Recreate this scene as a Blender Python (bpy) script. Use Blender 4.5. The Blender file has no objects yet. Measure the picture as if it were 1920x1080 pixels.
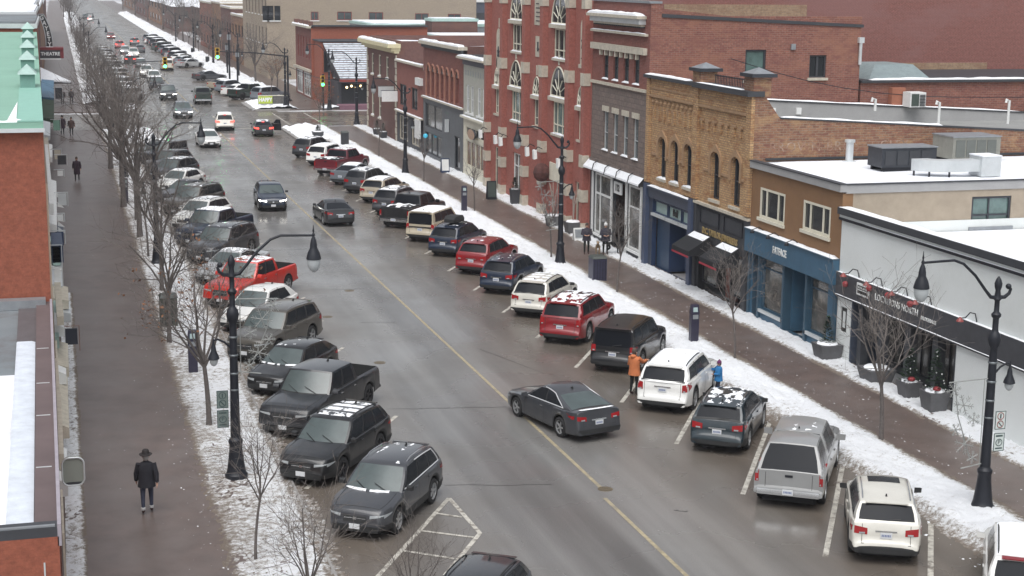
import bpy, bmesh, math, random
import numpy as np
from mathutils import Vector, Matrix, noise
random.seed(7)
R_ = math.radians
scene = bpy.context.scene
col = scene.collection
W, H = 1920.0, 1080.0
# ---------- camera ----------
CF, CYAW, CPIT, CROL, CH = 2921.454, 0.2829743, 0.1964334, 0.0111777, 14.9376
def cam_axes():
    f = Vector((math.sin(CYAW)*math.cos(CPIT), math.cos(CYAW)*math.cos(CPIT), -math.sin(CPIT)))
    r = Vector((math.cos(CYAW), -math.sin(CYAW), 0)); u = r.cross(f)
    c, s = math.cos(CROL), math.sin(CROL)
    return c*r+s*u, -s*r+c*u, f
cr, cu, cf = cam_axes()
cam = bpy.data.cameras.new('camera'); co = bpy.data.objects.new('camera', cam); col.objects.link(co)
co.matrix_world = Matrix(((cr.x, cu.x, -cf.x, 0), (cr.y, cu.y, -cf.y, 0), (cr.z, cu.z, -cf.z, CH), (0, 0, 0, 1)))
cam.sensor_width = 36.0; cam.lens = 36.0*CF/W; cam.clip_start = .5; cam.clip_end = 6000
scene.camera = co
# measuring helpers: the photograph's points turned into metres on the ground or on a wall plane
def ray(px, py): return cr*((px-960)/CF) + cu*(-(py-540)/CF) + cf
def G(px, py, z=0.0):
    d = ray(px, py); t = (z-CH)/d.z; return (d.x*t, d.y*t)
def FX(px, py, X=29.6):
    d = ray(px, py); t = X/d.x; return (d.y*t, d.z*t+CH)
# ---------- materials ----------
MATS = {}
def nodes_of(m): m.use_nodes = True; nt = m.node_tree; return nt, nt.nodes, nt.links
def mat(name, c, rough=.6, metal=0., var=.12, vscale=3., bump=0., bscale=20., coat=0., emit=0., spec=.5, space='Object', dirt=None, dscale=1.2, dthr=.55, dw=.1):
    if name in MATS: return MATS[name]
    m = bpy.data.materials.new(name); nt, N, L = nodes_of(m); b = N['Principled BSDF']
    b.inputs['Roughness'].default_value = rough; b.inputs['Metallic'].default_value = metal
    b.inputs['Specular IOR Level'].default_value = spec
    if coat: b.inputs['Coat Weight'].default_value = coat; b.inputs['Coat Roughness'].default_value = .06
    if space == 'Object': tc = N.new('ShaderNodeTexCoord').outputs['Object']
    else: tc = N.new('ShaderNodeNewGeometry').outputs['Position']
    c4 = (*c, 1)
    out = None
    if var:
        n = N.new('ShaderNodeTexNoise'); n.inputs['Scale'].default_value = vscale; n.inputs['Detail'].default_value = 5
        n.inputs['Roughness'].default_value = .65
        L.new(tc, n.inputs['Vector'])
        r = N.new('ShaderNodeMapRange'); r.inputs['From Min'].default_value = .3; r.inputs['From Max'].default_value = .7
        r.inputs['To Min'].default_value = 1-var; r.inputs['To Max'].default_value = 1+var
        L.new(n.outputs['Fac'], r.inputs['Value'])
        mx = N.new('ShaderNodeVectorMath'); mx.operation = 'SCALE'; mx.inputs[0].default_value = c
        L.new(r.outputs['Result'], mx.inputs['Scale']); out = mx.outputs['Vector']
    if dirt:
        n = N.new('ShaderNodeTexNoise'); n.inputs['Scale'].default_value = dscale; n.inputs['Detail'].default_value = 6
        n.inputs['Roughness'].default_value = .7
        L.new(tc, n.inputs['Vector'])
        r = N.new('ShaderNodeMapRange'); r.inputs['From Min'].default_value = dthr-dw; r.inputs['From Max'].default_value = dthr+dw
        L.new(n.outputs['Fac'], r.inputs['Value'])
        mm = N.new('ShaderNodeMixRGB'); mm.inputs['Color1'].default_value = c4; mm.inputs['Color2'].default_value = (*dirt, 1)
        if out: L.new(out, mm.inputs['Color1'])
        L.new(r.outputs['Result'], mm.inputs['Fac']); out = mm.outputs['Color']
    if out: L.new(out, b.inputs['Base Color'])
    else: b.inputs['Base Color'].default_value = c4
    if bump:
        n = N.new('ShaderNodeTexNoise'); n.inputs['Scale'].default_value = bscale; n.inputs['Detail'].default_value = 4
        L.new(tc, n.inputs['Vector']); bp = N.new('ShaderNodeBump'); bp.inputs['Strength'].default_value = bump
        bp.inputs['Distance'].default_value = .05
        L.new(n.outputs['Fac'], bp.inputs['Height']); L.new(bp.outputs['Normal'], b.inputs['Normal'])
    if emit:
        b.inputs['Emission Color'].default_value = c4; b.inputs['Emission Strength'].default_value = emit
    MATS[name] = m; return m
def brick(name, c1, c2, mortar, patch=None, bw=.22, rh=.075, ms=.012, pscale=.35, patch2=None, rough=.85, off=.5):
    if name in MATS: return MATS[name]
    m = bpy.data.materials.new(name); nt, N, L = nodes_of(m); b = N['Principled BSDF']; b.inputs['Roughness'].default_value = rough
    g = N.new('ShaderNodeNewGeometry'); sp = N.new('ShaderNodeSeparateXYZ'); L.new(g.outputs['Position'], sp.inputs[0])
    ad = N.new('ShaderNodeMath'); ad.operation = 'ADD'; L.new(sp.outputs['X'], ad.inputs[0]); L.new(sp.outputs['Y'], ad.inputs[1])
    cb = N.new('ShaderNodeCombineXYZ'); L.new(ad.outputs[0], cb.inputs['X']); L.new(sp.outputs['Z'], cb.inputs['Y'])
    t = N.new('ShaderNodeTexBrick'); L.new(cb.outputs[0], t.inputs['Vector'])
    t.inputs['Scale'].default_value = 1; t.inputs['Brick Width'].default_value = bw; t.inputs['Row Height'].default_value = rh
    t.inputs['Mortar Size'].default_value = ms; t.inputs['Mortar Smooth'].default_value = .3; t.offset = off
    t.inputs['Color1'].default_value = (*c1, 1); t.inputs['Color2'].default_value = (*c2, 1); t.inputs['Mortar'].default_value = (*mortar, 1)
    out = t.outputs['Color']
    n = N.new('ShaderNodeTexNoise'); n.inputs['Scale'].default_value = 7; n.inputs['Detail'].default_value = 6; n.inputs['Roughness'].default_value = .75
    L.new(g.outputs['Position'], n.inputs['Vector'])
    r = N.new('ShaderNodeMapRange'); r.inputs['From Min'].default_value = .3; r.inputs['From Max'].default_value = .7
    r.inputs['To Min'].default_value = .72; r.inputs['To Max'].default_value = 1.28; L.new(n.outputs['Fac'], r.inputs['Value'])
    v = N.new('ShaderNodeVectorMath'); v.operation = 'SCALE'; L.new(out, v.inputs[0]); L.new(r.outputs['Result'], v.inputs['Scale']); out = v.outputs['Vector']
    for k, pc in enumerate([patch, patch2]):
        if not pc: continue
        n = N.new('ShaderNodeTexNoise'); n.inputs['Scale'].default_value = pscale*(1+3*k); n.inputs['Detail'].default_value = 8; n.inputs['Roughness'].default_value = .7
        mp = N.new('ShaderNodeMapping'); mp.inputs['Scale'].default_value = (1, 1, 2.2); mp.inputs['Location'].default_value = (k*7, 3, 1)
        L.new(g.outputs['Position'], mp.inputs[0]); L.new(mp.outputs[0], n.inputs['Vector'])
        r = N.new('ShaderNodeMapRange'); r.inputs['From Min'].default_value = .5; r.inputs['From Max'].default_value = .62; r.inputs['To Max'].default_value = .75
        L.new(n.outputs['Fac'], r.inputs['Value'])
        mm = N.new('ShaderNodeMixRGB'); L.new(r.outputs['Result'], mm.inputs['Fac']); L.new(out, mm.inputs['Color1']); mm.inputs['Color2'].default_value = (*pc, 1)
        out = mm.outputs['Color']
    L.new(out, b.inputs['Base Color'])
    bp = N.new('ShaderNodeBump'); bp.inputs['Strength'].default_value = .5; bp.inputs['Distance'].default_value = .02
    L.new(t.outputs['Fac'], bp.inputs['Height']); bp.invert = True; L.new(bp.outputs['Normal'], b.inputs['Normal'])
    MATS[name] = m; return m
def pick(k): return MATS[k]
# ---------- mesh builder ----------
class MB:
    def __init__(s): s.v = []; s.f = []; s.m = []; s.mats = []
    def mi(s, m):
        if m not in s.mats: s.mats.append(m)
        return s.mats.index(m)
    def add(s, vs, fs, m):
        k = len(s.v); s.v += [tuple(v) for v in vs]; i = s.mi(m)
        for f in fs: s.f.append(tuple(a+k for a in f)); s.m.append(i)
        return s
    def box(s, x0, x1, y0, y1, z0, z1, m):
        if x0 > x1: x0, x1 = x1, x0
        if y0 > y1: y0, y1 = y1, y0
        if z0 > z1: z0, z1 = z1, z0
        vs = [(x0,y0,z0),(x1,y0,z0),(x1,y1,z0),(x0,y1,z0),(x0,y0,z1),(x1,y0,z1),(x1,y1,z1),(x0,y1,z1)]
        return s.add(vs, [(0,3,2,1),(4,5,6,7),(0,1,5,4),(1,2,6,5),(2,3,7,6),(3,0,4,7)], m)
    def hexa(s, vs, m): return s.add(vs, [(0,3,2,1),(4,5,6,7),(0,1,5,4),(1,2,6,5),(2,3,7,6),(3,0,4,7)], m)
    def tube(s, pts, rs, m, n=6, cap=True):
        pts = [Vector(p) for p in pts]; k = len(pts)
        if not hasattr(rs, '__len__'): rs = [rs]*k
        vs = []; fs = []
        up = None
        for i, p in enumerate(pts):
            t = (pts[min(i+1, k-1)]-pts[max(i-1, 0)])
            if t.length < 1e-9: t = Vector((0, 0, 1))
            t.normalize()
            if up is None:
                a = Vector((1, 0, 0)) if abs(t.x) < .8 else Vector((0, 1, 0))
            else: a = up
            b1 = (a - t*a.dot(t));
            if b1.length < 1e-6: b1 = t.orthogonal()
            b1.normalize(); b2 = t.cross(b1); up = b1
            for j in range(n):
                an = 2*math.pi*j/n; vs.append(p+(b1*math.cos(an)+b2*math.sin(an))*rs[i])
        for i in range(k-1):
            for j in range(n):
                a = i*n+j; b = i*n+(j+1) % n; fs.append((a, b, b+n, a+n))
        if cap and n > 2: fs.append(tuple(range(n-1, -1, -1))); fs.append(tuple((k-1)*n+j for j in range(n)))
        return s.add(vs, fs, m)
    def lathe(s, prof, c, m, n=14, sx=1, sy=1):
        vs = []; fs = []
        for r, z in prof:
            for j in range(n):
                a = 2*math.pi*j/n; vs.append((c[0]+r*math.cos(a)*sx, c[1]+r*math.sin(a)*sy, c[2]+z))
        for i in range(len(prof)-1):
            for j in range(n):
                a = i*n+j; b = i*n+(j+1) % n; fs.append((a, b, b+n, a+n))
        fs.append(tuple(range(n-1, -1, -1))); fs.append(tuple((len(prof)-1)*n+j for j in range(n)))
        return s.add(vs, fs, m)
    def ball(s, c, r, m, n=10, k=6, sz=1.):
        prof = [(max(.001, r*math.sin(math.pi*i/k)), -r*sz*math.cos(math.pi*i/k)) for i in range(k+1)]
        return s.lathe(prof, c, m, n)
    def grid(s, P, m, keep=None):
        """P: rows of points; m material or fn(i,j)->material or None"""
        k = len(s.v); nr = len(P); nc = len(P[0])
        for row in P: s.v += [tuple(p) for p in row]
        for i in range(nr-1):
            for j in range(nc-1):
                mm = m(i, j) if callable(m) else m
                if mm is None: continue
                s.f.append((k+i*nc+j, k+i*nc+j+1, k+(i+1)*nc+j+1, k+(i+1)*nc+j)); s.m.append(s.mi(mm))
        return s
    def build(s, name, parent=None, org=(0, 0, 0), smooth=False, loc=None, weld=False):
        me = bpy.data.meshes.new(name); o_ = Vector(org)
        used = s.v
        me.from_pydata([(v[0]-o_.x, v[1]-o_.y, v[2]-o_.z) for v in used], [], s.f)
        for m in s.mats: me.materials.append(m)
        me.polygons.foreach_set('material_index', s.m)
        bm = bmesh.new(); bm.from_mesh(me)
        if weld: bmesh.ops.remove_doubles(bm, verts=bm.verts, dist=.0005)
        loose = [v for v in bm.verts if not v.link_faces]
        bmesh.ops.delete(bm, geom=loose, context='VERTS')
        bmesh.ops.recalc_face_normals(bm, faces=bm.faces)
        bm.to_mesh(me); bm.free()
        if smooth:
            me.polygons.foreach_set('use_smooth', [True]*len(me.polygons))
            me.set_sharp_from_angle(angle=R_(smooth if smooth is not True else 40))
        me.update()
        o = bpy.data.objects.new(name, me); col.objects.link(o)
        if parent: o.parent = parent
        if loc is not None: o.location = loc
        return o
def tag(o, label=None, cat=None, group=None, kind=None):
    if label: o['label'] = label
    if cat: o['category'] = cat
    if group: o['group'] = group
    if kind: o['kind'] = kind
    return o
def thing(name, label, cat, loc=(0, 0, 0), rz=0, group=None):
    o = bpy.data.objects.new(name, None); col.objects.link(o); o.location = loc; o.rotation_euler = (0, 0, rz)
    o.empty_display_size = .2
    return tag(o, label, cat, group)
def copy_tree(o, parent=None):
    c = o.copy(); col.objects.link(c)
    if parent: c.parent = parent
    for ch in [x for x in bpy.data.objects if x.parent == o]: copy_tree(ch, c)
    return c
def struct(name, mb, **k): o = mb.build(name, **k); o['kind'] = 'structure'; return o
def text(name, s, m, parent, org, center, size, face='x', sx=1., ext=.012, spacing=1., bold=0., rot=0.):
    cu_ = bpy.data.curves.new(name, 'FONT'); cu_.body = s; cu_.size = size; cu_.extrude = ext; cu_.align_x = 'CENTER'; cu_.align_y = 'CENTER'
    cu_.space_character = spacing; cu_.offset = bold; cu_.resolution_u = 2
    to = bpy.data.objects.new(name, cu_); col.objects.link(to)
    dg = bpy.context.evaluated_depsgraph_get(); me = bpy.data.meshes.new_from_object(to.evaluated_get(dg))
    bpy.data.objects.remove(to)
    if face == 'x': A = Matrix(((0, 0, -1, 0), (-1, 0, 0, 0), (0, 1, 0, 0), (0, 0, 0, 1)))
    elif face == 'y': A = Matrix(((1, 0, 0, 0), (0, 0, -1, 0), (0, 1, 0, 0), (0, 0, 0, 1)))
    c = Vector(center)-Vector(org)
    me.transform(Matrix.Translation(c) @ A @ Matrix.Rotation(rot, 4, 'Z') @ Matrix.Diagonal((sx, 1, 1, 1)))
    me.materials.clear(); me.materials.append(m)
    o = bpy.data.objects.new(name, me); col.objects.link(o)
    if parent: o.parent = parent
    return o
# plane mapping for walls: plane 'x' = street front (depth grows with +X), plane 'y' = side wall facing -Y
def PM(plane, c):
    if plane == 'x': return lambda a, z, d: (c+d, a, z)
    return lambda a, z, d: (a, c+d, z)
def pbox(mb, P, a0, a1, z0, z1, d0, d1, m):
    p = P(a0, z0, d0); q = P(a1, z1, d1)
    return mb.box(p[0], q[0], p[1], q[1], p[2], q[2], m)
def wall(mb, P, a0, a1, z0, z1, ops, m, depth=.22, mrev=None):
    """flat wall with rectangular openings and their reveals"""
    ops = [(min(o[0], o[1]), max(o[0], o[1]), o[2], o[3]) for o in ops]
    As = sorted(set([a0, a1]+[o[0] for o in ops]+[o[1] for o in ops])); Zs = sorted(set([z0, z1]+[o[2] for o in ops]+[o[3] for o in ops]))
    As = [a for a in As if a0-1e-6 <= a <= a1+1e-6]; Zs = [z for z in Zs if z0-1e-6 <= z <= z1+1e-6]
    for i in range(len(As)-1):
        for j in range(len(Zs)-1):
            ac, zc = (As[i]+As[i+1])/2, (Zs[j]+Zs[j+1])/2
            if any(o[0] < ac < o[1] and o[2] < zc < o[3] for o in ops): continue
            mb.add([P(As[i], Zs[j], 0), P(As[i+1], Zs[j], 0), P(As[i+1], Zs[j+1], 0), P(As[i], Zs[j+1], 0)], [(0, 1, 2, 3)], m)
    for o in ops:
        A0, A1, Z0, Z1 = o
        for q in ([(A0,Z0),(A0,Z1)], [(A1,Z0),(A1,Z1)], [(A0,Z0),(A1,Z0)], [(A0,Z1),(A1,Z1)]):
            (a, z), (b, w) = q
            mb.add([P(a, z, 0), P(b, w, 0), P(b, w, depth), P(a, z, depth)], [(0, 1, 2, 3)], mrev or m)
def window(parent, org, P, a0, a1, z0, z1, fm, gm, nv=0, hs=(), fw=.07, depth=.14, bw=None, sill=None, snow=False, vs=None, back=.03, lab=None):
    if a0 > a1: a0, a1 = a1, a0
    bw = bw or fw*.7; mb = MB(); d0, d1 = depth-.06, depth
    pbox(mb, P, a0, a0+fw, z0, z1, d0, d1, fm); pbox(mb, P, a1-fw, a1, z0, z1, d0, d1, fm)
    pbox(mb, P, a0+fw, a1-fw, z0, z0+fw, d0, d1, fm); pbox(mb, P, a0+fw, a1-fw, z1-fw, z1, d0, d1, fm)
    for k in range(nv):
        a = a0+(a1-a0)*(k+1)/(nv+1) if vs is None else a0+(a1-a0)*vs[k]
        pbox(mb, P, a-bw/2, a+bw/2, z0+fw, z1-fw, d0+.01, d1-.005, fm)
    for h in hs:
        z = z0+(z1-z0)*h; pbox(mb, P, a0+fw, a1-fw, z-bw/2, z+bw/2, d0+.012, d1-.003, fm)
    if sill: pbox(mb, P, a0-.1, a1+.1, z0-.14, z0-.002, -.1, depth-.07, sill)
    w = mb.build('window', parent, org)
    if lab: w['label'] = lab
    p = MB(); d = depth+back-.02
    p.add([P(a0+.01, z0+.01, d), P(a1-.01, z0+.01, d), P(a1-.01, z1-.01, d), P(a0+.01, z1-.01, d)], [(0, 1, 2, 3)], gm); p.build('pane', w, org)
    if snow:
        sm = MB(); n = 6; A = a1-a0
        rows = []
        for j, (dd, hh) in enumerate([(-.10, 0), (-.09, .08), (-.03, .12), (.05, .10), (.07, 0)]):
            rows.append([P(a0-.06+(A+.12)*i/n, z0+.0+hh*(.5+.5*random.random())*(0 if i in (0, n) else 1), dd) for i in range(n+1)])
        sm.grid(rows, pick('snow')); sm.build('snow_patch', w, org, smooth=60)
    return w
# ---------- material set ----------
mat('snow', (.82, .84, .87), .75, var=.06, vscale=4, bump=.35, bscale=9, space='W', spec=.2)
mat('roof_snow', (.80, .82, .86), .8, var=.05, vscale=.8, bump=.15, bscale=4, space='W', spec=.2, dirt=(.55, .57, .62), dscale=.5, dthr=.62, dw=.12)
mat('sidewalk', (.118, .088, .077), .36, var=.26, vscale=.9, space='W', bump=.1, bscale=40, dirt=(.145, .120, .110), dscale=.35, dthr=.56, dw=.14)
mat('kerb', (.27, .26, .25), .7, var=.2, space='W')
mat('dirt', (.17, .14, .11), .9, var=.35, vscale=6, space='W', bump=.4, bscale=18)
mat('black_metal', (.014, .016, .022), .45, 0, var=.2, vscale=2, spec=.35)
mat('dark_metal', (.045, .05, .06), .45, .3, var=.15)
mat('grey_metal', (.30, .32, .34), .45, .5, var=.12)
mat('light_metal', (.62, .65, .66), .4, .4, var=.08, vscale=1.5)
mat('white_paint', (.72, .73, .72), .55, var=.06)
mat('cream_paint', (.66, .63, .52), .65, var=.08, vscale=2)
mat('stone', (.50, .46, .38), .8, var=.16, vscale=4, space='W', bump=.2)
mat('globe', (.42, .45, .46), .25, var=0, spec=.6)
mat('glass_dark', (.022, .026, .030), .06, var=0, spec=.8)
mat('glass_mid', (.07, .085, .09), .08, var=.3, vscale=1.2, spec=.8, space='W')
mat('glass_green', (.10, .16, .15), .08, var=.3, vscale=1.5, spec=.8, space='W')
mat('glass_shop', (.085, .085, .08), .1, var=.6, vscale=1.3, spec=.6, space='W', dirt=(.22, .2, .17), dscale=1.6, dthr=.6, dw=.08)
mat('curtain', (.28, .33, .33), .7, var=.2, space='W')
mat('asphalt_roof', (.11, .115, .125), .85, var=.1, vscale=1, space='W')
mat('membrane', (.17, .195, .21), .7, var=.12, vscale=.6, space='W', dirt=(.12, .11, .115), dscale=.4)
mat('membrane_brown', (.115, .085, .085), .7, var=.15, vscale=.8, space='W')
mat('grey_stucco', (.33, .33, .33), .85, var=.08, vscale=1.2, space='W')
mat('white_stucco', (.72, .75, .745), .8, var=.035, vscale=.7, space='W', dirt=(.60, .625, .61), dscale=.35, dthr=.55, dw=.2)
mat('brown_stucco', (.225, .125, .062), .85, var=.08, vscale=1.5, space='W')
mat('tan_brick', (.34, .285, .22), .85, var=.1, vscale=2, space='W')
mat('green_copper', (.21, .385, .30), .6, var=.07, vscale=.6, space='W')
mat('copper_pale', (.36, .50, .46), .65, var=.1, space='W')
mat('blue_paint', (.045, .115, .185), .5, var=.1, vscale=2, space='W')
mat('blue_dark', (.022, .042, .095), .45, var=.12, vscale=2, space='W')
mat('navy_paint', (.05, .062, .09), .5, var=.1, space='W')
mat('charcoal', (.042, .045, .052), .6, var=.12, vscale=2, space='W')
mat('sign_band', (.05, .052, .06), .5, var=.15, space='W')
mat('gold', (.40, .29, .12), .4, .4, var=.1)
mat('letter_white', (.75, .77, .76), .5, var=0)
mat('letter_black', (.02, .02, .02), .5, var=0)
mat('red_awning', (.35, .03, .05), .7, var=.1)
mat('black_cloth', (.012, .013, .016), .8, var=.1)
mat('red_fixture', (.24, .05, .045), .4, var=.1)
mat('bark', (.115, .10, .093), .9, var=.25, vscale=9, bump=.4, bscale=30)
mat('bark_dark', (.055, .045, .042), .9, var=.25, vscale=9)
mat('twig', (.145, .128, .118), .9, var=.2, vscale=6)
mat('dead_leaf', (.20, .095, .05), .85, var=.35, vscale=5)
mat('evergreen', (.028, .055, .03), .8, var=.4, vscale=12)
mat('red_ribbon', (.26, .03, .035), .5, var=.2)
mat('planter_grey', (.10, .10, .105), .7, var=.12)
mat('wood', (.25, .15, .08), .7, var=.2)
mat('signal_yellow', (.62, .36, .03), .5, var=.08)
mat('lamp_green', (.1, .95, .55), .4, var=0, emit=3.)
mat('lamp_amber_off', (.16, .05, .01), .4, var=0)
mat('teal_glow', (.04, .38, .55), .4, var=0, emit=.5)
mat('warm_glow', (1., .72, .35), .4, var=0, emit=3.5)
mat('window_red', (.24, .055, .05), .6, var=.1)
brick('brick_masonic', (.31, .098, .076), (.345, .110, .085), (.30, .125, .10), rough=.8)
brick('brick_red', (.21, .066, .052), (.17, .055, .044), (.24, .13, .11), patch=(.23, .085, .065), patch2=(.17, .06, .046))
brick('brick_side', (.18, .062, .048), (.27, .105, .075), (.25, .16, .13), patch=(.29, .135, .09), patch2=(.19, .075, .062), pscale=.22, bw=.3, rh=.1, ms=.014)
brick('brick_big', (.235, .085, .072), (.20, .072, .06), (.26, .14, .12), patch=(.25, .125, .115), pscale=.12)
brick('brick_tan', (.54, .35, .18), (.38, .21, .105), (.26, .18, .11), patch=(.27, .12, .05), patch2=(.48, .31, .15), bw=.26, rh=.11, ms=.022, pscale=.8)
brick('brick_brown', (.16, .07, .045), (.29, .15, .085), (.24, .17, .12), patch=(.36, .225, .12), patch2=(.18, .07, .05), pscale=.45, bw=.32, rh=.11, ms=.02)
brick('stone_block', (.20, .155, .135), (.165, .13, .115), (.13, .105, .095), bw=.75, rh=.28, ms=.025, rough=.9)
brick('brick_dark', (.14, .058, .048), (.115, .05, .045), (.16, .10, .085), patch=(.17, .08, .06))
brick('brick_orange', (.33, .095, .055), (.30, .085, .05), (.30, .11, .07))
brick('brick_buff', (.42, .315, .21), (.38, .28, .18), (.40, .31, .22), patch=(.36, .25, .17), pscale=.15)
brick('brick_cream', (.34, .28, .215), (.37, .305, .235), (.32, .27, .21), patch=(.30, .25, .2), pscale=.3)
brick('brick_rust', (.275, .085, .05), (.25, .077, .046), (.275, .085, .05), ms=.004)
# wet asphalt
def asphalt():
    m = bpy.data.materials.new('wet_asphalt'); nt, N, L = nodes_of(m); b = N['Principled BSDF']
    g = N.new('ShaderNodeNewGeometry')
    mp = N.new('ShaderNodeMapping'); mp.inputs['Scale'].default_value = (1, .07, 1); L.new(g.outputs['Position'], mp.inputs[0])
    n1 = N.new('ShaderNodeTexNoise'); n1.inputs['Scale'].default_value = .55; n1.inputs['Detail'].default_value = 6; n1.inputs['Roughness'].default_value = .55; L.new(mp.outputs[0], n1.inputs['Vector'])
    n2 = N.new('ShaderNodeTexNoise'); n2.inputs['Scale'].default_value = 30; n2.inputs['Detail'].default_value = 3; L.new(g.outputs['Position'], n2.inputs['Vector'])
    n3 = N.new('ShaderNodeTexNoise'); n3.inputs['Scale'].default_value = .22; n3.inputs['Detail'].default_value = 5; L.new(g.outputs['Position'], n3.inputs['Vector'])
    cr_ = N.new('ShaderNodeValToRGB'); cr_.color_ramp.elements[0].position = .33; cr_.color_ramp.elements[0].color = (.108, .103, .098, 1)
    cr_.color_ramp.elements[1].position = .68; cr_.color_ramp.elements[1].color = (.218, .214, .206, 1)
    L.new(n1.outputs['Fac'], cr_.inputs['Fac'])
    # browner and drier where the cars stand
    sp = N.new('ShaderNodeSeparateXYZ'); L.new(g.outputs['Position'], sp.inputs[0])
    ab = N.new('ShaderNodeMath'); ab.operation = 'SUBTRACT'; L.new(sp.outputs['X'], ab.inputs[0]); ab.inputs[1].default_value = 13.6
    ab2 = N.new('ShaderNodeMath'); ab2.operation = 'ABSOLUTE'; L.new(ab.outputs[0], ab2.inputs[0])
    ad = N.new('ShaderNodeMath'); ad.operation = 'MULTIPLY_ADD'; L.new(n3.outputs['Fac'], ad.inputs[0]); ad.inputs[1].default_value = 4.; L.new(ab2.outputs[0], ad.inputs[2])
    mr = N.new('ShaderNodeMapRange'); mr.inputs['From Min'].default_value = 3.8; mr.inputs['From Max'].default_value = 8.6; L.new(ad.outputs[0], mr.inputs['Value'])
    mpt = N.new('ShaderNodeMapping'); mpt.inputs['Scale'].default_value = (1.1, .008, 1); L.new(g.outputs['Position'], mpt.inputs[0])
    nt_ = N.new('ShaderNodeTexNoise'); nt_.inputs['Scale'].default_value = 1.; nt_.inputs['Detail'].default_value = 3; L.new(mpt.outputs[0], nt_.inputs['Vector'])
    mx = N.new('ShaderNodeMixRGB'); L.new(mr.outputs['Result'], mx.inputs['Fac']); L.new(cr_.outputs[0], mx.inputs['Color1']); mx.inputs['Color2'].default_value = (.128, .108, .090, 1)
    m2 = N.new('ShaderNodeMapRange'); m2.inputs['From Min'].default_value = .3; m2.inputs['From Max'].default_value = .7; m2.inputs['To Min'].default_value = .85; m2.inputs['To Max'].default_value = 1.15
    L.new(n2.outputs['Fac'], m2.inputs['Value']); vs = N.new('ShaderNodeVectorMath'); vs.operation = 'SCALE'; L.new(mx.outputs[0], vs.inputs[0]); m3 = N.new('ShaderNodeMapRange'); m3.inputs['From Min'].default_value = .35; m3.inputs['From Max'].default_value = .65; m3.inputs['To Min'].default_value = .86; m3.inputs['To Max'].default_value = 1.09; L.new(nt_.outputs['Fac'], m3.inputs['Value']); m4 = N.new('ShaderNodeMath'); m4.operation = 'MULTIPLY'; L.new(m2.outputs[0], m4.inputs[0]); L.new(m3.outputs[0], m4.inputs[1]); L.new(m4.outputs[0], vs.inputs['Scale'])
    L.new(vs.outputs[0], b.inputs['Base Color'])
    rr = N.new('ShaderNodeMapRange'); rr.inputs['From Min'].default_value = .35; rr.inputs['From Max'].default_value = .7; rr.inputs['To Min'].default_value = .16; rr.inputs['To Max'].default_value = .42
    L.new(n3.outputs['Fac'], rr.inputs['Value']); L.new(rr.outputs[0], b.inputs['Roughness'])
    bp = N.new('ShaderNodeBump'); bp.inputs['Strength'].default_value = .12; bp.inputs['Distance'].default_value = .01; L.new(n2.outputs['Fac'], bp.inputs['Height']); L.new(bp.outputs[0], b.inputs['Normal'])
    MATS['wet_asphalt'] = m
asphalt()
def verge_mat(name, thr, snowc, dirtc, sc=2.2):
    m = bpy.data.materials.new(name); nt, N, L = nodes_of(m); b = N['Principled BSDF']; b.inputs['Roughness'].default_value = .8
    g = N.new('ShaderNodeNewGeometry'); mp = N.new('ShaderNodeMapping'); mp.inputs['Scale'].default_value = (1, 1.3, 1); L.new(g.outputs['Position'], mp.inputs[0])
    n1 = N.new('ShaderNodeTexNoise'); n1.inputs['Scale'].default_value = sc; n1.inputs['Detail'].default_value = 9; n1.inputs['Roughness'].default_value = .85; L.new(mp.outputs[0], n1.inputs['Vector'])
    n2 = N.new('ShaderNodeTexNoise'); n2.inputs['Scale'].default_value = .35; n2.inputs['Detail'].default_value = 3; L.new(g.outputs['Position'], n2.inputs['Vector'])
    at = N.new('ShaderNodeAttribute'); at.attribute_name = 'cover'; at.attribute_type = 'GEOMETRY'
    a = N.new('ShaderNodeMath'); a.operation = 'ADD'; L.new(n1.outputs['Fac'], a.inputs[0]); L.new(at.outputs['Fac'], a.inputs[1])
    a2 = N.new('ShaderNodeMath'); a2.operation = 'MULTIPLY_ADD'; L.new(n2.outputs['Fac'], a2.inputs[0]); a2.inputs[1].default_value = .3; L.new(a.outputs[0], a2.inputs[2])
    mr = N.new('ShaderNodeMapRange'); mr.inputs['From Min'].default_value = thr-.10; mr.inputs['From Max'].default_value = thr+.08; L.new(a2.outputs[0], mr.inputs['Value'])
    mx = N.new('ShaderNodeValToRGB'); L.new(mr.outputs[0], mx.inputs['Fac']); mx.color_ramp.elements[0].color = (*dirtc, 1); mx.color_ramp.elements[1].color = (*snowc, 1); e_ = mx.color_ramp.elements.new(.45); e_.color = (.36, .335, .31, 1); e_ = mx.color_ramp.elements.new(.7); e_.color = (.62, .62, .62, 1)
    L.new(mx.outputs[0], b.inputs['Base Color'])
    bp = N.new('ShaderNodeBump'); bp.inputs['Strength'].default_value = .9; bp.inputs['Distance'].default_value = .09; L.new(n1.outputs['Fac'], bp.inputs['Height']); L.new(bp.outputs[0], b.inputs['Normal'])
    MATS[name] = m; return m
verge_mat('verge_snow', .64, (.80, .82, .85), (.19, .155, .125), 4.5)
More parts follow.
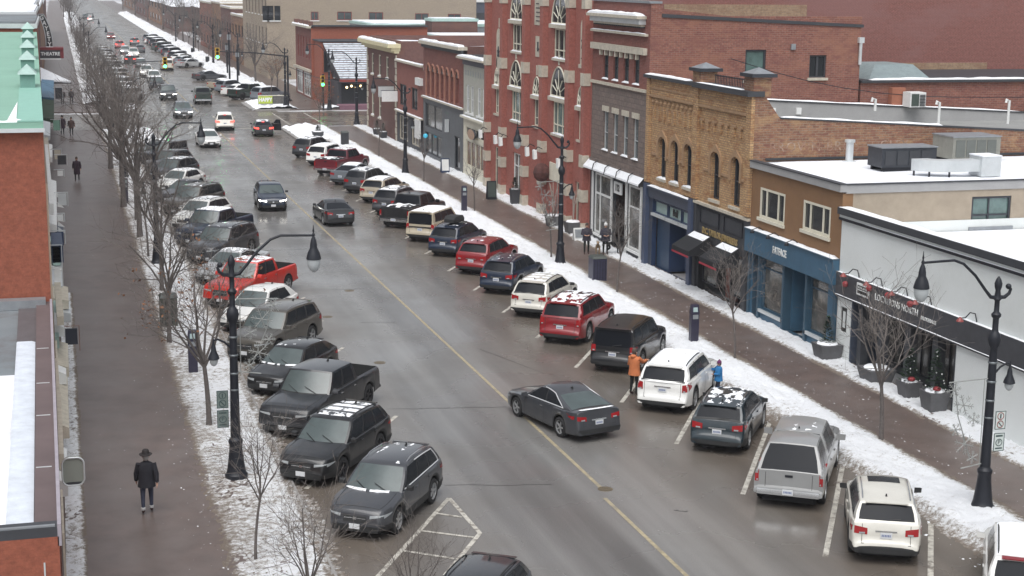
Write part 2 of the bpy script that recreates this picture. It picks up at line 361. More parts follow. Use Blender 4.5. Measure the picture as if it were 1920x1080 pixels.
# ---------- world and sun ----------
w = bpy.data.worlds.new('World'); scene.world = w; w.use_nodes = True; N = w.node_tree.nodes; L = w.node_tree.links
bg = N['Background']; sk = N.new('ShaderNodeTexSky'); sk.sky_type = 'NISHITA'; sk.sun_disc = False
SUN_EL, SUN_AZ = R_(62), R_(205)
sk.sun_elevation = SUN_EL; sk.sun_rotation = SUN_AZ; sk.dust_density = 3.; sk.air_density = 1.; sk.ozone_density = 1.
hs = N.new('ShaderNodeHueSaturation'); hs.inputs['Saturation'].default_value = .26; L.new(sk.outputs[0], hs.inputs['Color']); L.new(hs.outputs[0], bg.inputs['Color'])
bg.inputs['Strength'].default_value = .10
sl = bpy.data.lights.new('sun', 'SUN'); sl.energy = 1.5; sl.angle = R_(60); sl.color = (1, .985, .965)
so = bpy.data.objects.new('sun', sl); col.objects.link(so)
sd = Vector((math.sin(SUN_AZ)*math.cos(SUN_EL), math.cos(SUN_AZ)*math.cos(SUN_EL), math.sin(SUN_EL)))
so.rotation_euler = sd.to_track_quat('Z', 'Y').to_euler(); so.location = (0, 0, 60)
scene.view_settings.view_transform = 'Standard'; scene.view_settings.look = 'None'; scene.view_settings.exposure = .70; scene.view_settings.gamma = 1
# ---------- ground ----------
CY0, CY1 = 157.5, 174.5       # cross street
def sheet(mb, x0, x1, y0, y1, z, m): return mb.add([(x0, y0, z), (x1, y0, z), (x1, y1, z), (x0, y1, z)], [(0, 1, 2, 3)], m)
mb = MB(); sheet(mb, -900, 900, -60, 2500, -.02, mat('far_snow', (.55, .56, .58), .9, var=.3, vscale=.08, space='W', dirt=(.2, .18, .17), dscale=.05)); struct('ground', mb)
mb = MB(); A = pick('wet_asphalt')
sheet(mb, 6.2, 23.4, -20, CY0, 0, A); sheet(mb, 6.2, 23.4, CY1, 1500, 0, A); sheet(mb, -80, 120, CY0, CY1, 0, A); struct('road', mb)
mb = MB(); S = pick('sidewalk')
mb.box(-4, 6.05, 10, CY0-2, -.4, .13, S); mb.box(6.05, 6.2, 10, CY0-2, -.4, .145, pick('kerb'))
struct('sidewalk', mb)
mb = MB(); mb.box(23.55, 29.75, 10, CY0-2, -.4, .13, S); mb.box(23.4, 23.55, 10, CY0-2, -.4, .145, pick('kerb')); struct('sidewalk', mb)
mb = MB(); mb.box(-3, 6.05, CY1+2, 900, -.4, .13, S); mb.box(6.05, 6.2, CY1+2, 900, -.4, .145, pick('kerb')); struct('sidewalk', mb)
mb = MB(); mb.box(23.55, 31, CY1+2, 900, -.4, .13, S); mb.box(23.4, 23.55, CY1+2, 900, -.4, .145, pick('kerb')); struct('sidewalk', mb)
# corner bulb-outs
def bulb(x0, x1, y0, y1):
    mb = MB(); n = 10; pts = []
    for sx, sy, a0 in ((1, 1, 0), (-1, 1, 90), (-1, -1, 180), (1, -1, 270)):
        for k in range(n): a = R_(a0+90*k/(n-1)); r = min(1.6, (x1-x0)/2-.05); pts.append(((x1-r if sx > 0 else x0+r)+r*math.cos(a), (y1-r if sy > 0 else y0+r)+r*math.sin(a)))
    k = len(pts); mb.add([(p[0], p[1], -.2) for p in pts]+[(p[0], p[1], .138) for p in pts], [tuple(range(k, 2*k))]+[(i, (i+1) % k, k+(i+1) % k, k+i) for i in range(k)], pick('kerb'))
    return mb
struct('sidewalk', bulb(20.9, 24.5, 142, 155.6)); struct('sidewalk', bulb(20.6, 26, 176.4, 188)); struct('sidewalk', bulb(5, 9, 140, 155.6)); struct('sidewalk', bulb(4.5, 9, 176.4, 186))
# markings
YEL = mat('yellow_marking', (.34, .29, .19), .55, var=.3, vscale=5, space='W', dirt=(.2, .18, .15), dscale=2., dthr=.60, dw=.12)
WHT = mat('white_marking', (.47, .45, .40), .55, var=.25, vscale=4, space='W', dirt=(.16, .14, .12), dscale=3.5, dthr=.56, dw=.08)
def stripe(mb, p, q, wd, m, z=.005):
    p = Vector((*p, z)); q = Vector((*q, z)); d = (q-p).normalized(); n = Vector((-d.y, d.x, 0))*wd/2
    return mb.add([p-n, q-n, q+n, p+n], [(0, 1, 2, 3)], m)
mb = MB(); stripe(mb, (14.9, 10), G(1134, 934), .12, YEL); stripe(mb, G(1128, 916), (14.72, 152), .12, YEL); stripe(mb, (14.7, 176), (14.6, 500), .13, YEL)
struct('centre_line', mb)
mb = MB(); d = Vector((math.sin(R_(31)), math.cos(R_(31))))
for k in range(21):
    y0 = 29.95+5.24*k; stripe(mb, (18.95, y0), (18.95+d.x*8.2, y0+d.y*8.2), .15, WHT)
for k in range(22):
    y0 = 45.0+5.24*k
    if k < 1: continue
    stripe(mb, (10.75, y0+.9), (10.75-d.x*8.2, y0+.9-d.y*8.2), .15, WHT)
struct('parking_stripes', mb)
mb = MB()
hp = [G(745, 1040), G(842, 934), G(900, 1000), G(868, 1036)]
stripe(mb, G(700, 1090), hp[1], .13, WHT); stripe(mb, hp[1], hp[2], .13, WHT, .0065); stripe(mb, hp[2], (hp[2][0]-d.x*3.2, hp[2][1]-d.y*3.2), .13, WHT, .008)
for a, b in (((812, 962), (866, 970)), ((785, 995), (888, 1008)), ((750, 1032), (852, 1048))): stripe(mb, G(*a), G(*b), .11, WHT, .0095)
struct('hatched_marking', mb)
mb = MB(); stripe(mb, (16.0, 155.9), (21, 155.9), .45, WHT); stripe(mb, (6.8, 176.2), (14, 176.2), .45, WHT)
for y_ in (158.2, 161.0): stripe(mb, (7, y_), (20.5, y_), .15, WHT)
for y_ in (171, 173.6): stripe(mb, (8, y_), (21, y_), .15, WHT)
for x_ in (22.5, 26): stripe(mb, (x_, 159), (x_, 173), .15, WHT, .0075)
struct('crosswalk', mb)
# seams in the asphalt, manhole covers
SM = mat('seam', (.045, .043, .04), .35, var=.3, space='W')
mb = MB()
for (a, b) in (((552, 545), (690, 541)), ((676, 605), (745, 604)), ((725, 767), (950, 763)), ((835, 910), (1035, 909)), ((770, 268), (830, 262)), ((480, 470), (600, 466)), ((1264, 957), (1290, 959)), ((900, 655), (1020, 700))):
    p, q = G(*a), G(*b); n = 8; last = p
    for k in range(1, n+1):
        c = (p[0]+(q[0]-p[0])*k/n, p[1]+(q[1]-p[1])*k/n+random.uniform(-.06, .06)); stripe(mb, last, c, random.uniform(.025, .05), SM, .0045); last = c
struct('asphalt_seams', mb)
for i, (px, py) in enumerate([(712, 680), (655, 545), (614, 594), (1135, 917)]):
    x, y = G(px, py); mb = MB(); mb.lathe([(.02, .004), (.2, .006), (.23, .004), (.24, -.02)][::-1], (x, y, .002), mat('iron_cover', (.15, .12, .08), .5, .4, var=.3, vscale=8), 20)
    o = mb.build('manhole_cover', None, (x, y, 0), loc=(x, y, 0)); tag(o, ['round iron cover in the road beside the black pickup tailgate', 'small dark iron cover beside the red pickup', 'small iron cover left of the lane beside the brown SUV', 'brownish iron cover at the break in the yellow centre line'][i], 'manhole cover', 'iron covers in the road')
# ---------- snow ----------
def bank(name, x0, x1, y0, y1, hmax, env, dx=.08, dy=.13, m='verge_snow', seed=0, cover=None, base=.13, rough_h=1.):
    nx = int((x1-x0)/dx)+1; ny = int((y1-y0)/dy)+1; P = []; C = []
    for j in range(ny):
        y = y0+(y1-y0)*j/(ny-1); row = []
        for i in range(nx):
            x = x0+(x1-x0)*i/(nx-1); u = (x-x0)/(x1-x0)
            v = Vector((x*.9+seed, y*.5, 0)); n0 = noise.noise(v*.7); n1 = noise.noise(v*2.3); n2 = noise.noise(Vector((x*7, y*6, seed))); n3 = noise.cell(Vector((x*6+seed, y*5, 0)))
            e = env(u, y, n0)
            n4 = noise.noise(Vector((x*14, y*12, seed+3)))
            h = max(0, e)*(hmax*(.62+.5*n0+.35*n1)*rough_h + .06*n2 + .055*n4)
            e_thr = (.16+.30*n2+.34*n4) if base == .13 else 0
            bz = base if (x < 6.2 or x > 23.4 or base != .13) else .0
            row.append((x, y, bz-.012+h if e > max(0, e_thr) else bz-.03)); C.append(cover(u, y, e))
        P.append(row)
    mb = MB(); mb.grid(P, pick(m)); me_o = mb.build(name, smooth=70)
    a = me_o.data.attributes.new('cover', 'FLOAT', 'POINT')
    if len(me_o.data.vertices) == len(C): a.data.foreach_set('value', C)
    me_o['kind'] = 'stuff'; tag(me_o, None, None); return me_o
def env_r(u, y, n): return min(1, max(0, u-.05-.10*n)*4)*min(1, max(0, 1-u-.02-.10*n)*4)
def cov_r(u, y, e): return (.135-.34*max(0, (.36-u)/.36)-.42*max(0, (u-.74)/.26))
o = bank('snow_bank', 22.7, 26.0, 30, 156, .24, env_r, seed=3, cover=cov_r); tag(o, 'white lumpy ploughed snow bank along the right kerb', 'snow bank')
def env_l(u, y, n): return min(1, (u-.02-.06*n)*5)*min(1, (1-u-.03)*4)*.6
def cov_l(u, y, e): return -.05-.40*max(0, (.17-u)/.17)+.11*math.sin(min(1, u)*math.pi)-(.02 if y < 44 else 0)-(.08 if u > .7 else 0)
o = bank('snow_bank', 3.2, 7.1, 30, 156, .11, env_l, seed=11, cover=cov_l); tag(o, 'thin patchy dirty snow on the left verge between the trees', 'snow bank')
def env_b(u, y, n): return min(1, (u-.04-.10*n)*4)
def cov_b(u, y, e): return .12-.40*max(0, (.35-u)/.35)
o = bank('snow_strip', 28.1, 29.6, 38, 156, .09, env_b, dx=.1, dy=.16, seed=21, cover=cov_b); tag(o, 'narrow trodden snow along the shopfronts on the right', 'snow bank')
def env_lb(u, y, n): return min(1, (1-u-.04-.10*n)*4)
o = bank('snow_strip', -.35, .28, 33, 75, .06, env_lb, dx=.07, dy=.1, seed=31, cover=lambda u, y, e: .06-.42*max(0, (u-.65)/.35)); tag(o, 'narrow broken snow along the foot of the left buildings', 'snow bank')
for (a, b, c, d_, hh, lb) in ((21.0, 24.4, 142.2, 155.4, .55, 'heaped snow on the corner island before the cross street'), (20.8, 26, 176.8, 188, .5, 'heaped snow on the corner island around the yellow-green banner'),
        (5.0, 8.8, 140, 155.4, .4, 'snow on the left corner before the cross street'), (4.5, 8.8, 177, 186, .4, 'snow on the left corner past the cross street'),
        (22.8, 27.0, 188, 620, .9, 'long grey-white snow bank on the right beyond the cross street'), (2.6, 7.0, 186, 620, .6, 'long grey-white snow bank on the left beyond the cross street'), (28.8, 36, 176.5, 180.5, .25, 'snow on the corner before the orange brick restaurant')):
    far = d_ > 300
    o = bank('snow_bank', a, b, c, d_, hh, lambda u, y, n: min(1, (u+.02-.06*n)*5)*min(1, (1-u+.02-.06*n)*5), dx=.3 if not far else .45, dy=.3 if not far else 1.2, m='snow' if not far else 'verge_snow', seed=a, cover=lambda u, y, e: .08); tag(o, lb, 'snow bank')

def crumbs(lab, n, xf, y0, y1, zf, rmax, seed, m='snow'):
    rnd = random.Random(seed); mb = MB()
    for k in range(n):
        y = y0+(y1-y0)*rnd.random()**1.3; x = xf(rnd); r = rmax*(.25+.75*rnd.random()**2); z = zf(x); a = rnd.random()*3; e = rnd.uniform(.4, 1)
        pts = [(x+r*math.cos(a+6.283*j/6)*rnd.uniform(.6, 1), y+r*e*1.6*math.sin(a+6.283*j/6)*rnd.uniform(.6, 1), z+.002) for j in range(6)]
        mb.add(pts+[(x, y, z+r*.35)], [(j, (j+1) % 6, 6) for j in range(6)], pick(m))
    o = mb.build('snow_crumbs' if m == 'snow' else 'leaf_litter'); tag(o, lab, 'snow' if m == 'snow' else 'litter', None, 'stuff')
crumbs('small snow crumbs trodden onto the right pavement', 700, lambda r: 26.1+(1.6*r.random()**2 if r.random() < .75 else 2.9*r.random()), 34, 150, lambda x: .13, .042, 1)
crumbs('small snow crumbs scattered on the left pavement', 450, lambda r: 3.75-1.1*r.random()**2 if r.random() < .85 else .5+2.8*r.random(), 34, 150, lambda x: .13, .036, 2)
crumbs('brown leaf bits and grit scattered by the left kerb', 1600, lambda r: 3.2+4.4*r.random(), 31, 80, lambda x: .155 if x < 6.2 else .003, .045, 3, 'dirt')
crumbs('dirty snow bits in the gutter on the right', 900, lambda r: 22.4+1.3*r.random(), 31, 150, lambda x: .004, .06, 4)
# ---------- buildings ----------
SX = 29.6
def shell(mb, x0, x1, y0, y1, z1, ms, z0=-.1, back=True):
    mb.add([(x0, y0, z0), (x1, y0, z0), (x1, y0, z1), (x0, y0, z1)], [(0, 1, 2, 3)], ms)
    mb.add([(x0, y1, z0), (x1, y1, z0), (x1, y1, z1), (x0, y1, z1)], [(0, 1, 2, 3)], ms)
    if back: mb.add([(x1, y0, z0), (x1, y1, z0), (x1, y1, z1), (x1, y0, z1)], [(0, 1, 2, 3)], ms)
def flat_roof(t, org, x0, x1, y0, y1, z, m, snow=None, par=.0, pm=None, pw=.25):
    mb = MB(); mb.box(x0, x1, y0, y1, z-.25, z, m)
    if par:
        pm = pm or m
        mb.box(x0, x0+pw, y0, y1, z, z+par, pm); mb.box(x1-pw, x1, y0, y1, z, z+par, pm)
        mb.box(x0+pw, x1-pw, y0, y0+pw, z, z+par, pm); mb.box(x0+pw, x1-pw, y1-pw, y1, z, z+par, pm)
    r = mb.build('roof', t, org)
    if snow:
        P = []; a0, a1, b0, b1 = snow; n = 26; k = 22
        for j in range(k+1):
            row = []
            for i in range(n+1):
                x = a0+(a1-a0)*i/n; y = b0+(b1-b0)*j/k; e = 0 if (i in (0, n) or j in (0, k)) else 1
                row.append((x, y, z+.004+e*(.07+.05*noise.noise(Vector((x*.5, y*.5, 2))))))
            P.append(row)
        mb = MB(); mb.grid(P, pick('roof_snow')); mb.build('roof_snow', r, org, smooth=60)
    return r
P = PM('x', SX)
def snowcap(parent, org, a0, a1, z, d0, d1, h=.08, plane=None, lab=None):
    """irregular snow lying along a ledge on the street front"""
    Q = plane or P; n = max(4, int(abs(a1-a0)/.35)); rows = []
    prof = [(d0, 0), (d0+.02, .7), ((d0+d1)/2, 1), (d1-.02, .8), (d1, 0)]
    hs_ = [h*(.75+.5*noise.noise(Vector((a0+(a1-a0)*i/n*1.3, z, 5)))) for i in range(n+1)]
    for d, f in prof: rows.append([Q(a0+(a1-a0)*i/n, z+.002+hs_[i]*f*(0 if i in (0, n) else 1), d) for i in range(n+1)])
    mb = MB(); mb.grid(rows, pick('snow')); return mb.build('snow_cap', parent, org, smooth=60)
# ===== R1: white building with black cornice =====
y0, y1 = 30.0, 55.05; org = (SX, y0, 0)
t = thing('shop_building', 'low white rendered office building with black cornice and dark sign band', 'building', org)
mb = MB(); WS = pick('white_stucco')
wall(mb, P, y0, y1, 3.62, 5.85, [], WS); shell(mb, SX, SX+22, y0, y1, 5.5, WS)
wall(mb, P, y0, 46.35, 0, 2.72, [], WS, 0); wall(mb, P, 53.9, y1, 0, 2.72, [(54.25, 54.75, 1.25, 2.25)], WS, .05, WS)
mb.build('wall', t, org)
mb = MB(); CH_ = pick('charcoal'); pbox(mb, P, y0, y1+.02, 2.72, 3.62, -.12, .3, pick('sign_band')); pbox(mb, P, y0, y1+.03, 2.66, 2.72, -.16, .3, pick('charcoal'))
mb.build('sign_band', t, org)
snowcap(t, org, y0, y1, 3.62, -.13, 0, .045); snowcap(t, org, y0, y1, 2.72, -.17, -.125, .03)
mb = MB(); pbox(mb, P, y0, y1+.05, 5.93, 6.2, -.20, .25, CH_); pbox(mb, P, y0, y1+.03, 5.80, 5.93, -.10, .1, WS); pbox(mb, P, y0, y1+.03, 5.70, 5.80, -.14, 0, pick('black_metal')); mb.build('cornice', t, org)
snowcap(t, org, y0, y1, 6.2, -.18, .2, .07)
snowcap(t, org, 40, 53, 5.80, -.135, -.105, .03)
flat_roof(t, org, SX+.02, SX+21.9, y0+.1, y1-.05, 5.05, pick('membrane'), snow=(SX+.4, SX+21, y0+1, y1-.1))
# recessed shopfront
mb = MB(); mb.box(SX+1.3, SX+1.4, 46.35, 53.9, 0, 2.7, CH_); mb.box(SX, SX+1.3, 53.8, 53.9, 0, 2.7, pick('navy_paint')); mb.box(SX, SX+1.3, 46.36, 46.44, 0, 2.7, CH_); mb.box(SX, SX+1.3, 46.4, 53.9, 2.6, 2.66, CH_); mb.build('recess', t, org)
for a, b in ((46.7, 47.5), (48.05, 49.35), (50.0, 51.3), (52.0, 53.2)):
    window(t, org, PM('x', SX+1.16), a, b, .35, 2.45, pick('black_metal'), pick('glass_shop'), nv=1 if b-a > 1 else 0, fw=.06, depth=.12)
mb = MB()
for a, w_ in ((47.75, .34), (49.65, .36), (51.65, .3), (53.2, .3)): mb = MB(); pbox(mb, P, a-w_/2, a+w_/2, 0, 2.66, .02, .35, pick('charcoal')); mb.build('column', t, org)
pass
text('lettering', 'LOCATIONS NORTH', pick('letter_white'), t, org, (SX-.13, 50.35, 3.2), .36, sx=.93)
text('lettering', 'BROKERAGE', pick('letter_white'), t, org, (SX-.13, 48.05, 3.1), .19, sx=.95)
mb = MB(); pbox(mb, P, 52.35, 53.3, 3.03, 3.5, -.16, -.12, pick('letter_white'));  pbox(mb, P, 52.42, 53.23, 3.1, 3.22, -.165, -.16, pick('letter_black')); pbox(mb, P, 52.42, 53.23, 3.26, 3.42, -.165, -.16, pick('letter_black')); mb.build('sign_plate', t, org)
text('lettering', 'ROYAL LEPAGE', pick('letter_white'), t, org, (SX-.17, 52.82, 3.33), .12, sx=.85, ext=.003)
mb = MB(); pbox(mb, P, 54.3, 54.7, 1.3, 2.2, .03, .045, pick('letter_black')); pbox(mb, P, 54.4, 54.6, 1.42, 2.08, .02, .03, WS); mb.build('wall_plate', t, org)
for a in (53.4, 51.6, 49.75, 48.1, 45.2):
    m_ = MB(); fx = pick('black_metal'); pts = [(SX-.02, a, 3.66), (SX-.1, a, 3.95), (SX-.35, a-.08, 4.02), (SX-.6, a-.2, 3.88), (SX-.85, a-.3, 3.9)]
    m_.tube(pts, .022, fx, 6); m_.lathe([(.03, .1), (.12, -.02), (.13, -.05), (.02, -.06)], (SX-.87, a-.3, 3.84), pick('red_fixture'), 10)
    m_.build('sign_light', t, org)
for a in (54.2, 52.3, 50.9, 49.3): mb = MB(); mb.ball((SX-.17, a, 3.25 if a > 53 else 3.45), .13, pick('red_ribbon'), 8, 5); mb.build('wreath_bow', t, org)
# ===== R2: brown building with blue shop =====
y0, y1 = 55.07, 63.5; org = (SX, y0, 0)
t = thing('shop_building', 'two-storey brown rendered shop with teal-blue shopfront and snowy flat roof', 'building', org)
mb = MB(); BS = pick('brown_stucco')
ops = [(60.15, 62.6, 4.68, 6.0), (56.0, 58.4, 4.80, 6.02)]
wall(mb, P, y0, y1, 4.1, 6.78, ops, BS, .1)
m2 = pick('tan_brick'); Q = PM('y', y0)
wall(mb, Q, SX+.45, SX+24, 0, 6.72, [(35.42, 37.25, 5.2, 6.43)], m2, .12)
wall(mb, Q, SX, SX+.45, 0, 6.72, [], BS)
shell(mb, SX, SX+24, y0+.3, y1, 6.7, m2)
mb.build('wall', t, org)
for a, b, c, d in ops:
    window(t, org, P, a, b, c, d, pick('cream_paint'), pick('glass_dark'), vs=(.27, .74), nv=2, fw=.1, bw=.1, depth=.05, sill=pick('cream_paint'))
window(t, org, Q, 35.42, 37.25, 5.2, 6.43, pick('dark_metal'), pick('glass_green'), vs=(.45, ), nv=1, hs=(.38, ), fw=.09, depth=.1, sill=pick('grey_metal'))
mb = MB(); pbox(mb, P, y0-.05, y1, 6.78, 7.08, -.16, .12, pick('grey_stucco')); pbox(mb, P, y0-.08, y1, 7.08, 7.12, -.2, .12, pick('charcoal'))
mb.box(SX+.12, SX+24, y0-.05, y0+.1, 6.72, 7.06, pick('grey_stucco')); mb.box(SX+.12, SX+24, y0-.09, y0+.13, 7.06, 7.1, pick('charcoal')); mb.build('roof_edge', t, org)
flat_roof(t, org, SX+.12, SX+23.9, y0+.13, y1-.02, 7.0, pick('membrane'), snow=(SX+.2, SX+23.8, y0+.15, y1-.35))
BP = pick('blue_paint'); BD = mat('blue_trim', (.036, .082, .125), .5, var=.1)
mb = MB(); pbox(mb, P, y0, y1-.02, 3.05, 4.02, -.28, .3, BP); pbox(mb, P, y0, y1-.02, 4.02, 4.1, -.33, .3, BD)
ops2 = [(59.9, 62.15, .62, 2.95), (55.9, 57.6, .62, 2.95), (57.75, 59.75, .14, 2.95), (62.4, 63.05, .14, 2.95)]
wall(mb, P, y0, y1-.02, .1, 3.05, ops2, BP, .3, BD)
for a in (y0+.12, 57.68, 59.82, 62.28, y1-.18): pbox(mb, P, a-.09, a+.09, .1, 3.05, -.1, -.002, BD)
mb.build('shopfront', t, org)
snowcap(t, org, y0, y1, 4.1, -.32, -.02, .09)
for a, b, c, d in ops2[:2]: window(t, org, P, a, b, c, d, BD, pick('glass_shop'), hs=(.8, ), fw=.08, depth=.16, sill=pick('light_metal'))
mb = MB(); pbox(mb, P, 57.75, 59.75, .1, 2.95, 1.1, 1.2, pick('blue_dark')); pbox(mb, P, 57.75, 57.8, .1, 2.95, .3, 1.1, pick('wood')); pbox(mb, P, 59.7, 59.75, .1, 2.95, .3, 1.1, BP); pbox(mb, P, 57.75, 59.75, 2.9, 2.95, .3, 1.1, BD); mb.build('entrance_recess', t, org)
window(t, org, PM('x', SX+1.0), 58.3, 59.2, .5, 2.6, BD, pick('curtain'), fw=.08, depth=.1)
mb = MB(); pbox(mb, P, 62.4, 63.05, .13, 2.93, .22, .28, mat('door_red', (.20, .07, .05), .6)); mb.build('side_door', t, org)
text('lettering', 'FATFACE', pick('letter_white'), t, org, (SX-.29, 59.9, 3.55), .42, sx=.78, bold=.012)
for a in (62.0, 60.4, 58.6):
    m_ = MB(); m_.tube([(SX-.05, a, 4.12), (SX-.3, a, 4.32), (SX-.6, a-.02, 4.22)], .02, pick('black_metal'), 6); m_.lathe([(.03, .08), (.09, 0), (.1, -.08), (.02, -.09)], (SX-.62, a-.02, 4.15), pick('black_metal'), 10); m_.build('sign_light', t, org)
# rooftop plant on R2
def rt(px, py, z=7.08): return G(px, py, z)
x, y = rt(1592, 302); o = MB(); o.lathe([(.3, 0), (.3, .04), (.17, .05), (.17, .85), (.23, .86), (.23, .98), (.02, 1.0)], (x, y, 7.06), pick('light_metal'), 14)
tag(o.build('vent_pipe', None, (x, y, 7.06), loc=(x, y, 7.06), smooth=50), 'shiny metal flue pipe standing alone on the snowy roof', 'flue')
def hvac(name, lab, x, y, z, L_, Wd, Hh, kind):
    t = thing(name, lab, 'rooftop unit', (x, y, z)); o = (x, y, z); m_ = MB(); gm = pick('dark_metal') if kind == 0 else mat('beige_metal', (.25, .25, .22), .6, .2)
    m_.box(x, x+L_, y, y+Wd, z+.18, z+Hh, gm); m_.box(x-.04, x+L_+.04, y-.04, y+Wd+.04, z+Hh, z+Hh+.05, pick('grey_metal')); m_.build('cabinet', t, o)
    m_ = MB(); m_.box(x+.1, x+L_-.1, y+.1, y+.2, z, z+.18, pick('black_metal')); m_.box(x+.1, x+L_-.1, y+Wd-.2, y+Wd-.1, z, z+.18, pick('black_metal')); m_.build('skid', t, o)
    m_ = MB()
    for k in range(4): xx = x+.15+(L_-.3)*k/4; m_.box(xx, xx+(L_-.3)/4-.08, y-.03, y, z+.28, z+Hh-.12, pick('charcoal') if kind == 0 else mat('vent_panel', (.12, .13, .12), .6))
    m_.build('panel', t, o); return t
x, y = rt(1652, 322); hvac('air_conditioner', 'dark grey box unit with panels behind the curved duct on the snowy roof', x, y, 7.06, 2.6, 1.2, 1.0, 0)
x, y = rt(1785, 306); hvac('air_conditioner', 'olive-grey box unit at the right on the snowy roof with exposed fan', x, y, 7.06, 2.4, 1.7, 1.15, 1)
x, y = rt(1712, 330); tt = thing('duct', 'curved bright sheet-metal duct snaking over the snowy roof', 'duct', (x, y, 7.06)); m_ = MB(); pts = []
for k in range(9): a = R_(180+90*k/8); pts.append((x+1.5+1.5*math.cos(a), y+.2+1.0*math.sin(a)))
inn = [(x+1.5+.75*math.cos(R_(180+90*k/8)), y+.2+.42*math.sin(R_(180+90*k/8))) for k in range(9)]
pts += [(x+2.6, y-.8)]; inn += [(x+2.6, y-.22)]
for k in range(9):
    a, b, c, d = pts[k], pts[k+1], inn[k+1], inn[k]; m_.hexa([(a[0], a[1], 7.3), (b[0], b[1], 7.3), (c[0], c[1], 7.3), (d[0], d[1], 7.3), (a[0], a[1], 7.78), (b[0], b[1], 7.78), (c[0], c[1], 7.78), (d[0], d[1], 7.78)], pick('light_metal'))
m_.build('bend', tt, (x, y, 7.06)); m_ = MB(); m_.box(x+2.602, x+3.5, y-.95, y+.0, 7.1, 7.92, pick('light_metal')); m_.box(x+2.58, x+3.52, y-.97, y+.02, 7.92, 7.97, pick('roof_snow')); m_.build('plenum', tt, (x, y, 7.06))
m_ = MB()
for k in (1, 4, 7): m_.box(pts[k][0]-.03, pts[k][0]+.03, pts[k][1]-.03, pts[k][1]+.03, 7.06, 7.3, pick('black_metal'))
m_.build('leg', tt, (x, y, 7.06))
# ===== R3: yellow brick, two bays, two shopfronts =====
y0, y1 = 63.54, 76.55; org = (SX, y0, 0)
t = thing('shop_building', 'ornate yellow-brown brick building in two bays with arched windows above two dark shopfronts', 'building', org)
BT = pick('brick_tan'); mb = MB()
wins = [(73.92, 74.9, 4.9, 7.0), (72.2, 73.15, 4.9, 7.0), (70.42, 71.42, 4.9, 7.0), (67.1, 68.1, 4.75, 7.0), (64.8, 65.75, 4.75, 7.0)]
wall(mb, P, y0, y1, 4.45, 9.95, wins, BT, .25)
shell(mb, SX, SX+26, y0, y1, 7.5, pick('brick_brown'))
mb.add([(SX, y0-.001, 7.5), (SX+1.25, y0-.001, 7.5), (SX+1.25, y0-.001, 8.9), (SX+.45, y0-.001, 9.95), (SX, y0-.001, 9.95)], [(0, 1, 2, 3, 4)], pick('brick_brown'))
mb.box(SX+.002, SX+.4, y0+.002, y1-.002, 8.6, 9.9, pick('brick_brown'))
mb.build('wall', t, org)
for k, (a, b, c, d) in enumerate(wins):
    w_ = window(t, org, P, a, b, c, d, pick('charcoal'), pick('glass_dark'), hs=(.5, ), fw=.07, depth=.22, sill=pick('stone'), snow=k < 3)
# arched heads and hoods (thin brick hood moulds proud of the wall)
HM = mat('brick_hood', (.33, .21, .12), .85, var=.2, space='W', bump=.2)
for a, b, c, d in wins:
    mb = MB(); cx, r = (a+b)/2, (b-a)/2
    for s in (-1, 1): # corner fillers to round the opening
        pts = [P(cx+s*r, 7.0, .02), P(cx+s*r, 6.62, .02)]+[P(cx+s*r*math.cos(R_(th)), 6.62+.34*math.sin(R_(th)), .02) for th in range(0, 91, 18)]+[P(cx, 7.0, .02)]
        mb.add(pts, [tuple(range(len(pts)))], BT)
    n = 8; o1 = [(cx+(r+.22)*math.cos(R_(180*k/n)), 6.62+.62*math.sin(R_(180*k/n))+(.14 if k == n/2 else 0)) for k in range(n+1)]; i1 = [(cx+(r+.04)*math.cos(R_(180*k/n)), 6.62+.42*math.sin(R_(180*k/n))) for k in range(n+1)]
    o1 = [(cx+r+.22, 5.9)]+o1+[(cx-r-.22, 5.9)]; i1 = [(cx+r+.04, 5.9)]+i1+[(cx-r-.04, 5.9)]
    for k in range(len(o1)-1): mb.hexa([P(*o1[k], -.09), P(*o1[k+1], -.09), P(*i1[k+1], -.09), P(*i1[k], -.09), P(*o1[k], 0), P(*o1[k+1], 0), P(*i1[k+1], 0), P(*i1[k], 0)], HM)
    mb.build('hood_moulding', t, org)
mb = MB()
for a, b in ((69.0, 67.9+.5), (66.95, 65.95), (64.6, 63.9)): pbox(mb, P, a, b, 6.0, 6.12, -.07, -.002, HM)
for a, b in ((75.9, 75.15), (73.7, 73.35), (71.95, 71.65)): pbox(mb, P, a, b, 6.0, 6.12, -.07, -.002, HM)
mb.build('brick_band', t, org)
# pilasters, corbels, dentils
mb = MB()
for a, w_ in ((76.3, .42), (69.9, .55), (63.8, .5)): pbox(mb, P, a-w_/2, a+w_/2, 4.5, 9.9, -.17, -.002, BT)
for a0_, a1_ in ((70.25, 76.05), (64.1, 69.6)):
    pbox(mb, P, a0_, a1_, 9.05, 9.95, -.10, -.003, BT); pbox(mb, P, a0_, a1_, 9.0, 9.12, -.16, -.004, HM); pbox(mb, P, a0_, a1_, 9.42, 9.5, -.14, -.004, HM)
mb.build('brick_trim', t, org)
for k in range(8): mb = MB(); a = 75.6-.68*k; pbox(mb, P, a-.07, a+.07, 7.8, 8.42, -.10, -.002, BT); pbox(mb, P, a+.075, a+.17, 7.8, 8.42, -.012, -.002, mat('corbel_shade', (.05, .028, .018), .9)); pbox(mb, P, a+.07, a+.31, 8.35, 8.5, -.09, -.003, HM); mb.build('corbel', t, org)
for k in range(7): mb = MB(); a = 69.3-.74*k; pbox(mb, P, a-.07, a+.07, 7.92, 8.4, -.10, -.002, BT); pbox(mb, P, a-.22, a+.22, 8.34, 8.44, -.104, -.004, HM); mb.build('corbel', t, org)
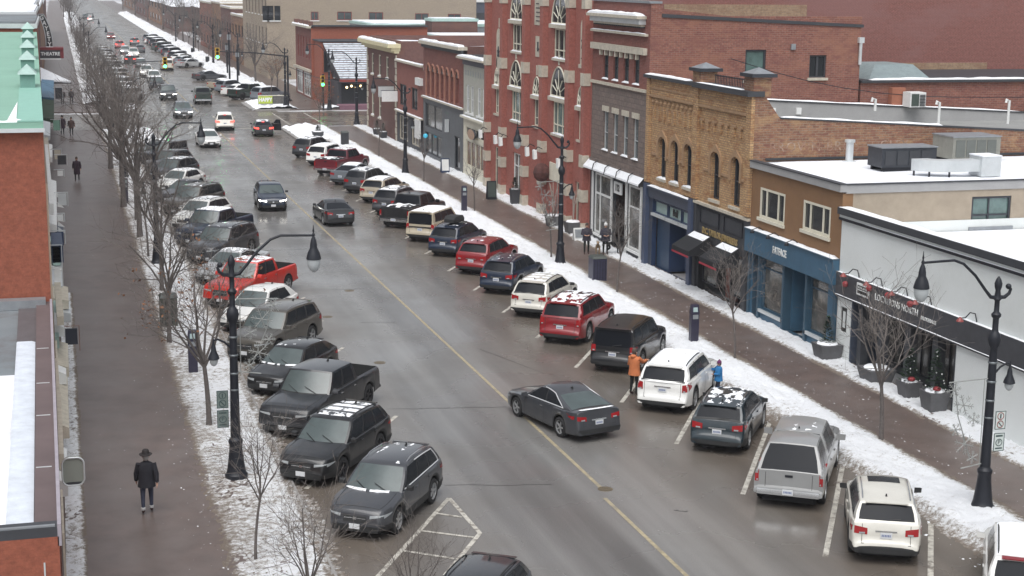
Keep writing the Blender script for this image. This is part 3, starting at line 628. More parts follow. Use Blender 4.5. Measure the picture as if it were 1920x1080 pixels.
for k in range(10): mb = MB(); a = 75.8-.56*k; mb.ball(P(a, 8.75, -.01), .13, HM, 8, 4); mb.build('brick_boss', t, org)
mb = MB(); pbox(mb, P, 69.9, y1+.1, 9.95, 10.12, -.32, .4, pick('charcoal')); pbox(mb, P, y0-.1, 69.88, 9.9, 10.14, -.42, .4, pick('charcoal')); mb.build('cornice', t, org)
snowcap(t, org, 70.9, y1, 10.12, -.30, .1, .10); snowcap(t, org, 64.4, 69.7, 10.14, -.30, -.05, .04)
BR = pick('brick_red')
for a, z_ in ((64.0, 10.75), (69.95, 10.65)):
    mb = MB(); pbox(mb, P, a-.5, a+.52, 9.9, z_, -.12, .72, pick('brick_brown')); ch_ = mb.build('chimney', t, org); mb = MB()
    pbox(mb, P, a-.68, a+.68, z_, z_+.16, -.28, .92, pick('dark_metal')); q0 = P(a, z_+.42, .32)
    vs_ = [P(a-.6, z_+.16, -.2), P(a+.6, z_+.16, -.2), P(a+.6, z_+.16, .84), P(a-.6, z_+.16, .84), q0]; mb.add(vs_, [(0, 1, 4), (1, 2, 4), (2, 3, 4), (3, 0, 4)], pick('grey_metal')); mb.build('chimney_cap', ch_, org)
mb = MB()
for k in range(24): a = 65.0+.18*k; mb.tube([(SX+.5, a, 9.9), (SX+.5, a, 10.55)], .022, pick('black_metal'), 4)
mb.tube([(SX+.5, 64.9, 10.5), (SX+.5, 69.3, 10.5)], .025, pick('black_metal'), 4); mb.build('railing', t, org)
# roof with membrane, far parapet
flat_roof(t, org, SX+.45, SX+25.9, y0+.3, y1-.05, 7.45, mat('grey_roofing', (.25, .255, .25), .85, var=.1, vscale=.8, space='W'))
mb = MB(); GS = pick('grey_stucco'); xa, xb_ = SX+1.25, SX+24
def slope(ya, yb, za, zb, zlo, m): mb.hexa([(xa, ya, zlo), (xb_, ya, zlo), (xb_, yb, zlo), (xa, yb, zlo), (xa, ya, za), (xb_, ya, zb), (xb_, yb, zb), (xa, yb, za)], m)
slope(y0+.001, y0+.3, 8.9, 7.55, 7.2, pick('brick_brown')); slope(y0-.03, y0+.33, 8.97, 7.62, 7.551, pick('charcoal')) if False else None
mb.hexa([(xa, y0-.03, 8.901), (xb_, y0-.03, 7.551), (xb_, y0+.33, 7.551), (xa, y0+.33, 8.901), (xa, y0-.03, 8.97), (xb_, y0-.03, 7.62), (xb_, y0+.33, 7.62), (xa, y0+.33, 8.97)], pick('charcoal'))
mb.build('parapet', t, org); mb = MB(); slope(y1-.5, y1-.03, 8.95, 7.75, 7.2, GS)
mb.hexa([(xa, y1-.55, 8.951), (xb_, y1-.55, 7.751), (xb_, y1-.02, 7.751), (xa, y1-.02, 8.951), (xa, y1-.55, 9.02), (xb_, y1-.55, 7.82), (xb_, y1-.02, 7.82), (xa, y1-.02, 9.02)], pick('charcoal')); mb.build('parapet', t, org)
Ry = PM('y', y0); 
for (ya, z0_, sl, x0_, x1_) in ((y0+.0, 8.97, 1.35/22.75, SX+1.3, SX+9.5), (y1-.5, 9.02, 1.2/22.75, SX+1.3, SX+22)):
    n = 40; rows = []
    for dd, hh in ((0, 0), (.03, .06), (.2, .07), (.28, 0)): rows.append([(x0_+(x1_-x0_)*k/n, ya+dd, z0_-sl*((x1_-x0_)*k/n+x0_-SX-1.25)+.003+hh*(.7+.8*noise.noise(Vector((k*.3, ya, 0))))*(0 if k in (0, n) else 1)) for k in range(n+1)])
    mb = MB(); mb.grid(rows, pick('snow')); mb.build('snow_cap', t, org, smooth=60)
mb = MB()
for xx in (33.6, 36.3, 37.8): mb.box(xx, xx+.28, y1-.62, y1-.5, 7.95, 8.3, pick('white_paint'))
mb.build('wall_vent', t, org)
for k_, s_ in enumerate(['BROWN BROS', 'CITY']):
    text('painted_lettering', s_, mat('ghost_paint', (.33, .25, .19), .9, var=.5, vscale=5, space='W', dirt=(.24, .12, .08), dscale=3, dthr=.5, dw=.1), t, org, ((32.6 if k_ == 0 else 36.6), y0-.004, 7.62), .62, 'y', sx=1.0, ext=.002, spacing=1.15)
mb = MB(); pbox(mb, PM('y', y0), SX+.6, SX+24, 7.06, 7.16, -.05, 0, pick('charcoal')); mb.build('flashing', t, org)
# left shopfront (navy) and jeweller's shopfront (charcoal)
BDk = pick('blue_dark'); NV = pick('navy_paint')
mb = MB(); opsA = [(70.25, 75.6, .12, 3.72)]
wall(mb, P, 70.1, 76.5, .05, 4.4, opsA, NV, .25, BDk)
for a in (76.28, 70.12): pbox(mb, P, a-.2, a+.2, .05, 4.45, -.22, -.002, mat('blue_pilaster', (.055, .075, .13), .5, var=.1))
pbox(mb, P, 70.35, 76.05, 3.75, 4.25, -.1, -.002, NV); pbox(mb, P, 70.35, 76.05, 4.25, 4.36, -.22, -.002, NV)
mb.build('shopfront', t, org); snowcap(t, org, 70.4, 76.0, 4.36, -.21, -.01, .1)
for a, b in ((73.7, 75.5), (71.85, 73.6), (70.3, 71.75)): window(t, org, P, a, b, 2.98, 3.66, BDk, mat('glass_lit', (.30, .40, .38), .25, var=.1), fw=.07, depth=.14, sill=pick('light_metal'))
mb = MB(); pbox(mb, P, 73.9, 75.6, .1, 2.9, .3, .36, mat('panel_blue', (.03, .06, .11), .4)); pbox(mb, P, 70.3, 72.0, .1, 2.9, .5, .56, pick('blue_dark')); pbox(mb, P, 72.0, 73.9, .1, 2.9, 1.2, 1.25, mat('door_blue', (.016, .032, .085), .4)); pbox(mb, P, 73.85, 73.9, .1, 2.9, .3, 1.2, BDk); mb.build('door_surround', t, org)
window(t, org, PM('x', SX+.2), 70.35, 71.6, .7, 2.8, BDk, pick('glass_mid'), fw=.06, depth=.12)
mb = MB(); pbox(mb, P, 72.3, 73.5, .12, 2.5, 1.14, 1.2, mat('door_blue2', (.02, .04, .10), .35)); dd = mb.build('door', t, org); mb = MB(); pbox(mb, P, 72.4, 72.45, 1.0, 1.3, 1.08, 1.14, pick('light_metal')); mb.build('handle', dd, org)
text('lettering', 'Bell', pick('letter_black'), t, org, (SX+.1, 72.7, 3.32), .5, sx=.9, bold=.015)
mb = MB(); opsB = [(64.3, 69.3, .1, 2.55)]
wall(mb, P, y0, 69.9, .05, 4.4, opsB, CH_, .4, pick('black_cloth')); pbox(mb, P, y0, 69.85, 4.32, 4.45, -.16, -.002, pick('stone'))
for a in (63.75, 69.65): pbox(mb, P, a-.16, a+.16, .05, 4.3, -.12, -.002, CH_)
for a, b in ((64.3, 66.4), (66.95, 69.2)):
    pbox(mb, P, a, b, 3.42, 3.46, -.05, -.002, pick('black_metal')); pbox(mb, P, a, b, 4.12, 4.16, -.05, -.002, pick('black_metal'))
    pbox(mb, P, a, a+.05, 3.46, 4.12, -.05, -.002, pick('black_metal')); pbox(mb, P, b-.05, b, 3.46, 4.12, -.05, -.002, pick('black_metal'))
mb.build('shopfront', t, org)
for a, b in ((64.4, 65.9), (67.4, 69.2)): window(t, org, PM('x', SX+.1), a, b, .5, 2.4, pick('black_metal'), pick('glass_shop'), fw=.07, depth=.14)
mb = MB(); pbox(mb, P, 66.0, 67.3, .1, 2.5, .6, .66, pick('brick_red')); mb.build('door', t, org)
text('lettering', 'D.C. TAYLOR JEWELLERS', pick('gold'), t, org, (SX-.03, 66.85, 3.1), .42, sx=.88, bold=.012, ext=.02)
def awning(a0, a1, snow=True):
    mb = MB(); bc = pick('black_cloth'); zt, zb = 2.95, 2.3; dpt = 1.25
    A = [P(a0, zt, -.13), P(a1, zt, -.13), P(a1, zb, -dpt), P(a0, zb, -dpt)]
    mb.add([*A, P(a0, zb, -.13), P(a1, zb, -.13)], [(0, 1, 2, 3), (0, 3, 4), (1, 5, 2)], bc)
    mb.add([P(a0, zb, -dpt), P(a1, zb, -dpt), P(a1, zb-.22, -dpt), P(a0, zb-.22, -dpt)], [(0, 1, 2, 3)], bc)
    for a in (a0, a1): mb.add([P(a, zb, -dpt), P(a, zb, -.13), P(a, zb-.22, -.13), P(a, zb-.22, -dpt)], [(0, 1, 2, 3)], bc)
    mb.add([P(a0-.01, zb-.22, -dpt-.01), P(a1, zb-.22, -dpt-.01), P(a1, zb-.32, -dpt-.01), P(a0-.01, zb-.32, -dpt-.01)], [(0, 1, 2, 3)], pick('red_awning'))
    aw = mb.build('awning', t, org)
    mb = MB(); rows = []
    for j in range(4):
        f = .02+.30*j/3; rows.append([P(a0+(a1-a0)*(.05+.9*i/8), zt-(zt-zb)*f+.03+(.05 if 0 < i < 8 and 0 < j < 3 else -.02), -.13-(dpt-.13)*f) for i in range(9)])
    mb.grid(rows, pick('snow')); mb.build('snow_cap', aw, org, smooth=60)
awning(67.6, 69.7); awning(64.3, 66.3)
# ===== R4: grey stone lower, red brick upper =====
y0, y1 = 76.6, 85.65; org = (SX, y0, 0)
t = thing('shop_building', 'building with rough grey stone below and red brick above, two rows of narrow windows', 'building', org)
mb = MB(); w3 = [(c-.42, c+.42, 9.42, 11.0) for c in (83.4, 81.75, 80.1, 78.5)]; w2 = [(c-.42, c+.42, 5.42, 7.62) for c in (83.2, 81.6, 80.0, 78.4)]
wall(mb, P, y0, y1, 9.05, 13.75, w3, BR, .2); wall(mb, P, y0, y1, 4.62, 9.05, w2, pick('stone_block'), .22)
BSd = pick('brick_side'); Q = PM('y', y0)
sw = [(35.0, 36.2, 9.75, 11.35), (38.75, 39.75, 9.85, 11.05)]
wall(mb, Q, SX, 41.75, -.1, 13.1, sw, BSd, .18)
mb.add([(SX, y1, -.1), (41.75, y1, -.1), (41.75, y1, 12.5), (SX, y1, 13.7)], [(0, 1, 2, 3)], BSd)
mb.add([(41.75, y0, -.1), (41.75, y1, -.1), (41.75, y1, 12.6), (41.75, y0, 12.6)], [(0, 1, 2, 3)], BSd)
mb.add([(SX+.001, y0-.001, 13.1), (SX+.6, y0-.001, 13.1), (SX+.6, y0-.001, 13.75), (SX+.001, y0-.001, 13.75)], [(0, 1, 2, 3)], BSd)
mb.build('wall', t, org)
mb = MB(); mb.hexa([(SX+.6, y0-.06, 13.02), (41.85, y0-.06, 12.52), (41.85, y0+.3, 12.52), (SX+.6, y0+.3, 13.02), (SX+.6, y0-.06, 13.2), (41.85, y0-.06, 12.68), (41.85, y0+.3, 12.68), (SX+.6, y0+.3, 13.2)], pick('charcoal'))
pbox(mb, P, y0-.03, y1, 13.72, 13.84, -.1, .6, pick('grey_metal')); mb.build('coping', t, org)
mb = MB(); mb.add([(SX+.6, y0+.3, 13.05), (41.75, y0+.3, 12.5), (41.75, y1, 12.5), (SX+.6, y1, 13.05)], [(0, 1, 2, 3)], pick('asphalt_roof')); mb.build('roof', t, org)
for a, b, c, d in w3: window(t, org, P, a, b, c, d, pick('dark_metal'), pick('glass_mid'), hs=(.5, ), fw=.06, depth=.16, snow=True)
for a, b, c, d in w2: window(t, org, P, a, b, c, d, pick('light_metal'), pick('glass_mid'), hs=(.45, ), fw=.06, depth=.16, snow=True)
mb = MB()
for a, b, c, d in w2: pbox(mb, P, a-.12, b+.12, d, d+.3, -.05, -.002, pick('stone'))
mb.build('lintel', t, org)
ST = pick('stone'); mb = MB(); pbox(mb, P, y0+.4, y1-.1, 11.05, 11.4, -.22, -.002, ST); pbox(mb, P, y0+.3, y1, 12.02, 12.14, -.2, -.002, ST); pbox(mb, P, y0+.1, y1, 9.1, 9.26, -.14, -.002, ST)
pbox(mb, P, 77.2, 85.4, 12.9, 13.06, -.55, -.002, ST); pbox(mb, P, 77.3, 85.2, 12.62, 12.9, -.4, -.002, pick('light_metal')); pbox(mb, P, 77.4, 85.0, 12.5, 12.62, -.25, -.003, ST)
for k in range(8): a = 84.0-.82*k; pbox(mb, P, a-.07, a+.07, 10.75, 11.05, -.18, -.004, ST)
for k in range(26): a = 85.0-.3*k; pbox(mb, P, a-.05, a+.05, 12.42, 12.5, -.2, -.004, pick('charcoal'))
mb.build('cornice', t, org); snowcap(t, org, 77.2, 85.4, 13.06, -.53, -.05, .22); snowcap(t, org, y0+.3, y1, 12.14, -.2, -.05, .06)
pbq = MB(); pbox(pbq, P, y0, y1, 4.62, 4.78, -.1, -.002, pick('stone_block')); pbq.build('ledge', t, org)
window(t, org, Q, 35.0, 36.2, 9.75, 11.35, pick('dark_metal'), pick('glass_green'), fw=.1, depth=.14, sill=ST, snow=False)
window(t, org, Q, 38.75, 39.75, 9.85, 11.05, pick('charcoal'), pick('glass_dark'), nv=1, fw=.08, bw=.12, depth=.14, sill=ST)
mb = MB(); pbox(mb, Q, 37.6, 37.85, 11.35, 11.65, -.12, 0, pick('grey_metal')); mb.build('junction_box', t, org)
mb = MB(); mb.tube([(41.7, y0-.1, 11.9), (41.7, y0-.1, 10.55)], .09, pick('light_metal'), 8); mb.box(41.55, 41.85, y0-.22, y0+.02, 11.7, 12.0, pick('light_metal')); mb.build('downpipe', t, org)
# white-framed shopfront
WP = pick('white_paint'); mb = MB(); opsA = [(82.0, 84.9, .5, 4.0), (77.3, 79.3, .5, 4.0), (79.6, 81.7, .1, 3.9)]
wall(mb, P, y0+.1, y1-.02, .05, 4.5, opsA, pick('charcoal'), .2)
for a0_, a1_ in ((85.0, 85.2), (81.75, 81.95), (79.35, 79.55), (77.1, 77.28)): pbox(mb, P, a0_, a1_, .1, 4.1, -.08, -.002, WP)
mb.build('shopfront', t, org)
window(t, org, P, 82.0, 84.9, .5, 4.0, WP, pick('glass_shop'), hs=(.66, ), nv=1, vs=(.7, ), fw=.12, bw=.12, depth=.1, sill=WP); window(t, org, P, 77.3, 79.3, .5, 4.0, WP, pick('glass_shop'), hs=(.66, ), fw=.12, depth=.1, sill=WP)
mb = MB(); pbox(mb, P, 79.6, 81.7, .1, 3.9, 1.0, 1.05, pick('glass_shop')); dd = mb.build('door', t, org)
mb = MB(); pbox(mb, P, 80.15, 81.35, 3.25, 3.9, -.1, -.02, WP); mb.build('number_board', t, org); text('lettering', '112', pick('letter_black'), t, org, (SX-.11, 80.75, 3.58), .5, sx=.9, bold=.02)
mb = MB(); rows = [[P(y0+.15, 4.72, 0), P(y1+.2, 4.72, 0)], [P(y0+.15, 4.28, -.4), P(y1+.2, 4.28, -.4)], [P(y0+.15, 4.18, -.4), P(y1+.2, 4.18, -.4)]]; mb.grid(rows, pick('snow')); aw = mb.build('awning', t, org)
mb = MB()
for a in (84.2, 82.2, 80.3, 78.4): mb.tube([P(a, 4.15, -.42), P(a-.05, 4.55, -.35), P(a, 4.74, -.05)], .03, pick('black_metal'), 5)
mb.build('bracket', t, org)
# ===== R5: red masonic hall =====
y0, y1 = 85.72, 108.25; org = (SX, y0, 0)
t = thing('hall_building', 'tall painted red brick hall with pointed fan windows and cream stone blocks on its piers', 'building', org)
BM = pick('brick_masonic'); mb = MB(); TOP = 19.0
pil = [(107.95, .55), (103.9, .6), (98.55, .65), (94.6, .65), (89.3, .7), (86.3, .55)]
big = [(101.3, 3.0), (91.9, 3.3)]; small2 = [(106.1, 1.4), (96.5, 1.9), (87.55, 1.5)]
ops = []
for c, w_ in big: ops += [(c-w_*.38, c+w_*.38, 5.45, 7.45), (c-w_*.38, c+w_*.38, 10.1, 11.9)]
for c, w_ in small2: ops += [(c-w_*.36, c+w_*.36, 5.55, 7.3)]
gops = [(100.0, 101.9, .15, 3.3), (105.7, 106.6, .15, 3.2), (87.3, 88.4, .15, 3.0)]
wall(mb, P, y0, y1, 0, TOP, ops+gops, BM, .2)
BB = pick('brick_big'); mb.add([(SX, y0, 0), (62, y0, 0), (62, y0, TOP), (SX, y0, TOP)], [(0, 1, 2, 3)], BB); mb.add([(SX, y1, 0), (62, y1, 0), (62, y1, TOP), (SX, y1, TOP)], [(0, 1, 2, 3)], BB); mb.add([(SX, y0, TOP), (62, y0, TOP), (62, y1, TOP), (SX, y1, TOP)], [(0, 1, 2, 3)], pick('asphalt_roof'))
mb.add([(62, y0, 0), (62, y1, 0), (62, y1, TOP), (62, y0, TOP)], [(0, 1, 2, 3)], BB)
Bf = brick('brick_buff2', (.34, .235, .15), (.28, .18, .11), (.27, .2, .15), patch=(.22, .12, .08), bw=.3, rh=.1)
mb.box(33.9, 43.0, y0-.05, y0-.004, 12.8, 13.55, Bf); mb.box(47.2, 55.5, y0-.05, y0-.004, 9.3, 10.1, Bf)
mb.build('wall', t, org)
mb = MB()
for a, w_ in pil:
    mb = MB(); pbox(mb, P, a-w_/2, a+w_/2, 0, TOP, -.38, -.002, BM); pr_ = mb.build('pier', t, org)
    for z_ in (.45, 2.4, 4.45, 9.2, 13.6):
        mb = MB(); pbox(mb, P, a-w_/2-.05, a+w_/2+.05, z_-.36, z_+.36, -.42, -.004, ST); mb.build('stone_block', pr_, org)
def lancet(parent, c, w_, zs, h, fan=True):
    """pointed-arch fan light: pane and cream glazing bars, sill stone under it"""
    n = 8; r = w_/2; pts = []
    for k in range(n+1):
        f = k/n; pts.append((c+r*(1-f**1.7), zs+h*math.sin(f*math.pi/2)))
    left = [(2*c-a, z) for a, z in pts[::-1][1:]]; out = pts+left
    m_ = MB(); fr = MB(); 
    cen = (c, zs+h*.12)
    k = len(out)
    for i in range(k-1): fr.tube([P(*out[i], -.03), P(*out[i+1], -.03)], .055, pick('cream_paint'), 4)
    fr.tube([P(c-r, zs+.03, -.03), P(c+r, zs+.03, -.03)], .06, pick('cream_paint'), 4)
    for an in (35, 62, 90, 118, 145):
        a = R_(an); L0, L1 = h*.28, h*(.80 if an != 90 else .95)
        ex = c+math.cos(a)*min(L1, r*.9/max(.2, abs(math.cos(a)))); ez = zs+math.sin(a)*L1*(.95 if an == 90 else .8)
        fr.tube([P(c+math.cos(a)*L0*.6, zs+math.sin(a)*L0, -.035), P(ex, ez, -.035)], .035, pick('cream_paint'), 4)
    for i in range(6): a, b = R_(30*i), R_(30*i+30); fr.tube([P(c+math.cos(a)*h*.2, zs+.02+math.sin(a)*h*.28, -.035), P(c+math.cos(b)*h*.2, zs+.02+math.sin(b)*h*.28, -.035)], .03, pick('cream_paint'), 4)
    f_ = fr.build('fan_window', parent, org)
    m_.add([P(a, z, -.012) for a, z in out], [tuple(range(k))], pick('glass_dark')); m_.build('pane', f_, org)
    s_ = MB(); pbox(s_, P, c-r-.15, c+r+.15, zs-.26, zs-.02, -.2, -.003, ST); s_.build('sill', f_, org)
    snowcap(f_, org, c-r-.13, c+r+.13, zs-.02, -.19, -.04, .07)
    k_ = MB(); pbox(k_, P, c-.11, c+.11, zs+h+.12, zs+h+.75, -.06, -.003, ST); k_.build('keystone', f_, org)
for c, w_ in big:
    lancet(t, c, w_*.95, 7.75, 1.75 if c > 95 else 1.85); lancet(t, c, w_*.95, 12.2, 1.9)
    for z0_, z1_, g_ in ((5.45, 7.45, 'glass_green'), (10.1, 11.9, 'glass_dark')):
        window(t, org, P, c-w_*.38, c+w_*.38, z0_, z1_, pick('cream_paint'), pick(g_), nv=2, vs=(.3, .7), hs=(.28, ), fw=.07, bw=.08, depth=.14, sill=ST, snow=True)
for c, w_ in small2:
    lancet(t, c, w_*.8, 7.55, 1.15); window(t, org, P, c-w_*.36, c+w_*.36, 5.55, 7.3, pick('cream_paint'), pick('glass_mid'), nv=1, hs=(.3, ), fw=.07, depth=.14, sill=ST, snow=False)
# cream plaques
mb = MB()
for c, w_, z0_, z1_ in ((105.6, 1.15, 8.55, 11.0), (87.2, 1.15, 10.0, 12.2)):
    pbox(mb, P, c-w_/2, c+w_/2, z0_, z1_, -.06, -.003, ST); r = w_/2; n = 8; arc = [P(c+r*math.cos(R_(180*k/n)), z1_+.5*math.sin(R_(180*k/n)), -.06) for k in range(n+1)]; mb.add(arc, [tuple(range(n+1))], ST)
    pbox(mb, P, c-.08, c+.08, z1_+.55, z1_+1.2, -.05, -.003, ST); pbox(mb, P, c-w_/2-.12, c+w_/2+.12, z0_-.22, z0_, -.12, -.003, ST)
pbox(mb, P, 96.3-.8, 96.3+.8, 12.0, 13.7, -.06, -.003, ST); pbox(mb, P, 96.2-.62, 96.2+.62, 10.0, 11.3, -.06, -.003, ST)
mb.build('stone_plaque', t, org)
mb = MB(); bl = pick('charcoal')
def seg(p, q, r=.05): mb.tube([P(*p, -.07), P(*q, -.07)], r, bl, 4)
for c, z_, s in ((105.6, 9.9, .35), (87.2, 11.35, .42)):
    seg((c-s*.6, z_-s), (c, z_+s)); seg((c+s*.6, z_-s), (c, z_+s)); seg((c-s*.7, z_+.2*s), (c, z_-s)); seg((c+s*.7, z_+.2*s), (c, z_-s))
seg((96.2, 10.35), (96.2, 10.95), .07); seg((96.0, 10.5), (96.4, 10.5), .05)
for k in range(5): seg((96.3-.42, 13.35-.27*k), (96.3+.42, 13.35-.27*k), .035)
seg((87.2-.3, 10.35), (87.2+.3, 10.35), .06)
mb.build('carved_emblem', t, org)
for a, b, c, d in gops: window(t, org, P, a, b, c, d, WP if b-a > 1.5 else pick('stone'), pick('glass_shop'), hs=(.72, ), nv=1 if b-a > 1.5 else 0, fw=.09, depth=.15)
mb = MB(); pbox(mb, P, 90.6, 93.4, 2.5, 3.6, -.08, -.003, pick('cream_paint')); mb.build('sign_board', t, org)
for a in (107.2, 103.2, 101.9, 95.6, 93.9, 89.0): # small spotlights with white cards
    mb = MB(); mb.tube([P(a, 4.35, -.4), P(a, 4.5, -.7), P(a-.05, 4.3, -.9)], .03, pick('black_metal'), 5); mb.hexa([P(a-.22, 3.72, -1.0), P(a+.12, 3.72, -1.0), P(a+.12, 3.76, -.8), P(a-.22, 3.76, -.8), P(a-.12, 4.3, -1.0), P(a+.22, 4.3, -1.0), P(a+.22, 4.32, -.8), P(a-.12, 4.32, -.8)], pick('letter_white')); mb.build('hanging_lantern', t, org)
# big rear block wing on R3/R4's far side is the hall's side wall; grey lean-to roof below it
tt = thing('rear_building', 'low red brick rear building with a dark snow-edged roof below the big brick wall', 'building', (41.9, 76.6, 0)); o_ = (41.9, 76.6, 0)
mb = MB(); mb.box(41.9, 61, 76.6, 85.6, 0, 9.55, BSd); mb.build('wall', tt, o_)
mb = MB(); mb.box(41.85, 61, 76.4, 85.6, 9.56, 9.7, pick('charcoal')); mb.hexa([(42.6, 77.0, 9.7), (46.4, 77.0, 9.7), (46.4, 84.5, 9.7), (42.6, 84.5, 9.7), (44.0, 79, 10.4), (46.4, 79, 10.4), (46.4, 82, 10.4), (44.0, 82, 10.4)], mat('slate_blue', (.20, .25, .26), .6)); mb.build('roof', tt, o_)
snowcap(tt, o_, 42.5, 54, 9.7, -.15+0, .35, .12, PM('y', 76.6))
mb = MB(); mb.box(43.6, 44.4, 76.2, 76.6, 7.9, 9.3, mat('brick_patch', (.33, .13, .08), .9)); mb.build('chimney', tt, o_)
tt = thing('air_conditioner', 'white louvred condenser box standing on the grey parapet wall', 'rooftop unit', (44.3, 76.0, 8.2)); o_ = (44.3, 76.0, 8.2)
mb = MB(); mb.box(44.2, 45.15, 75.3, 76.1, 8.3, 9.1, WP); mb.build('cabinet', tt, o_); mb = MB(); mb.box(44.28, 44.72, 75.26, 75.3, 8.38, 9.02, mat('fan_dark', (.05, .07, .06), .6)); mb.build('fan_grille', tt, o_); mb = MB()
for k in range(8): mb.box(44.78, 45.1, 75.25, 75.3, 8.38+.08*k, 8.42+.08*k, bl)
mb.build('louvre', tt, o_)
for i, (px, py, hh) in enumerate(((1641, 200, .35), (1760, 225, .9), (1890, 225, 1.0))):
    x, y = G(px, py, 8.9 if i == 0 else 8.0); zz = 8.9 if i == 0 else 8.0
    mb = MB(); mb.tube([(x, y, zz-.2), (x, y, zz+hh), (x-.2, y-.05, zz+hh+.06), (x-.22, y-.05, zz+hh-.1)], .07, WP, 7); tag(mb.build('vent_pipe', None, (x, y, zz), loc=(x, y, zz)), ['short white stub pipe on the grey parapet', 'bent white pipe on the roof right of the condenser box', 'tall white bent pipe by the right edge of the far roof'][i], 'flue')
# ===== R6: pale grey and white =====
y0, y1 = 108.3, 115.6; org = (SX, y0, 0)
t = thing('shop_building', 'narrow pale grey-white building with tall paired windows and a cream bay shop window', 'building', org)
PG = mat('pale_grey', (.42, .42, .37), .75, var=.08, space='W'); mb = MB(); ops = [(c-.42, c+.42, 4.95, 7.0) for c in (114.3, 113.0, 111.0, 109.6)]
wall(mb, P, y0, y1, 4.6, 8.5, ops, PG, .15); wall(mb, P, y0, y1, 0, 4.6, [(109.4, 114.9, .9, 2.9), (109.4, 114.9, 3.15, 3.9)], pick('cream_paint'), .3); shell(mb, SX, SX+14, y0, y1, 8.4, pick('brick_dark')); mb.build('wall', t, org)
for a, b, c, d in ops: window(t, org, P, a, b, c, d, WP, pick('glass_mid'), hs=(.5, ), nv=1, fw=.09, bw=.06, depth=.1, sill=WP)
for a in (109.4, 112.1): window(t, org, P, a, a+2.7, .9, 2.9, pick('cream_paint'), mat('glass_warm', (.16, .09, .05), .2, var=.6, vscale=2, space='W'), nv=1, fw=.12, depth=.1)
window(t, org, P, 109.4, 114.9, 3.15, 3.9, pick('cream_paint'), pick('glass_dark'), nv=3, fw=.1, depth=.1)
mb = MB(); 
for k in range(9): a = 114.9-.72*k; pbox(mb, P, a-.1, a+.1, 7.7, 8.1, -.012, -.002, pick('grey_metal'))
pbox(mb, P, y0, y1, 8.5, 8.95, -.1, .3, mat('slate_band', (.12, .12, .14), .8)); pbox(mb, P, y0-.02, y1+.3, 8.95, 9.1, -.55, .3, pick('stone')); pbox(mb, P, y0, y1, 4.5, 4.66, -.3, -.002, pick('cream_paint')); mb.build('cornice', t, org); snowcap(t, org, y0, y1+.2, 9.1, -.53, .2, .2); snowcap(t, org, y0, y1, 4.66, -.28, -.02, .06)
n = 16; rows = [[P(112.0+1.05*math.cos(R_(360*k/n)), 3.5+.38*math.sin(R_(360*k/n)), dd) for k in range(n+1)] for dd in (-.35, -.2)]; mb = MB(); mb.grid(rows, bl); mb.add([P(112.0+1.05*math.cos(R_(360*k/n)), 3.5+.38*math.sin(R_(360*k/n)), -.352) for k in range(n)], [tuple(range(n))], mat('sign_tan', (.42, .28, .20), .6)); mb.build('oval_sign', t, org)
flat_roof(t, org, SX+.3, SX+13.9, y0+.05, y1-.05, 8.5, pick('asphalt_roof'), par=.5, pm=pick('brick_dark'), snow=(SX+.6, SX+13.5, y0+.4, y1-.4))
# ===== R7: red brick with arcade windows over a grey shop =====
y0, y1 = 115.65, 129.3; org = (SX, y0, 0)
t = thing('shop_building', 'red brick building with a row of tall round-headed niches over a grey shopfront', 'building', org)
mb = MB(); cs = [127.3-1.62*k for k in range(7)]; ops = [(c-.45, c+.45, 5.35, 7.3) for c in cs]
wall(mb, P, y0, y1, 5.1, 9.5, ops, BR, .3); shell(mb, SX, SX+16, y0, y1, 9.0, pick('brick_dark')); wall(mb, P, y0, y1, 0, 5.1, [(122.5, 128.6, 2.6, 4.6), (122.8, 128.6, .4, 2.2), (116.6, 118.4, .2, 2.8)], mat('grey_front', (.12, .13, .14), .6, var=.1, space='W'), .2); mb.build('wall', t, org)
for a, b, c, d in ops: window(t, org, P, a, b, c, d, pick('window_red'), pick('glass_dark'), hs=(.5, ), fw=.08, depth=.25)
window(t, org, P, 122.5, 128.6, 2.6, 4.6, pick('dark_metal'), pick('glass_shop'), nv=1, fw=.1); window(t, org, P, 122.8, 128.6, .4, 2.2, pick('dark_metal'), pick('glass_mid'), nv=2, fw=.1); window(t, org, P, 116.6, 118.4, .2, 2.8, pick('black_metal'), pick('glass_dark'), fw=.12)
mb = MB()
for c in cs:
    n = 8; 
    for k in range(n): mb.tube([P(c+.62*math.cos(R_(180*k/n)), 7.3+.6*math.sin(R_(180*k/n)), -.03), P(c+.62*math.cos(R_(180*(k+1)/n)), 7.3+.6*math.sin(R_(180*(k+1)/n)), -.03)], .09, mat('brick_pale', (.36, .17, .12), .8, var=.1), 4)
    mb.add([P(c+.5*math.cos(R_(180*k/n)), 7.3+.5*math.sin(R_(180*k/n)), -.01) for k in range(n+1)], [tuple(range(n+1))], pick('glass_dark')); pbox(mb, P, c+.62, c+.82, 5.2, 7.3, -.1, -.002, mat('brick_pale', (.3, .1, .1)))
mb.build('arcade', t, org)
mb = MB(); pbox(mb, P, y0, y1, 9.5, 9.75, -.45, .3, pick('stone')); pbox(mb, P, y0, y1, 9.2, 9.5, -.2, -.002, pick('charcoal')); pbox(mb, P, y0, y1, 5.0, 5.14, -.22, -.002, ST); mb.build('cornice', t, org); snowcap(t, org, y0, y1, 9.75, -.43, .1, .2); snowcap(t, org, y0, y1, 5.14, -.2, -.02, .06)
flat_roof(t, org, SX+.3, SX+15.9, y0+.05, y1-.05, 9.2, pick('asphalt_roof'), par=.6, pm=pick('brick_dark'), snow=(SX+.6, SX+15.5, y0+.4, y1-.4))
mb = MB(); mb.ball(P(127.2, 1.9, -.3), .2, pick('teal_glow'), 8, 5); mb.build('neon_sign', t, org)
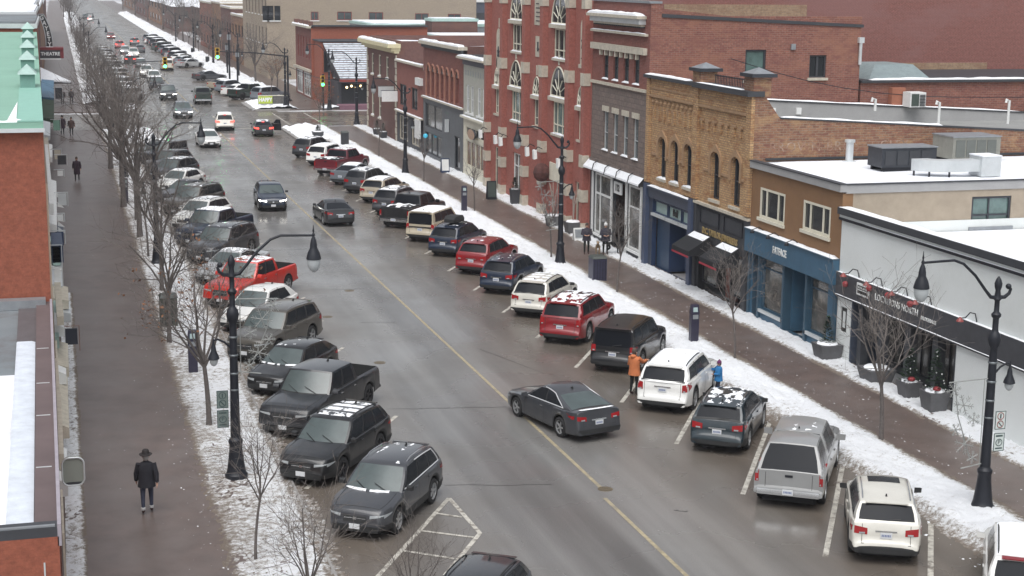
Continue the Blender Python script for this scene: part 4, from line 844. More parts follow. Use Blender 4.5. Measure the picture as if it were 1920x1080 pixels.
mb = MB(); pbox(mb, P, 120.0, 120.25, 2.9, 3.9, -.35, -.05, pick('light_metal')); mb.build('wall_lamp', t, org)
# ===== R8: low red/pink brick shop =====
y0, y1 = 129.35, 140.0; org = (SX, y0, 0)
t = thing('shop_building', 'lower two-storey plain red brick shop with two dark upper windows and dark shopfront', 'building', org)
BPk = mat('brick_plain', (.235, .088, .07), .85, var=.12, vscale=3, space='W'); mb = MB(); ops = [(136.2, 138.9, 3.6, 5.5), (131.6, 134.0, 3.6, 5.5)]
wall(mb, P, y0, y1, 3.1, 7.45, ops, BPk, .15); wall(mb, P, y0, y1, 0, 3.1, [(130.4, 134.0, .5, 2.7), (135.4, 139.2, .5, 2.7)], CH_, .3); shell(mb, SX, SX+16, y0, y1, 7.2, pick('brick_dark')); mb.build('wall', t, org)
for a, b, c, d in ops: window(t, org, P, a, b, c, d, pick('charcoal'), pick('glass_dark'), nv=1, fw=.1)
for a, b in ((130.4, 134.0), (135.4, 139.2)): window(t, org, P, a, b, .5, 2.7, pick('stone'), pick('glass_shop'), nv=2, fw=.1)
mb = MB(); pbox(mb, P, y0, y1, 7.45, 7.62, -.25, .3, ST); pbox(mb, P, y0, y1, 3.0, 3.12, -.3, -.002, ST); mb.build('cornice', t, org); snowcap(t, org, y0+.1, y1, 7.62, -.22, .1, .1); snowcap(t, org, y0, y1, 3.12, -.28, -.02, .07)
mb = MB(); pbox(mb, P, y0+.05, y0+1.9, 5.9, 6.5, -.3, -.002, WP); mb.build('sign_box', t, org); mb = MB(); pbox(mb, P, 129.4, 131.0, 1.4, 3.0, -.4, -.2, WP); mb.build('poster_board', t, org)
flat_roof(t, org, SX+.3, SX+15.9, y0+.05, y1-.05, 7.1, pick('asphalt_roof'), snow=(SX+.5, SX+15.5, y0+.2, y1-.2))
# ===== R9: corner building with cream cornice =====
y0, y1 = 140.05, 154.3; org = (SX, y0, 0)
t = thing('shop_building', 'dark brick corner building with heavy cream cornice and cream quoins', 'building', org)
mb = MB(); BDK = pick('brick_dark'); cs = [151.5, 148.0, 144.4]; ops = [(c-.55, c+.55, 5.6, 7.6) for c in cs]+[(c-.55, c+.55, 1.6, 3.8) for c in cs[:2]]
wall(mb, P, y0, y1, 0, 8.3, ops, BDK, .25); shell(mb, SX, SX+14, y0, y1, 8.9, BDK); mb.build('wall', t, org)
for a, b, c, d in ops: window(t, org, P, a, b, c, d, pick('cream_paint'), pick('glass_dark'), hs=(.5, ), fw=.12, depth=.1, sill=pick('cream_paint'), snow=True)
mb = MB(); CPn = mat('cream_yellow', (.62, .56, .36), .6, var=.06); pbox(mb, P, y0-.3, y1+.4, 8.6, 8.95, -.9, .3, CPn); pbox(mb, P, y0-.1, y1+.2, 8.3, 8.6, -.55, .3, CPn); pbox(mb, P, y0-.05, y1+.1, 8.1, 8.3, -.25, .2, CPn); mb.build('cornice', t, org); snowcap(t, org, y0-.2, y1+.3, 8.95, -.86, -.1, .25)
mb = MB()
for k in range(13): pbox(mb, P, y0, y0+(.7 if k % 2 else .45), .2+.6*k, .72+.6*k, -.06, -.002, pick('stone'))
mb.build('quoin', t, org); mb = MB()
for k in range(13): pbox(mb, P, y1-(.7 if k % 2 else .45), y1, .2+.6*k, .72+.6*k, -.06, -.002, pick('stone'))
mb.build('quoin', t, org)
flat_roof(t, org, SX+.3, SX+13.9, y0+.05, y1-.05, 8.7, pick('asphalt_roof'), par=.5, pm=BDK, snow=(SX+.6, SX+13.5, y0+.4, y1-.4))
for i, (a, z_) in enumerate(((141.2, 4.6), (139.6, 4.3))):
    mb = MB(); mb.box(SX-1.5, SX-.05, a-.05, a+.05, z_-.5, z_+.45, WP if i else pick('light_metal')); mb.tube([(SX-1.6, a, z_+.5), (SX, a, z_+.5)], .03, bl, 5); tag(mb.build('hanging_sign', None, (SX, a, z_), loc=(SX, a, z_)), ['pale hanging sign on the corner building with the cream cornice', 'white hanging sign where the low red shop begins'][i], 'sign')
# ===== orange brick restaurant across the cross street =====
org = (29.6, 184, 0); t = thing('restaurant_building', 'orange-red brick corner restaurant with a snow-covered slanted shingle roof over its glass entrance', 'building', org)
BO = pick('brick_orange'); mb = MB(); Q = PM('y', 190.0)
wall(mb, P, 190, 203, 0, 8.7, [(191.0+2.3*k, 192.0+2.3*k, 4.9, 7.6) for k in range(5)]+[(190.8, 196.5, .3, 3.2), (197.2, 202.4, .3, 3.2)], pick('brick_red'), .25)
wall(mb, Q, 29.6, 44, 0, 8.9, [], BO); mb.add([(29.6, 190, 8.6), (44, 190, 8.6), (44, 203, 8.6), (29.6, 203, 8.6)], [(0, 1, 2, 3)], pick('roof_snow'))
mb.box(29.9, 44, 184.0, 189.95, 0, 7.3, BO); mb.box(29.7, 44, 183.8, 189.9, 7.31, 7.45, pick('charcoal')); mb.box(30.9, 44, 179.0, 183.95, 0, 3.0, pick('charcoal')); mb.build('wall', t, org)
for k in range(5): window(t, org, P, 191.0+2.3*k, 192.0+2.3*k, 4.9, 7.6, pick('window_red'), pick('glass_dark'), hs=(.5, ), fw=.1)
window(t, org, P, 190.8, 196.5, .3, 3.2, WP, pick('glass_shop'), nv=2, hs=(.7, ), fw=.14); window(t, org, P, 197.2, 202.4, .3, 3.2, WP, pick('glass_shop'), nv=2, hs=(.7, ), fw=.14)
mb = MB(); pbox(mb, P, 190, 203, 8.7, 8.95, -.5, .3, ST); pbox(mb, P, 190, 203, 3.4, 3.7, -.35, -.002, ST); mb.box(29.65, 44, 189.7, 190.2, 8.9, 9.1, pick('charcoal'))
for k in range(4): pbox(mb, P, 191+3.6*k, 192+3.6*k, 8.95, 9.5, -.2, .4, pick('brick_dark'))
mb.build('cornice', t, org); snowcap(t, org, 190, 203, 8.95, -.48, -.22, .2)
# slanted roof with rows of snowy shingles
mb = MB(); A0, A1 = (183.9, 7.15), (178.4, 3.3); nrow = 16; shg = mat('shingle', (.12, .13, .15), .8, var=.25, vscale=3, space='W'); sn_ = mat('shingle_snow', (.62, .65, .70), .8, var=.25, vscale=2.5, space='W', dirt=(.22, .24, .27), dscale=2.5, dthr=.55)
for k in range(nrow):
    f0, f1 = k/nrow, (k+.68)/nrow; f2 = (k+1)/nrow
    L_ = lambda f, dz: (A0[0]+(A1[0]-A0[0])*f, A0[1]+(A1[1]-A0[1])*f+dz)
    x0 = 30.0+1.1*f0
    for (fa, fb, m_, dz) in ((f0, f1, sn_, .05), (f1, f2, shg, .0)):
        ya, za = L_(fa, dz); yb, zb = L_(fb, dz); mb.add([(x0, ya, za), (44, ya, za), (44, yb, zb), (x0+.05, yb, zb)], [(0, 1, 2, 3)], m_)
mb.add([(30.0, 184, 7.1), (31.1, 178.4, 3.2), (31.1, 184, 3.2)], [(0, 1, 2)], pick('charcoal')); mb.box(31, 44, 178.3, 178.6, 3.0, 3.3, mat('red_fascia', (.25, .05, .04), .6)); mb.build('slanted_roof', t, org)
window(t, org, PM('y', 178.95), 31.2, 36, .4, 2.9, pick('dark_metal'), pick('glass_dark'), nv=2, fw=.1, depth=.02, back=0)
window(t, org, PM('y', 183.97), 30.1, 30.7, 3.8, 6.2, pick('charcoal'), pick('glass_dark'), fw=.06, depth=.02, back=0)
mb = MB()
for k in range(4): mb.ball((31.9+.55*k, 178.85, 2.35+(.15 if k % 2 else 0)), .13, pick('warm_glow'), 8, 5)
mb.build('entrance_lamp', t, org)
mb = MB(); mb.box(30.6, 45, 176.0, 178.3, .0, .5, mat('purple_kerb', (.18, .09, .12), .8)); mb.build('planter_wall', t, org)
# ===== long cream brick block behind =====
org = (29.4, 230, 0); t = thing('warehouse_building', 'long cream-buff brick block with small wide windows high on its plain side wall', 'building', org)
BC = pick('brick_cream'); Q = PM('y', 230.0); mb = MB(); ops = [(35.6, 37.9, 8.5, 9.75) if False else (35.6, 37.2, 8.5, 9.75)]
ops = []
for (px, py, w_) in ((590, 30, 14), (646, 30, 27), (705, 31, 27), (791, 33, 26), (852, 34, 25)):
    d_ = ray(px, py); tt_ = 230/d_.y; x_ = d_.x*tt_; z_ = d_.z*tt_+CH; hw = w_/2*236/CF; ops.append((x_-hw, x_+hw, z_-.62, z_+.62))
wall(mb, Q, 29.4, 60.8, 0, 13.2, ops, BC, .2); wall(mb, P, 230, 262, 0, 13.2, [(232+4*k, 233.2+4*k, 9.2, 11.6) for k in range(7)]+[(232+4*k, 233.2+4*k, 5, 7.4) for k in range(7)], BC, .2)
mb.add([(60.8, 230, 0), (60.8, 262, 0), (60.8, 262, 13), (60.8, 230, 12.2)], [(0, 1, 2, 3)], BC); mb.build('wall', t, org)
for a, b, c, d in ops: window(t, org, Q, a, b, c, d, pick('window_red'), pick('glass_mid'), nv=1, fw=.1, depth=.12, sill=WP)
for k in range(7):
    for z_ in (5, 9.2): window(t, org, P, 232+4*k, 233.2+4*k, z_, z_+2.4, pick('charcoal'), pick('glass_dark'), fw=.1, sill=WP)
for px in (498, 507, 520):
    d_ = ray(px, 24); tt_ = 230/d_.y; x_ = d_.x*tt_; z_ = d_.z*tt_+CH; mb = MB(); mb.box(x_-.42, x_+.42, 229.93, 229.99, z_-1.1, z_+1.0, pick('glass_dark')); mb.box(x_-.5, x_+.5, 229.85, 229.99, z_-1.25, z_-1.1, WP); mb.build('slit_window', t, org)
mb = MB(); mb.box(29.2, 61, 229.8, 262.2, 13.2, 13.4, pick('grey_metal')); mb.build('roof', t, org)
org = (61, 240, 0); t = thing('dark_building', 'dark grey flat block with a pale roof edge peeping out beside the tall red hall', 'building', org); mb = MB(); mb.box(61, 75, 236, 262, 0, 9.6, pick('charcoal')); mb.build('wall', t, org); mb = MB(); mb.box(60.8, 75, 235.8, 262, 11.2, 11.5, WP); mb.box(61, 75, 236, 262, 9.61, 11.2, mat('slate_wall', (.08, .09, .12), .8)); mb.build('roof', t, org)
# low roofs between
for i, (x0, x1, y0, y1, z, ms, lb) in enumerate(((39, 60, 200, 216, 8.6, 'grey_metal', 'pale flat-roofed block just in front of the cream warehouse wall'), (46, 52, 196, 199.9, 9.4, 'brick_dark', 'small dark red stair block rising from the low pale roofs'), (44.2, 62, 181, 195, 7.6, 'brick_dark', 'dark brick low building behind the cream-cornice corner'))):
    org = (x0, y0, 0); t = thing('low_building', lb, 'building', org); mb = MB(); mb.box(x0, x1, y0, y1, 0, z, pick(ms)); mb.build('wall', t, org); mb = MB(); mb.box(x0-.1, x1+.1, y0-.1, y1, z+.002, z+.35, pick('copper_pale')); mb.box(x0+.3, x1-.3, y0+.3, y1-.3, z+.352, z+.45, pick('roof_snow')); mb.build('roof', t, org)
# ===== far right row =====
def block(lb, x0, x1, y0, y1, z, ms, side='R', roof='roof_snow', nw=4, rows=((1.0, 2.8), (4.6, 6.6)), cornice=True, name='shop_building', gable=False, wm='glass_dark'):
    org = (x0, y0, 0); t = thing(name, lb, 'building', org); mb = MB(); Qs = PM('y', y0)
    xf = x0 if side == 'R' else x1
    ops = []
    L_ = (y1-y0)/nw
    for r0, r1 in rows:
        for k in range(nw): ops.append((y0+L_*(k+.25), y0+L_*(k+.75), r0, r1))
    Pf = PM('x', x0) if side == 'R' else (lambda a, zz, d: (x1-d, a, zz))
    wall(mb, Pf, y0, y1, 0, z, ops, pick(ms), .2)
    sops = [(x0+(x1-x0)*(k+.3)/3, x0+(x1-x0)*(k+.55)/3, z-2.6, z-1.1) for k in range(3)] if side == 'R' else []
    wall(mb, Qs, x0, x1, 0, z, sops, pick(ms), .15)
    mb.add([(x0, y1, 0), (x1, y1, 0), (x1, y1, z), (x0, y1, z)], [(0, 1, 2, 3)], pick(ms)); xb = x1 if side == 'R' else x0
    mb.add([(xb, y0, 0), (xb, y1, 0), (xb, y1, z), (xb, y0, z)], [(0, 1, 2, 3)], pick(ms)); mb.build('wall', t, org)
    for o_ in ops: window(t, org, Pf, *o_, pick('dark_metal'), pick(wm), fw=.12)
    for o_ in sops: window(t, org, Qs, *o_, pick('dark_metal'), pick('glass_mid'), fw=.1, sill=pick('light_metal'))
    mb = MB()
    if gable:
        zr = z+gable; xm = (x0+x1)/2; mb.add([(x0-.4, y0-.4, z), (x1+.4, y0-.4, z), (x1+.4, y1+.4, z), (x0-.4, y1+.4, z), (xm, y0+.5, zr), (xm, y1-.5, zr)], [(0, 3, 5, 4), (1, 4, 5, 2), (0, 4, 1), (3, 2, 5)], pick(roof))
    else:
        mb.box(x0+.3, x1-.3, y0+.3, y1-.3, z-.1, z+.02, pick(roof))
        for (a, b, c, d) in ((x0-.15, x1, y0-.15, y0+.3), (x0-.15, x1, y1-.3, y1), (x0-.15, x0+.3, y0+.3, y1-.3), (x1-.3, x1+.15, y0+.3, y1-.3)): mb.box(a, b, c, d, z+.001, z+.3, pick(ms) if not cornice else pick('stone'))
        mb.box(x0-.1, x1, y0-.1, y0+.25, z+.302, z+.42, pick('roof_snow')); mb.box(x0-.1, x0+.25, y0+.25, y1, z+.302, z+.42, pick('roof_snow'))
    mb.build('roof', t, org); return t
BDK = pick('brick_dark')
block('brown brick building beyond the cream block with a green-tinted window', 29.8, 46, 263, 282, 8.0, 'brick_brown')
block('dark red brick shop with grey side window past the brown one', 29.8, 48, 282.2, 300, 9.0, 'brick_dark')
block('narrow brown brick shop with snowy ledge in the far right row', 29.8, 45, 300.2, 318, 9.5, 'brick_brown')
block('reddish brick shop with a tall front in the far right row', 29.8, 44, 318.2, 345, 9.2, 'brick_plain' if False else 'brick_side')
block('wide dark red brick house with snowy hipped roofs at the top right of the street', 33, 60, 352, 378, 7.6, 'brick_dark', gable=3.2, nw=5)
block('red brick house with a white roof behind the snowy hipped one', 34, 70, 384, 420, 7.0, 'brick_dark', gable=4.0)
block('white-roofed long shed at the top beside the cream block', 44, 74, 300, 345, 9.2, 'grey_metal', nw=5)
block('dark house past the white roofs on the far right', 30, 50, 425, 470, 6.5, 'brick_dark', gable=3.5)
block('brown house far up the right side with white gable roof', 30, 52, 480, 540, 6.5, 'brick_brown', gable=3.5)
block('small far house with a snow roof where the street narrows', 30, 54, 560, 640, 6.5, 'brick_dark', gable=4)
block('last visible dark building at the right top of the road', 31, 56, 660, 780, 7.5, 'brick_brown', gable=4)
# ===== left side =====
LX = -.36
org = (LX, 28.4, 0); t = thing('shop_building', 'near single-storey building with grey membrane roof, brown parapet strip and smooth snow', 'building', org)
RB = pick('brick_rust'); mb = MB()
mb.box(-16, LX, 28.4, 49.45, -.1, 4.6, RB); mb.box(-16, LX, 28.4, 28.75, 4.601, 4.78, RB)
for (a, b) in ((-.62, .06),): mb.box(a-.03, a, 28.385, 28.4, 2.6, 4.3, pick('light_metal'))
for k in range(3): mb.box(-3.2, -.4-.1*k, 28.37, 28.4, 3.9-1.0*k, 3.95-1.0*k, mat('mortar_band', (.16, .06, .05), .8))
mb.build('wall', t, org)
mb = MB(); mb.box(-16, -1.3, 28.76, 49.4, 4.62, 4.80, pick('membrane')); mb.box(-1.3, -.78, 28.76, 49.4, 4.62, 4.86, mat('membrane_dark', (.10, .09, .095), .7, var=.15, space='W')); mb.box(-.78, LX, 28.76, 49.4, 4.62, 4.94, pick('membrane_brown')); mb.box(LX-.02, LX+.05, 28.4, 49.4, 4.6, 5.02, mat('edge_trim', (.36, .33, .37), .5, .2)); mb.box(-16, LX-.02, 28.4, 28.76, 4.781, 4.97, pick('charcoal')); mb.box(-16, LX-.06, 28.42, 28.50, 4.971, 5.0, pick('grey_metal'))
for yy in (32.2, 36.2, 39.2, 43.0): mb.box(-.76, -.45, yy, yy+.05, 4.941, 4.95, pick('light_metal'))
mb.box(-16, -.5, 48.9, 49.38, 4.81, 5.1, pick('grey_metal')); rf = mb.build('roof', t, org)
rows = []
for j in range(22):
    y = 28.78+12.0*j/21; rows.append([(x_, y, 4.80+(0 if i in (0, 14) or j in (0, 21) else .10+.05*noise.noise(Vector((x_*.8, y*.5, 1))))) for i, x_ in enumerate([-14+12.9*(k/14) for k in range(15)])])
mb = MB(); mb.grid(rows, pick('roof_snow')); mb.build('roof_snow', rf, org, smooth=60)
rows = []
for j in range(40):
    y = 28.78+15.4*j/39; rows.append([(x_, y, 4.87+(0 if i in (0, 5) else .03)) for i, x_ in enumerate([-1.30, -1.28, -1.17, -1.05, -.90, -.80])])
mb = MB(); mb.grid(rows, mat('curb_snow', (.56, .60, .66), .8, var=.12, space='W')); mb.build('roof_snow', rf, org, smooth=60)
# street front of the low building, seen edge on: sills, pilasters, sign arms
def fbox(mb, x0, x1, y0, y1, z0, z1, m): mb.box(x0, x1, y0, y1, z0, z1, m)
mb = MB(); CRm = pick('cream_paint')
for (a, b, z0, z1, d, m_) in ((33, 36, .1, 3.2, .05, 'stone'), (45, 52, .1, 3.1, .09, 'stone'), (38.5, 44.5, 2.9, 3.3, .12, 'stone'), (53, 60, 2.6, 3.0, .16, 'copper_pale'), (60.5, 66, .1, 2.2, .12, 'stone'), (66.5, 69, 2.2, 2.5, .35, 'stone')): fbox(mb, LX+.051, LX+.051+d, a, b, z0, z1, pick(m_))
mb.build('front_trim', t, org)
LOWT = (t, org)
def shear(o, k):
    for v in o.data.vertices: v.co.x -= k*v.co.y
for o_s in [o for o in bpy.data.objects if o.parent == t] + [g_ for o in bpy.data.objects if o.parent == t for g_ in bpy.data.objects if g_.parent == o]: shear(o_s, .0085)
tt = thing('projecting_sign', 'rounded grey projecting sign with a pale frame above the man in the hat', 'sign', (-.3, 37.0, 3.0)); o_ = (-.3, 37.0, 3.0)
def rrect(cx, cz, w_, h_, r, n=6, top_only=True):
    pts = []
    for sx, sz, a0 in ((1, 1, 0), (-1, 1, 90), (-1, -1, 180), (1, -1, 270)):
        for k in range(n): a = R_(a0+90*k/(n-1)); pts.append((cx+sx*(w_/2-r)+r*math.cos(a), cz+sz*(h_/2-r)+r*math.sin(a)))
    return pts
pts = rrect(-.07, 3.3, .5, .68, .16); mb = MB(); k = len(pts); mb.add([(p[0], 37.0, p[1]) for p in pts]+[(p[0], 37.12, p[1]) for p in pts], [tuple(range(k)), tuple(range(k, 2*k))]+[(i, (i+1) % k, k+(i+1) % k, k+i) for i in range(k)], mat('sign_grey', (.26, .28, .25), .5, var=.05)); mb.build('panel', tt, o_)
mb = MB(); mb.tube([(p[0], 36.98, p[1]) for p in pts+[pts[0]]], .022, pick('light_metal'), 5); mb.build('frame', tt, o_)
mb = MB(); mb.add([(p[0]*.8-.0, 36.99, 2.95+(p[1]-3.3)*.12+.05) for p in pts], [tuple(range(k))], pick('charcoal')); mb.build('lower_band', tt, o_)
tt = thing('projecting_sign', 'square dark hanging sign in a thin frame on the left shopfronts', 'sign', (-.15, 58, 1.5)); o_ = (-.15, 58, 1.5); mb = MB(); mb.box(-.17, .26, 58, 58.06, 1.55, 2.15, mat('sign_dark', (.03, .035, .05), .5)); mb.build('panel', tt, o_); mb = MB(); mb.tube([(-.2, 58, 2.25), (.33, 58, 2.25), (.33, 58, 1.3)], .018, mat('copper_frame', (.3, .2, .17), .5, .4), 5); mb.tube([(-.18, 58, 2.2), (-.18, 58, 1.3)], .015, pick('light_metal'), 5); mb.build('frame', tt, o_)
# tall red wall with green metal roof
org = (LX-.2, 49.5, 0); t = thing('shop_building', 'tall plain red-brown brick building with green copper roof and small pyramid dormers', 'building', org)
mb = MB(); mb.box(-18, -.52, 49.5, 91, -.1, 10.3, RB); mb.box(-.52, -.46, 49.52, 91, -.1, 8.6, mat('wall_edge', (.28, .22, .17), .8, var=.1)); mb.build('wall', t, org)
GC = pick('green_copper'); mb = MB()
mb.hexa([(-18, 49.3, 10.301), (-.5, 49.3, 10.301), (-.5, 91, 10.301), (-18, 91, 10.301), (-18, 49.3, 10.5), (-.5, 49.3, 10.5), (-.5, 91, 11.72), (-18, 91, 11.72)], GC)
mb.box(-18, -.47, 49.22, 49.3, 10.2, 10.32, pick('light_metal')); mb.box(-1.26, -1.22, 49.35, 49.8, 10.5, 10.53, pick('copper_pale'))
mb.hexa([(-1.25, 49.32, 10.51), (-.5, 49.32, 10.51), (-.5, 60, 10.81), (-1.25, 60, 10.81), (-1.25, 49.32, 10.55), (-.5, 49.32, 10.55), (-.5, 60, 10.85), (-1.25, 60, 10.85)], mat('green_copper2', (.235, .445, .37), .6, var=.05, space='W'))
for k in range(12): mb.hexa([(-4.0-1.0*k, 49.4, 10.5), (-3.96-1.0*k, 49.4, 10.5), (-3.96-1.0*k, 91, 11.72), (-4.0-1.0*k, 91, 11.72), (-4.0-1.0*k, 49.4, 10.55), (-3.96-1.0*k, 49.4, 10.55), (-3.96-1.0*k, 91, 11.77), (-4.0-1.0*k, 91, 11.77)], GC)
rf = mb.build('roof', t, org)
rows = []
for j in range(10):
    y = 49.35+1.6*j/9; rows.append([(x_, y, 10.5+.029*(y-49.3)+(0 if i in (0, 16) or j in (0, 9) else max(-.01, .05+.12*noise.noise(Vector((x_*2.2, y, 3)))-.02*j))) for i, x_ in enumerate([-6+5.4*k/16 for k in range(17)])])
mb = MB(); mb.grid(rows, pick('snow')); mb.add([(-1.55, 49.7, 10.53), (-1.28, 49.7, 10.53), (-1.28, 55, 10.69), (-1.36, 50.2, 10.60)], [(0, 1, 3), (1, 2, 3), (2, 0, 3)], pick('snow')); mb.build('roof_snow', rf, org, smooth=60)
for k, yy in enumerate((59.5, 66, 72.5, 79, 85.5)):
    mb = MB(); zz = 10.5+.029*(yy-49.3); x0, x1 = -1.25, -.66; zt = zz+.52
    mb.box(x0+.04, x1-.03, yy, yy+1.5, zz-.1, zt, mat('copper_dark', (.16, .30, .26), .6)); mb.add([(x0-.04, yy-.1, zt+.001), (x1+.04, yy-.1, zt+.001), (x1+.04, yy+1.6, zt+.001), (x0-.04, yy+1.6, zt+.001), ((x0+x1)/2, yy+.75, zt+.34)], [(0, 1, 4), (1, 2, 4), (2, 3, 4), (3, 0, 4)], pick('copper_pale')); mb.build('dormer', rf, org)
# street-front odds and ends of this building: awning tops and brackets seen edge on
mb = MB()
for (a, b, z0, z1, d, m_) in ((70, 95, 4.6, 5.1, .18, 'white_paint'), (99, 112, 3.4, 3.8, .3, 'stone'), (66, 69.5, 3.2, 3.9, .45, 'blue_dark'), (52, 58, 3.6, 3.9, .22, 'stone')): fbox(mb, LX+.002, LX+d, a, b, z0, z1, pick(m_))
mb.build('front_trim', t, org)
for o_s in [o for o in bpy.data.objects if o.parent == t]:
    for g_ in [o_s]+[g for g in bpy.data.objects if g.parent == o_s]: shear(g_, .0128)
def lawn(py0, py1, px, z, m, nm='awning'):
    px += 7
    ya, yb = G(px, py1, z)[1], G(px, py0, z)[1]; xr = G(px, (py0+py1)/2, z)[0]; mb = MB(); xi = -.44-.0128*max(0, ya-49.5); xr = max(xr, xi+.1)
    mb.hexa([(xi, ya, z-.35), (xr, ya, z-.35), (xr, yb, z-.35), (xi, yb, z-.35), (xi, ya, z+.10), (xr, ya, z-.04), (xr, yb, z-.04), (xi, yb, z+.10)], pick(m)); mb.build(nm, t, org)
for a_ in ((338, 421, 99, 3.6, 'white_paint'), (421, 446, 112, 3.0, 'navy_paint'), (446, 482, 105, 3.4, 'copper_pale'), (485, 505, 110, 3.0, 'white_paint'), (508, 535, 110, 3.1, 'light_metal'), (270, 294, 91, 3.5, 'white_paint'), (228, 254, 87, 3.6, 'light_metal'), (183, 222, 94, 3.4, 'evergreen'), (150, 183, 94, 3.6, 'blue_paint')): lawn(*a_)
tg_, og_ = t, org
def lsign(name, lab, x, y, z, w_, h_, m_, frame=True):
    tt = thing(name, lab, 'sign', (x, y, z)); o_ = (x, y, z); mb = MB(); mb.box(x-w_/2, x+w_/2, y, y+.08, z-h_/2, z+h_/2, pick(m_)); mb.build('panel', tt, o_)
    mb = MB(); mb.tube([(x-w_/2-.2, y, z+h_/2+.06), (x+w_/2+.06, y, z+h_/2+.06), (x+w_/2+.06, y, z-h_/2-.05)], .025, pick('light_metal'), 5); mb.build('bracket', tt, o_)
for i, (px, py, yy, w_, h_, m_) in enumerate(((117, 374, 84, .42, .62, 'light_metal'), (113, 325, 92, .3, .3, 'white_paint'), (116, 300, 98, .5, .55, 'charcoal'), (113, 408, 78, .28, .3, 'white_paint'), (112, 445, 72, .35, .5, 'blue_dark'), (108, 290, 105, .4, .6, 'stone'), (106, 235, 128, .5, .8, 'green_copper'), (110, 175, 150, .6, 1., 'dark_metal'), (106, 480, 66, .3, .8, 'copper_pale'), (108, 520, 62, .25, .7, 'white_paint'))):
    d_ = ray(px, py); tt_ = yy/d_.y; lsign('projecting_sign', ['grey framed projecting sign beside two white pennants', 'small white sign above the framed grey one', 'dark boxy projecting sign with pale bars below the woman in the dark coat', 'small white square sign just under the grey framed one', 'dark blue projecting sign low on the left shopfronts', 'stone-coloured sign near the dark boxy one', 'green sign beside the pedestrian pair on the left pavement', 'tall dark sign by the far pedestrians under the snowy canopy', 'pale green narrow sign beside the red wall', 'white narrow sign next to the lower end of the red wall'][i], d_.x*tt_, yy, d_.z*tt_+CH, w_, h_, m_)
for i, (px, py, yy) in enumerate(((112, 366, 84.5), (114, 384, 82), (114, 410, 78.5), (115, 420, 77), (116, 431, 75))):
    d_ = ray(px, py); tt_ = yy/d_.y; x, z = d_.x*tt_, d_.z*tt_+CH; mb = MB(); mb.add([(x-.16, yy, z+.14), (x-.16, yy, z-.1), (x+.16, yy, z-.16), (x-.16, yy+.05, z+.14), (x-.16, yy+.05, z-.1), (x+.16, yy+.05, z-.16)], [(0, 1, 2), (3, 5, 4), (0, 3, 4, 1), (1, 4, 5, 2), (2, 5, 3, 0)], WP)
    mb.tube([(x-.5, yy, z+.1), (x-.16, yy, z+.05)], .02, bl, 4)
    tag(mb.build('pennant', None, (x, yy, z), loc=(x, yy, z)), ['white triangular pennant at the top of the grey framed sign', 'white triangular pennant at the foot of the grey framed sign', 'upper of three white pennants in a line', 'middle of three white pennants in a line', 'lowest of three white pennants in a line'][i], 'pennant', 'white pennants on the left shopfronts')
t, org = LOWT
for a_ in ((536, 562, 121, 3.0, 'stone'), (565, 586, 125, 2.6, 'light_metal'), (590, 612, 112, 3.2, 'white_paint'), (642, 687, 121, 2.4, 'stone'), (688, 700, 117, 2.6, 'white_paint'), (704, 800, 121, 2.2, 'stone'), (839, 905, 119, 2.8, 'white_paint')): lawn(*a_)
# further left roofs
for (lb, x0, x1, y0, y1, z, ms, rf_) in (('brown-red brick block behind the green copper roof', -18, -1.13, 91.6, 108, 12.2, 'brick_rust', 'membrane'), ('dark red block with pale snowy coping at top left', -18, -1.34, 108.2, 128, 12.45, 'brick_dark', 'roof_snow'), ('flat snow-roofed block at the top left corner', -18, -1.6, 128.2, 155, 12.5, 'brick_side', 'roof_snow'),
    ('left block past the cross street with the theatre sign', -20, -2.0, 176, 215, 11.6, 'brick_dark', 'roof_snow'), ('left row of far shops beyond the theatre', -20, -2.1, 216, 300, 10.5, 'brick_brown', 'roof_snow'), ('far left long snowy building', -20, -2.2, 302, 420, 9.5, 'brick_dark', 'roof_snow')):
    org = (x1, y0, 0); t = thing('shop_building', lb, 'building', org); mb = MB(); mb.box(x0, x1, y0, y1, -.1, z-.3, pick(ms)); mb.build('wall', t, org); mb = MB(); mb.box(x0, x1+.12, y0-.1, y1, z-.299, z-.05, pick('light_metal')); mb.box(x0, x1+.02, y0+.2, y1-.2, z-.049, z+.06, pick(rf_)); mb.build('roof', t, org)
# theatre signs
org = (-2.0, 200, 0); t = thing('theatre_sign', 'tall curved dark red theatre sign with white letters running down it and a marquee below', 'sign', org)
mb = MB(); n = 10; fr = []; bk = []
for k in range(n+1):
    f = k/n; z_ = 6.1+3.9*f; xo = -.45-.95*f**2.2; fr.append((xo, z_)); bk.append((xo-.82+.2*f, z_))
mb.add([(p[0], 199.6, p[1]) for p in fr]+[(p[0], 199.6, p[1]) for p in bk[::-1]], [tuple(range(2*n+2))], mat('sign_black', (.03, .03, .035), .5))
mb.add([(p[0], 200.0, p[1]) for p in fr]+[(p[0], 200.0, p[1]) for p in bk[::-1]], [tuple(range(2*n+2))], mat('sign_red', (.20, .025, .03), .5))
for k in range(n): mb.add([(fr[k][0], 199.6, fr[k][1]), (fr[k+1][0], 199.6, fr[k+1][1]), (fr[k+1][0], 200, fr[k+1][1]), (fr[k][0], 200, fr[k][1])], [(0, 1, 2, 3)], pick('sign_red'))
mb.build('blade_panel', t, org); mb = MB(); mb.tube([(p[0], 199.58, p[1]) for p in fr+bk[::-1]+[fr[0]]], .05, pick('light_metal'), 5); mb.build('blade_trim', t, org)
for k, ch in enumerate('GAYETY'):
    f = .92-.165*k; i_ = f*n; xo = -.45-.95*f**2.2; text('lettering', ch, pick('letter_white'), t, org, (xo-.38, 199.55, 6.1+3.9*f-.1), .72, 'y', sx=.9, bold=.02)
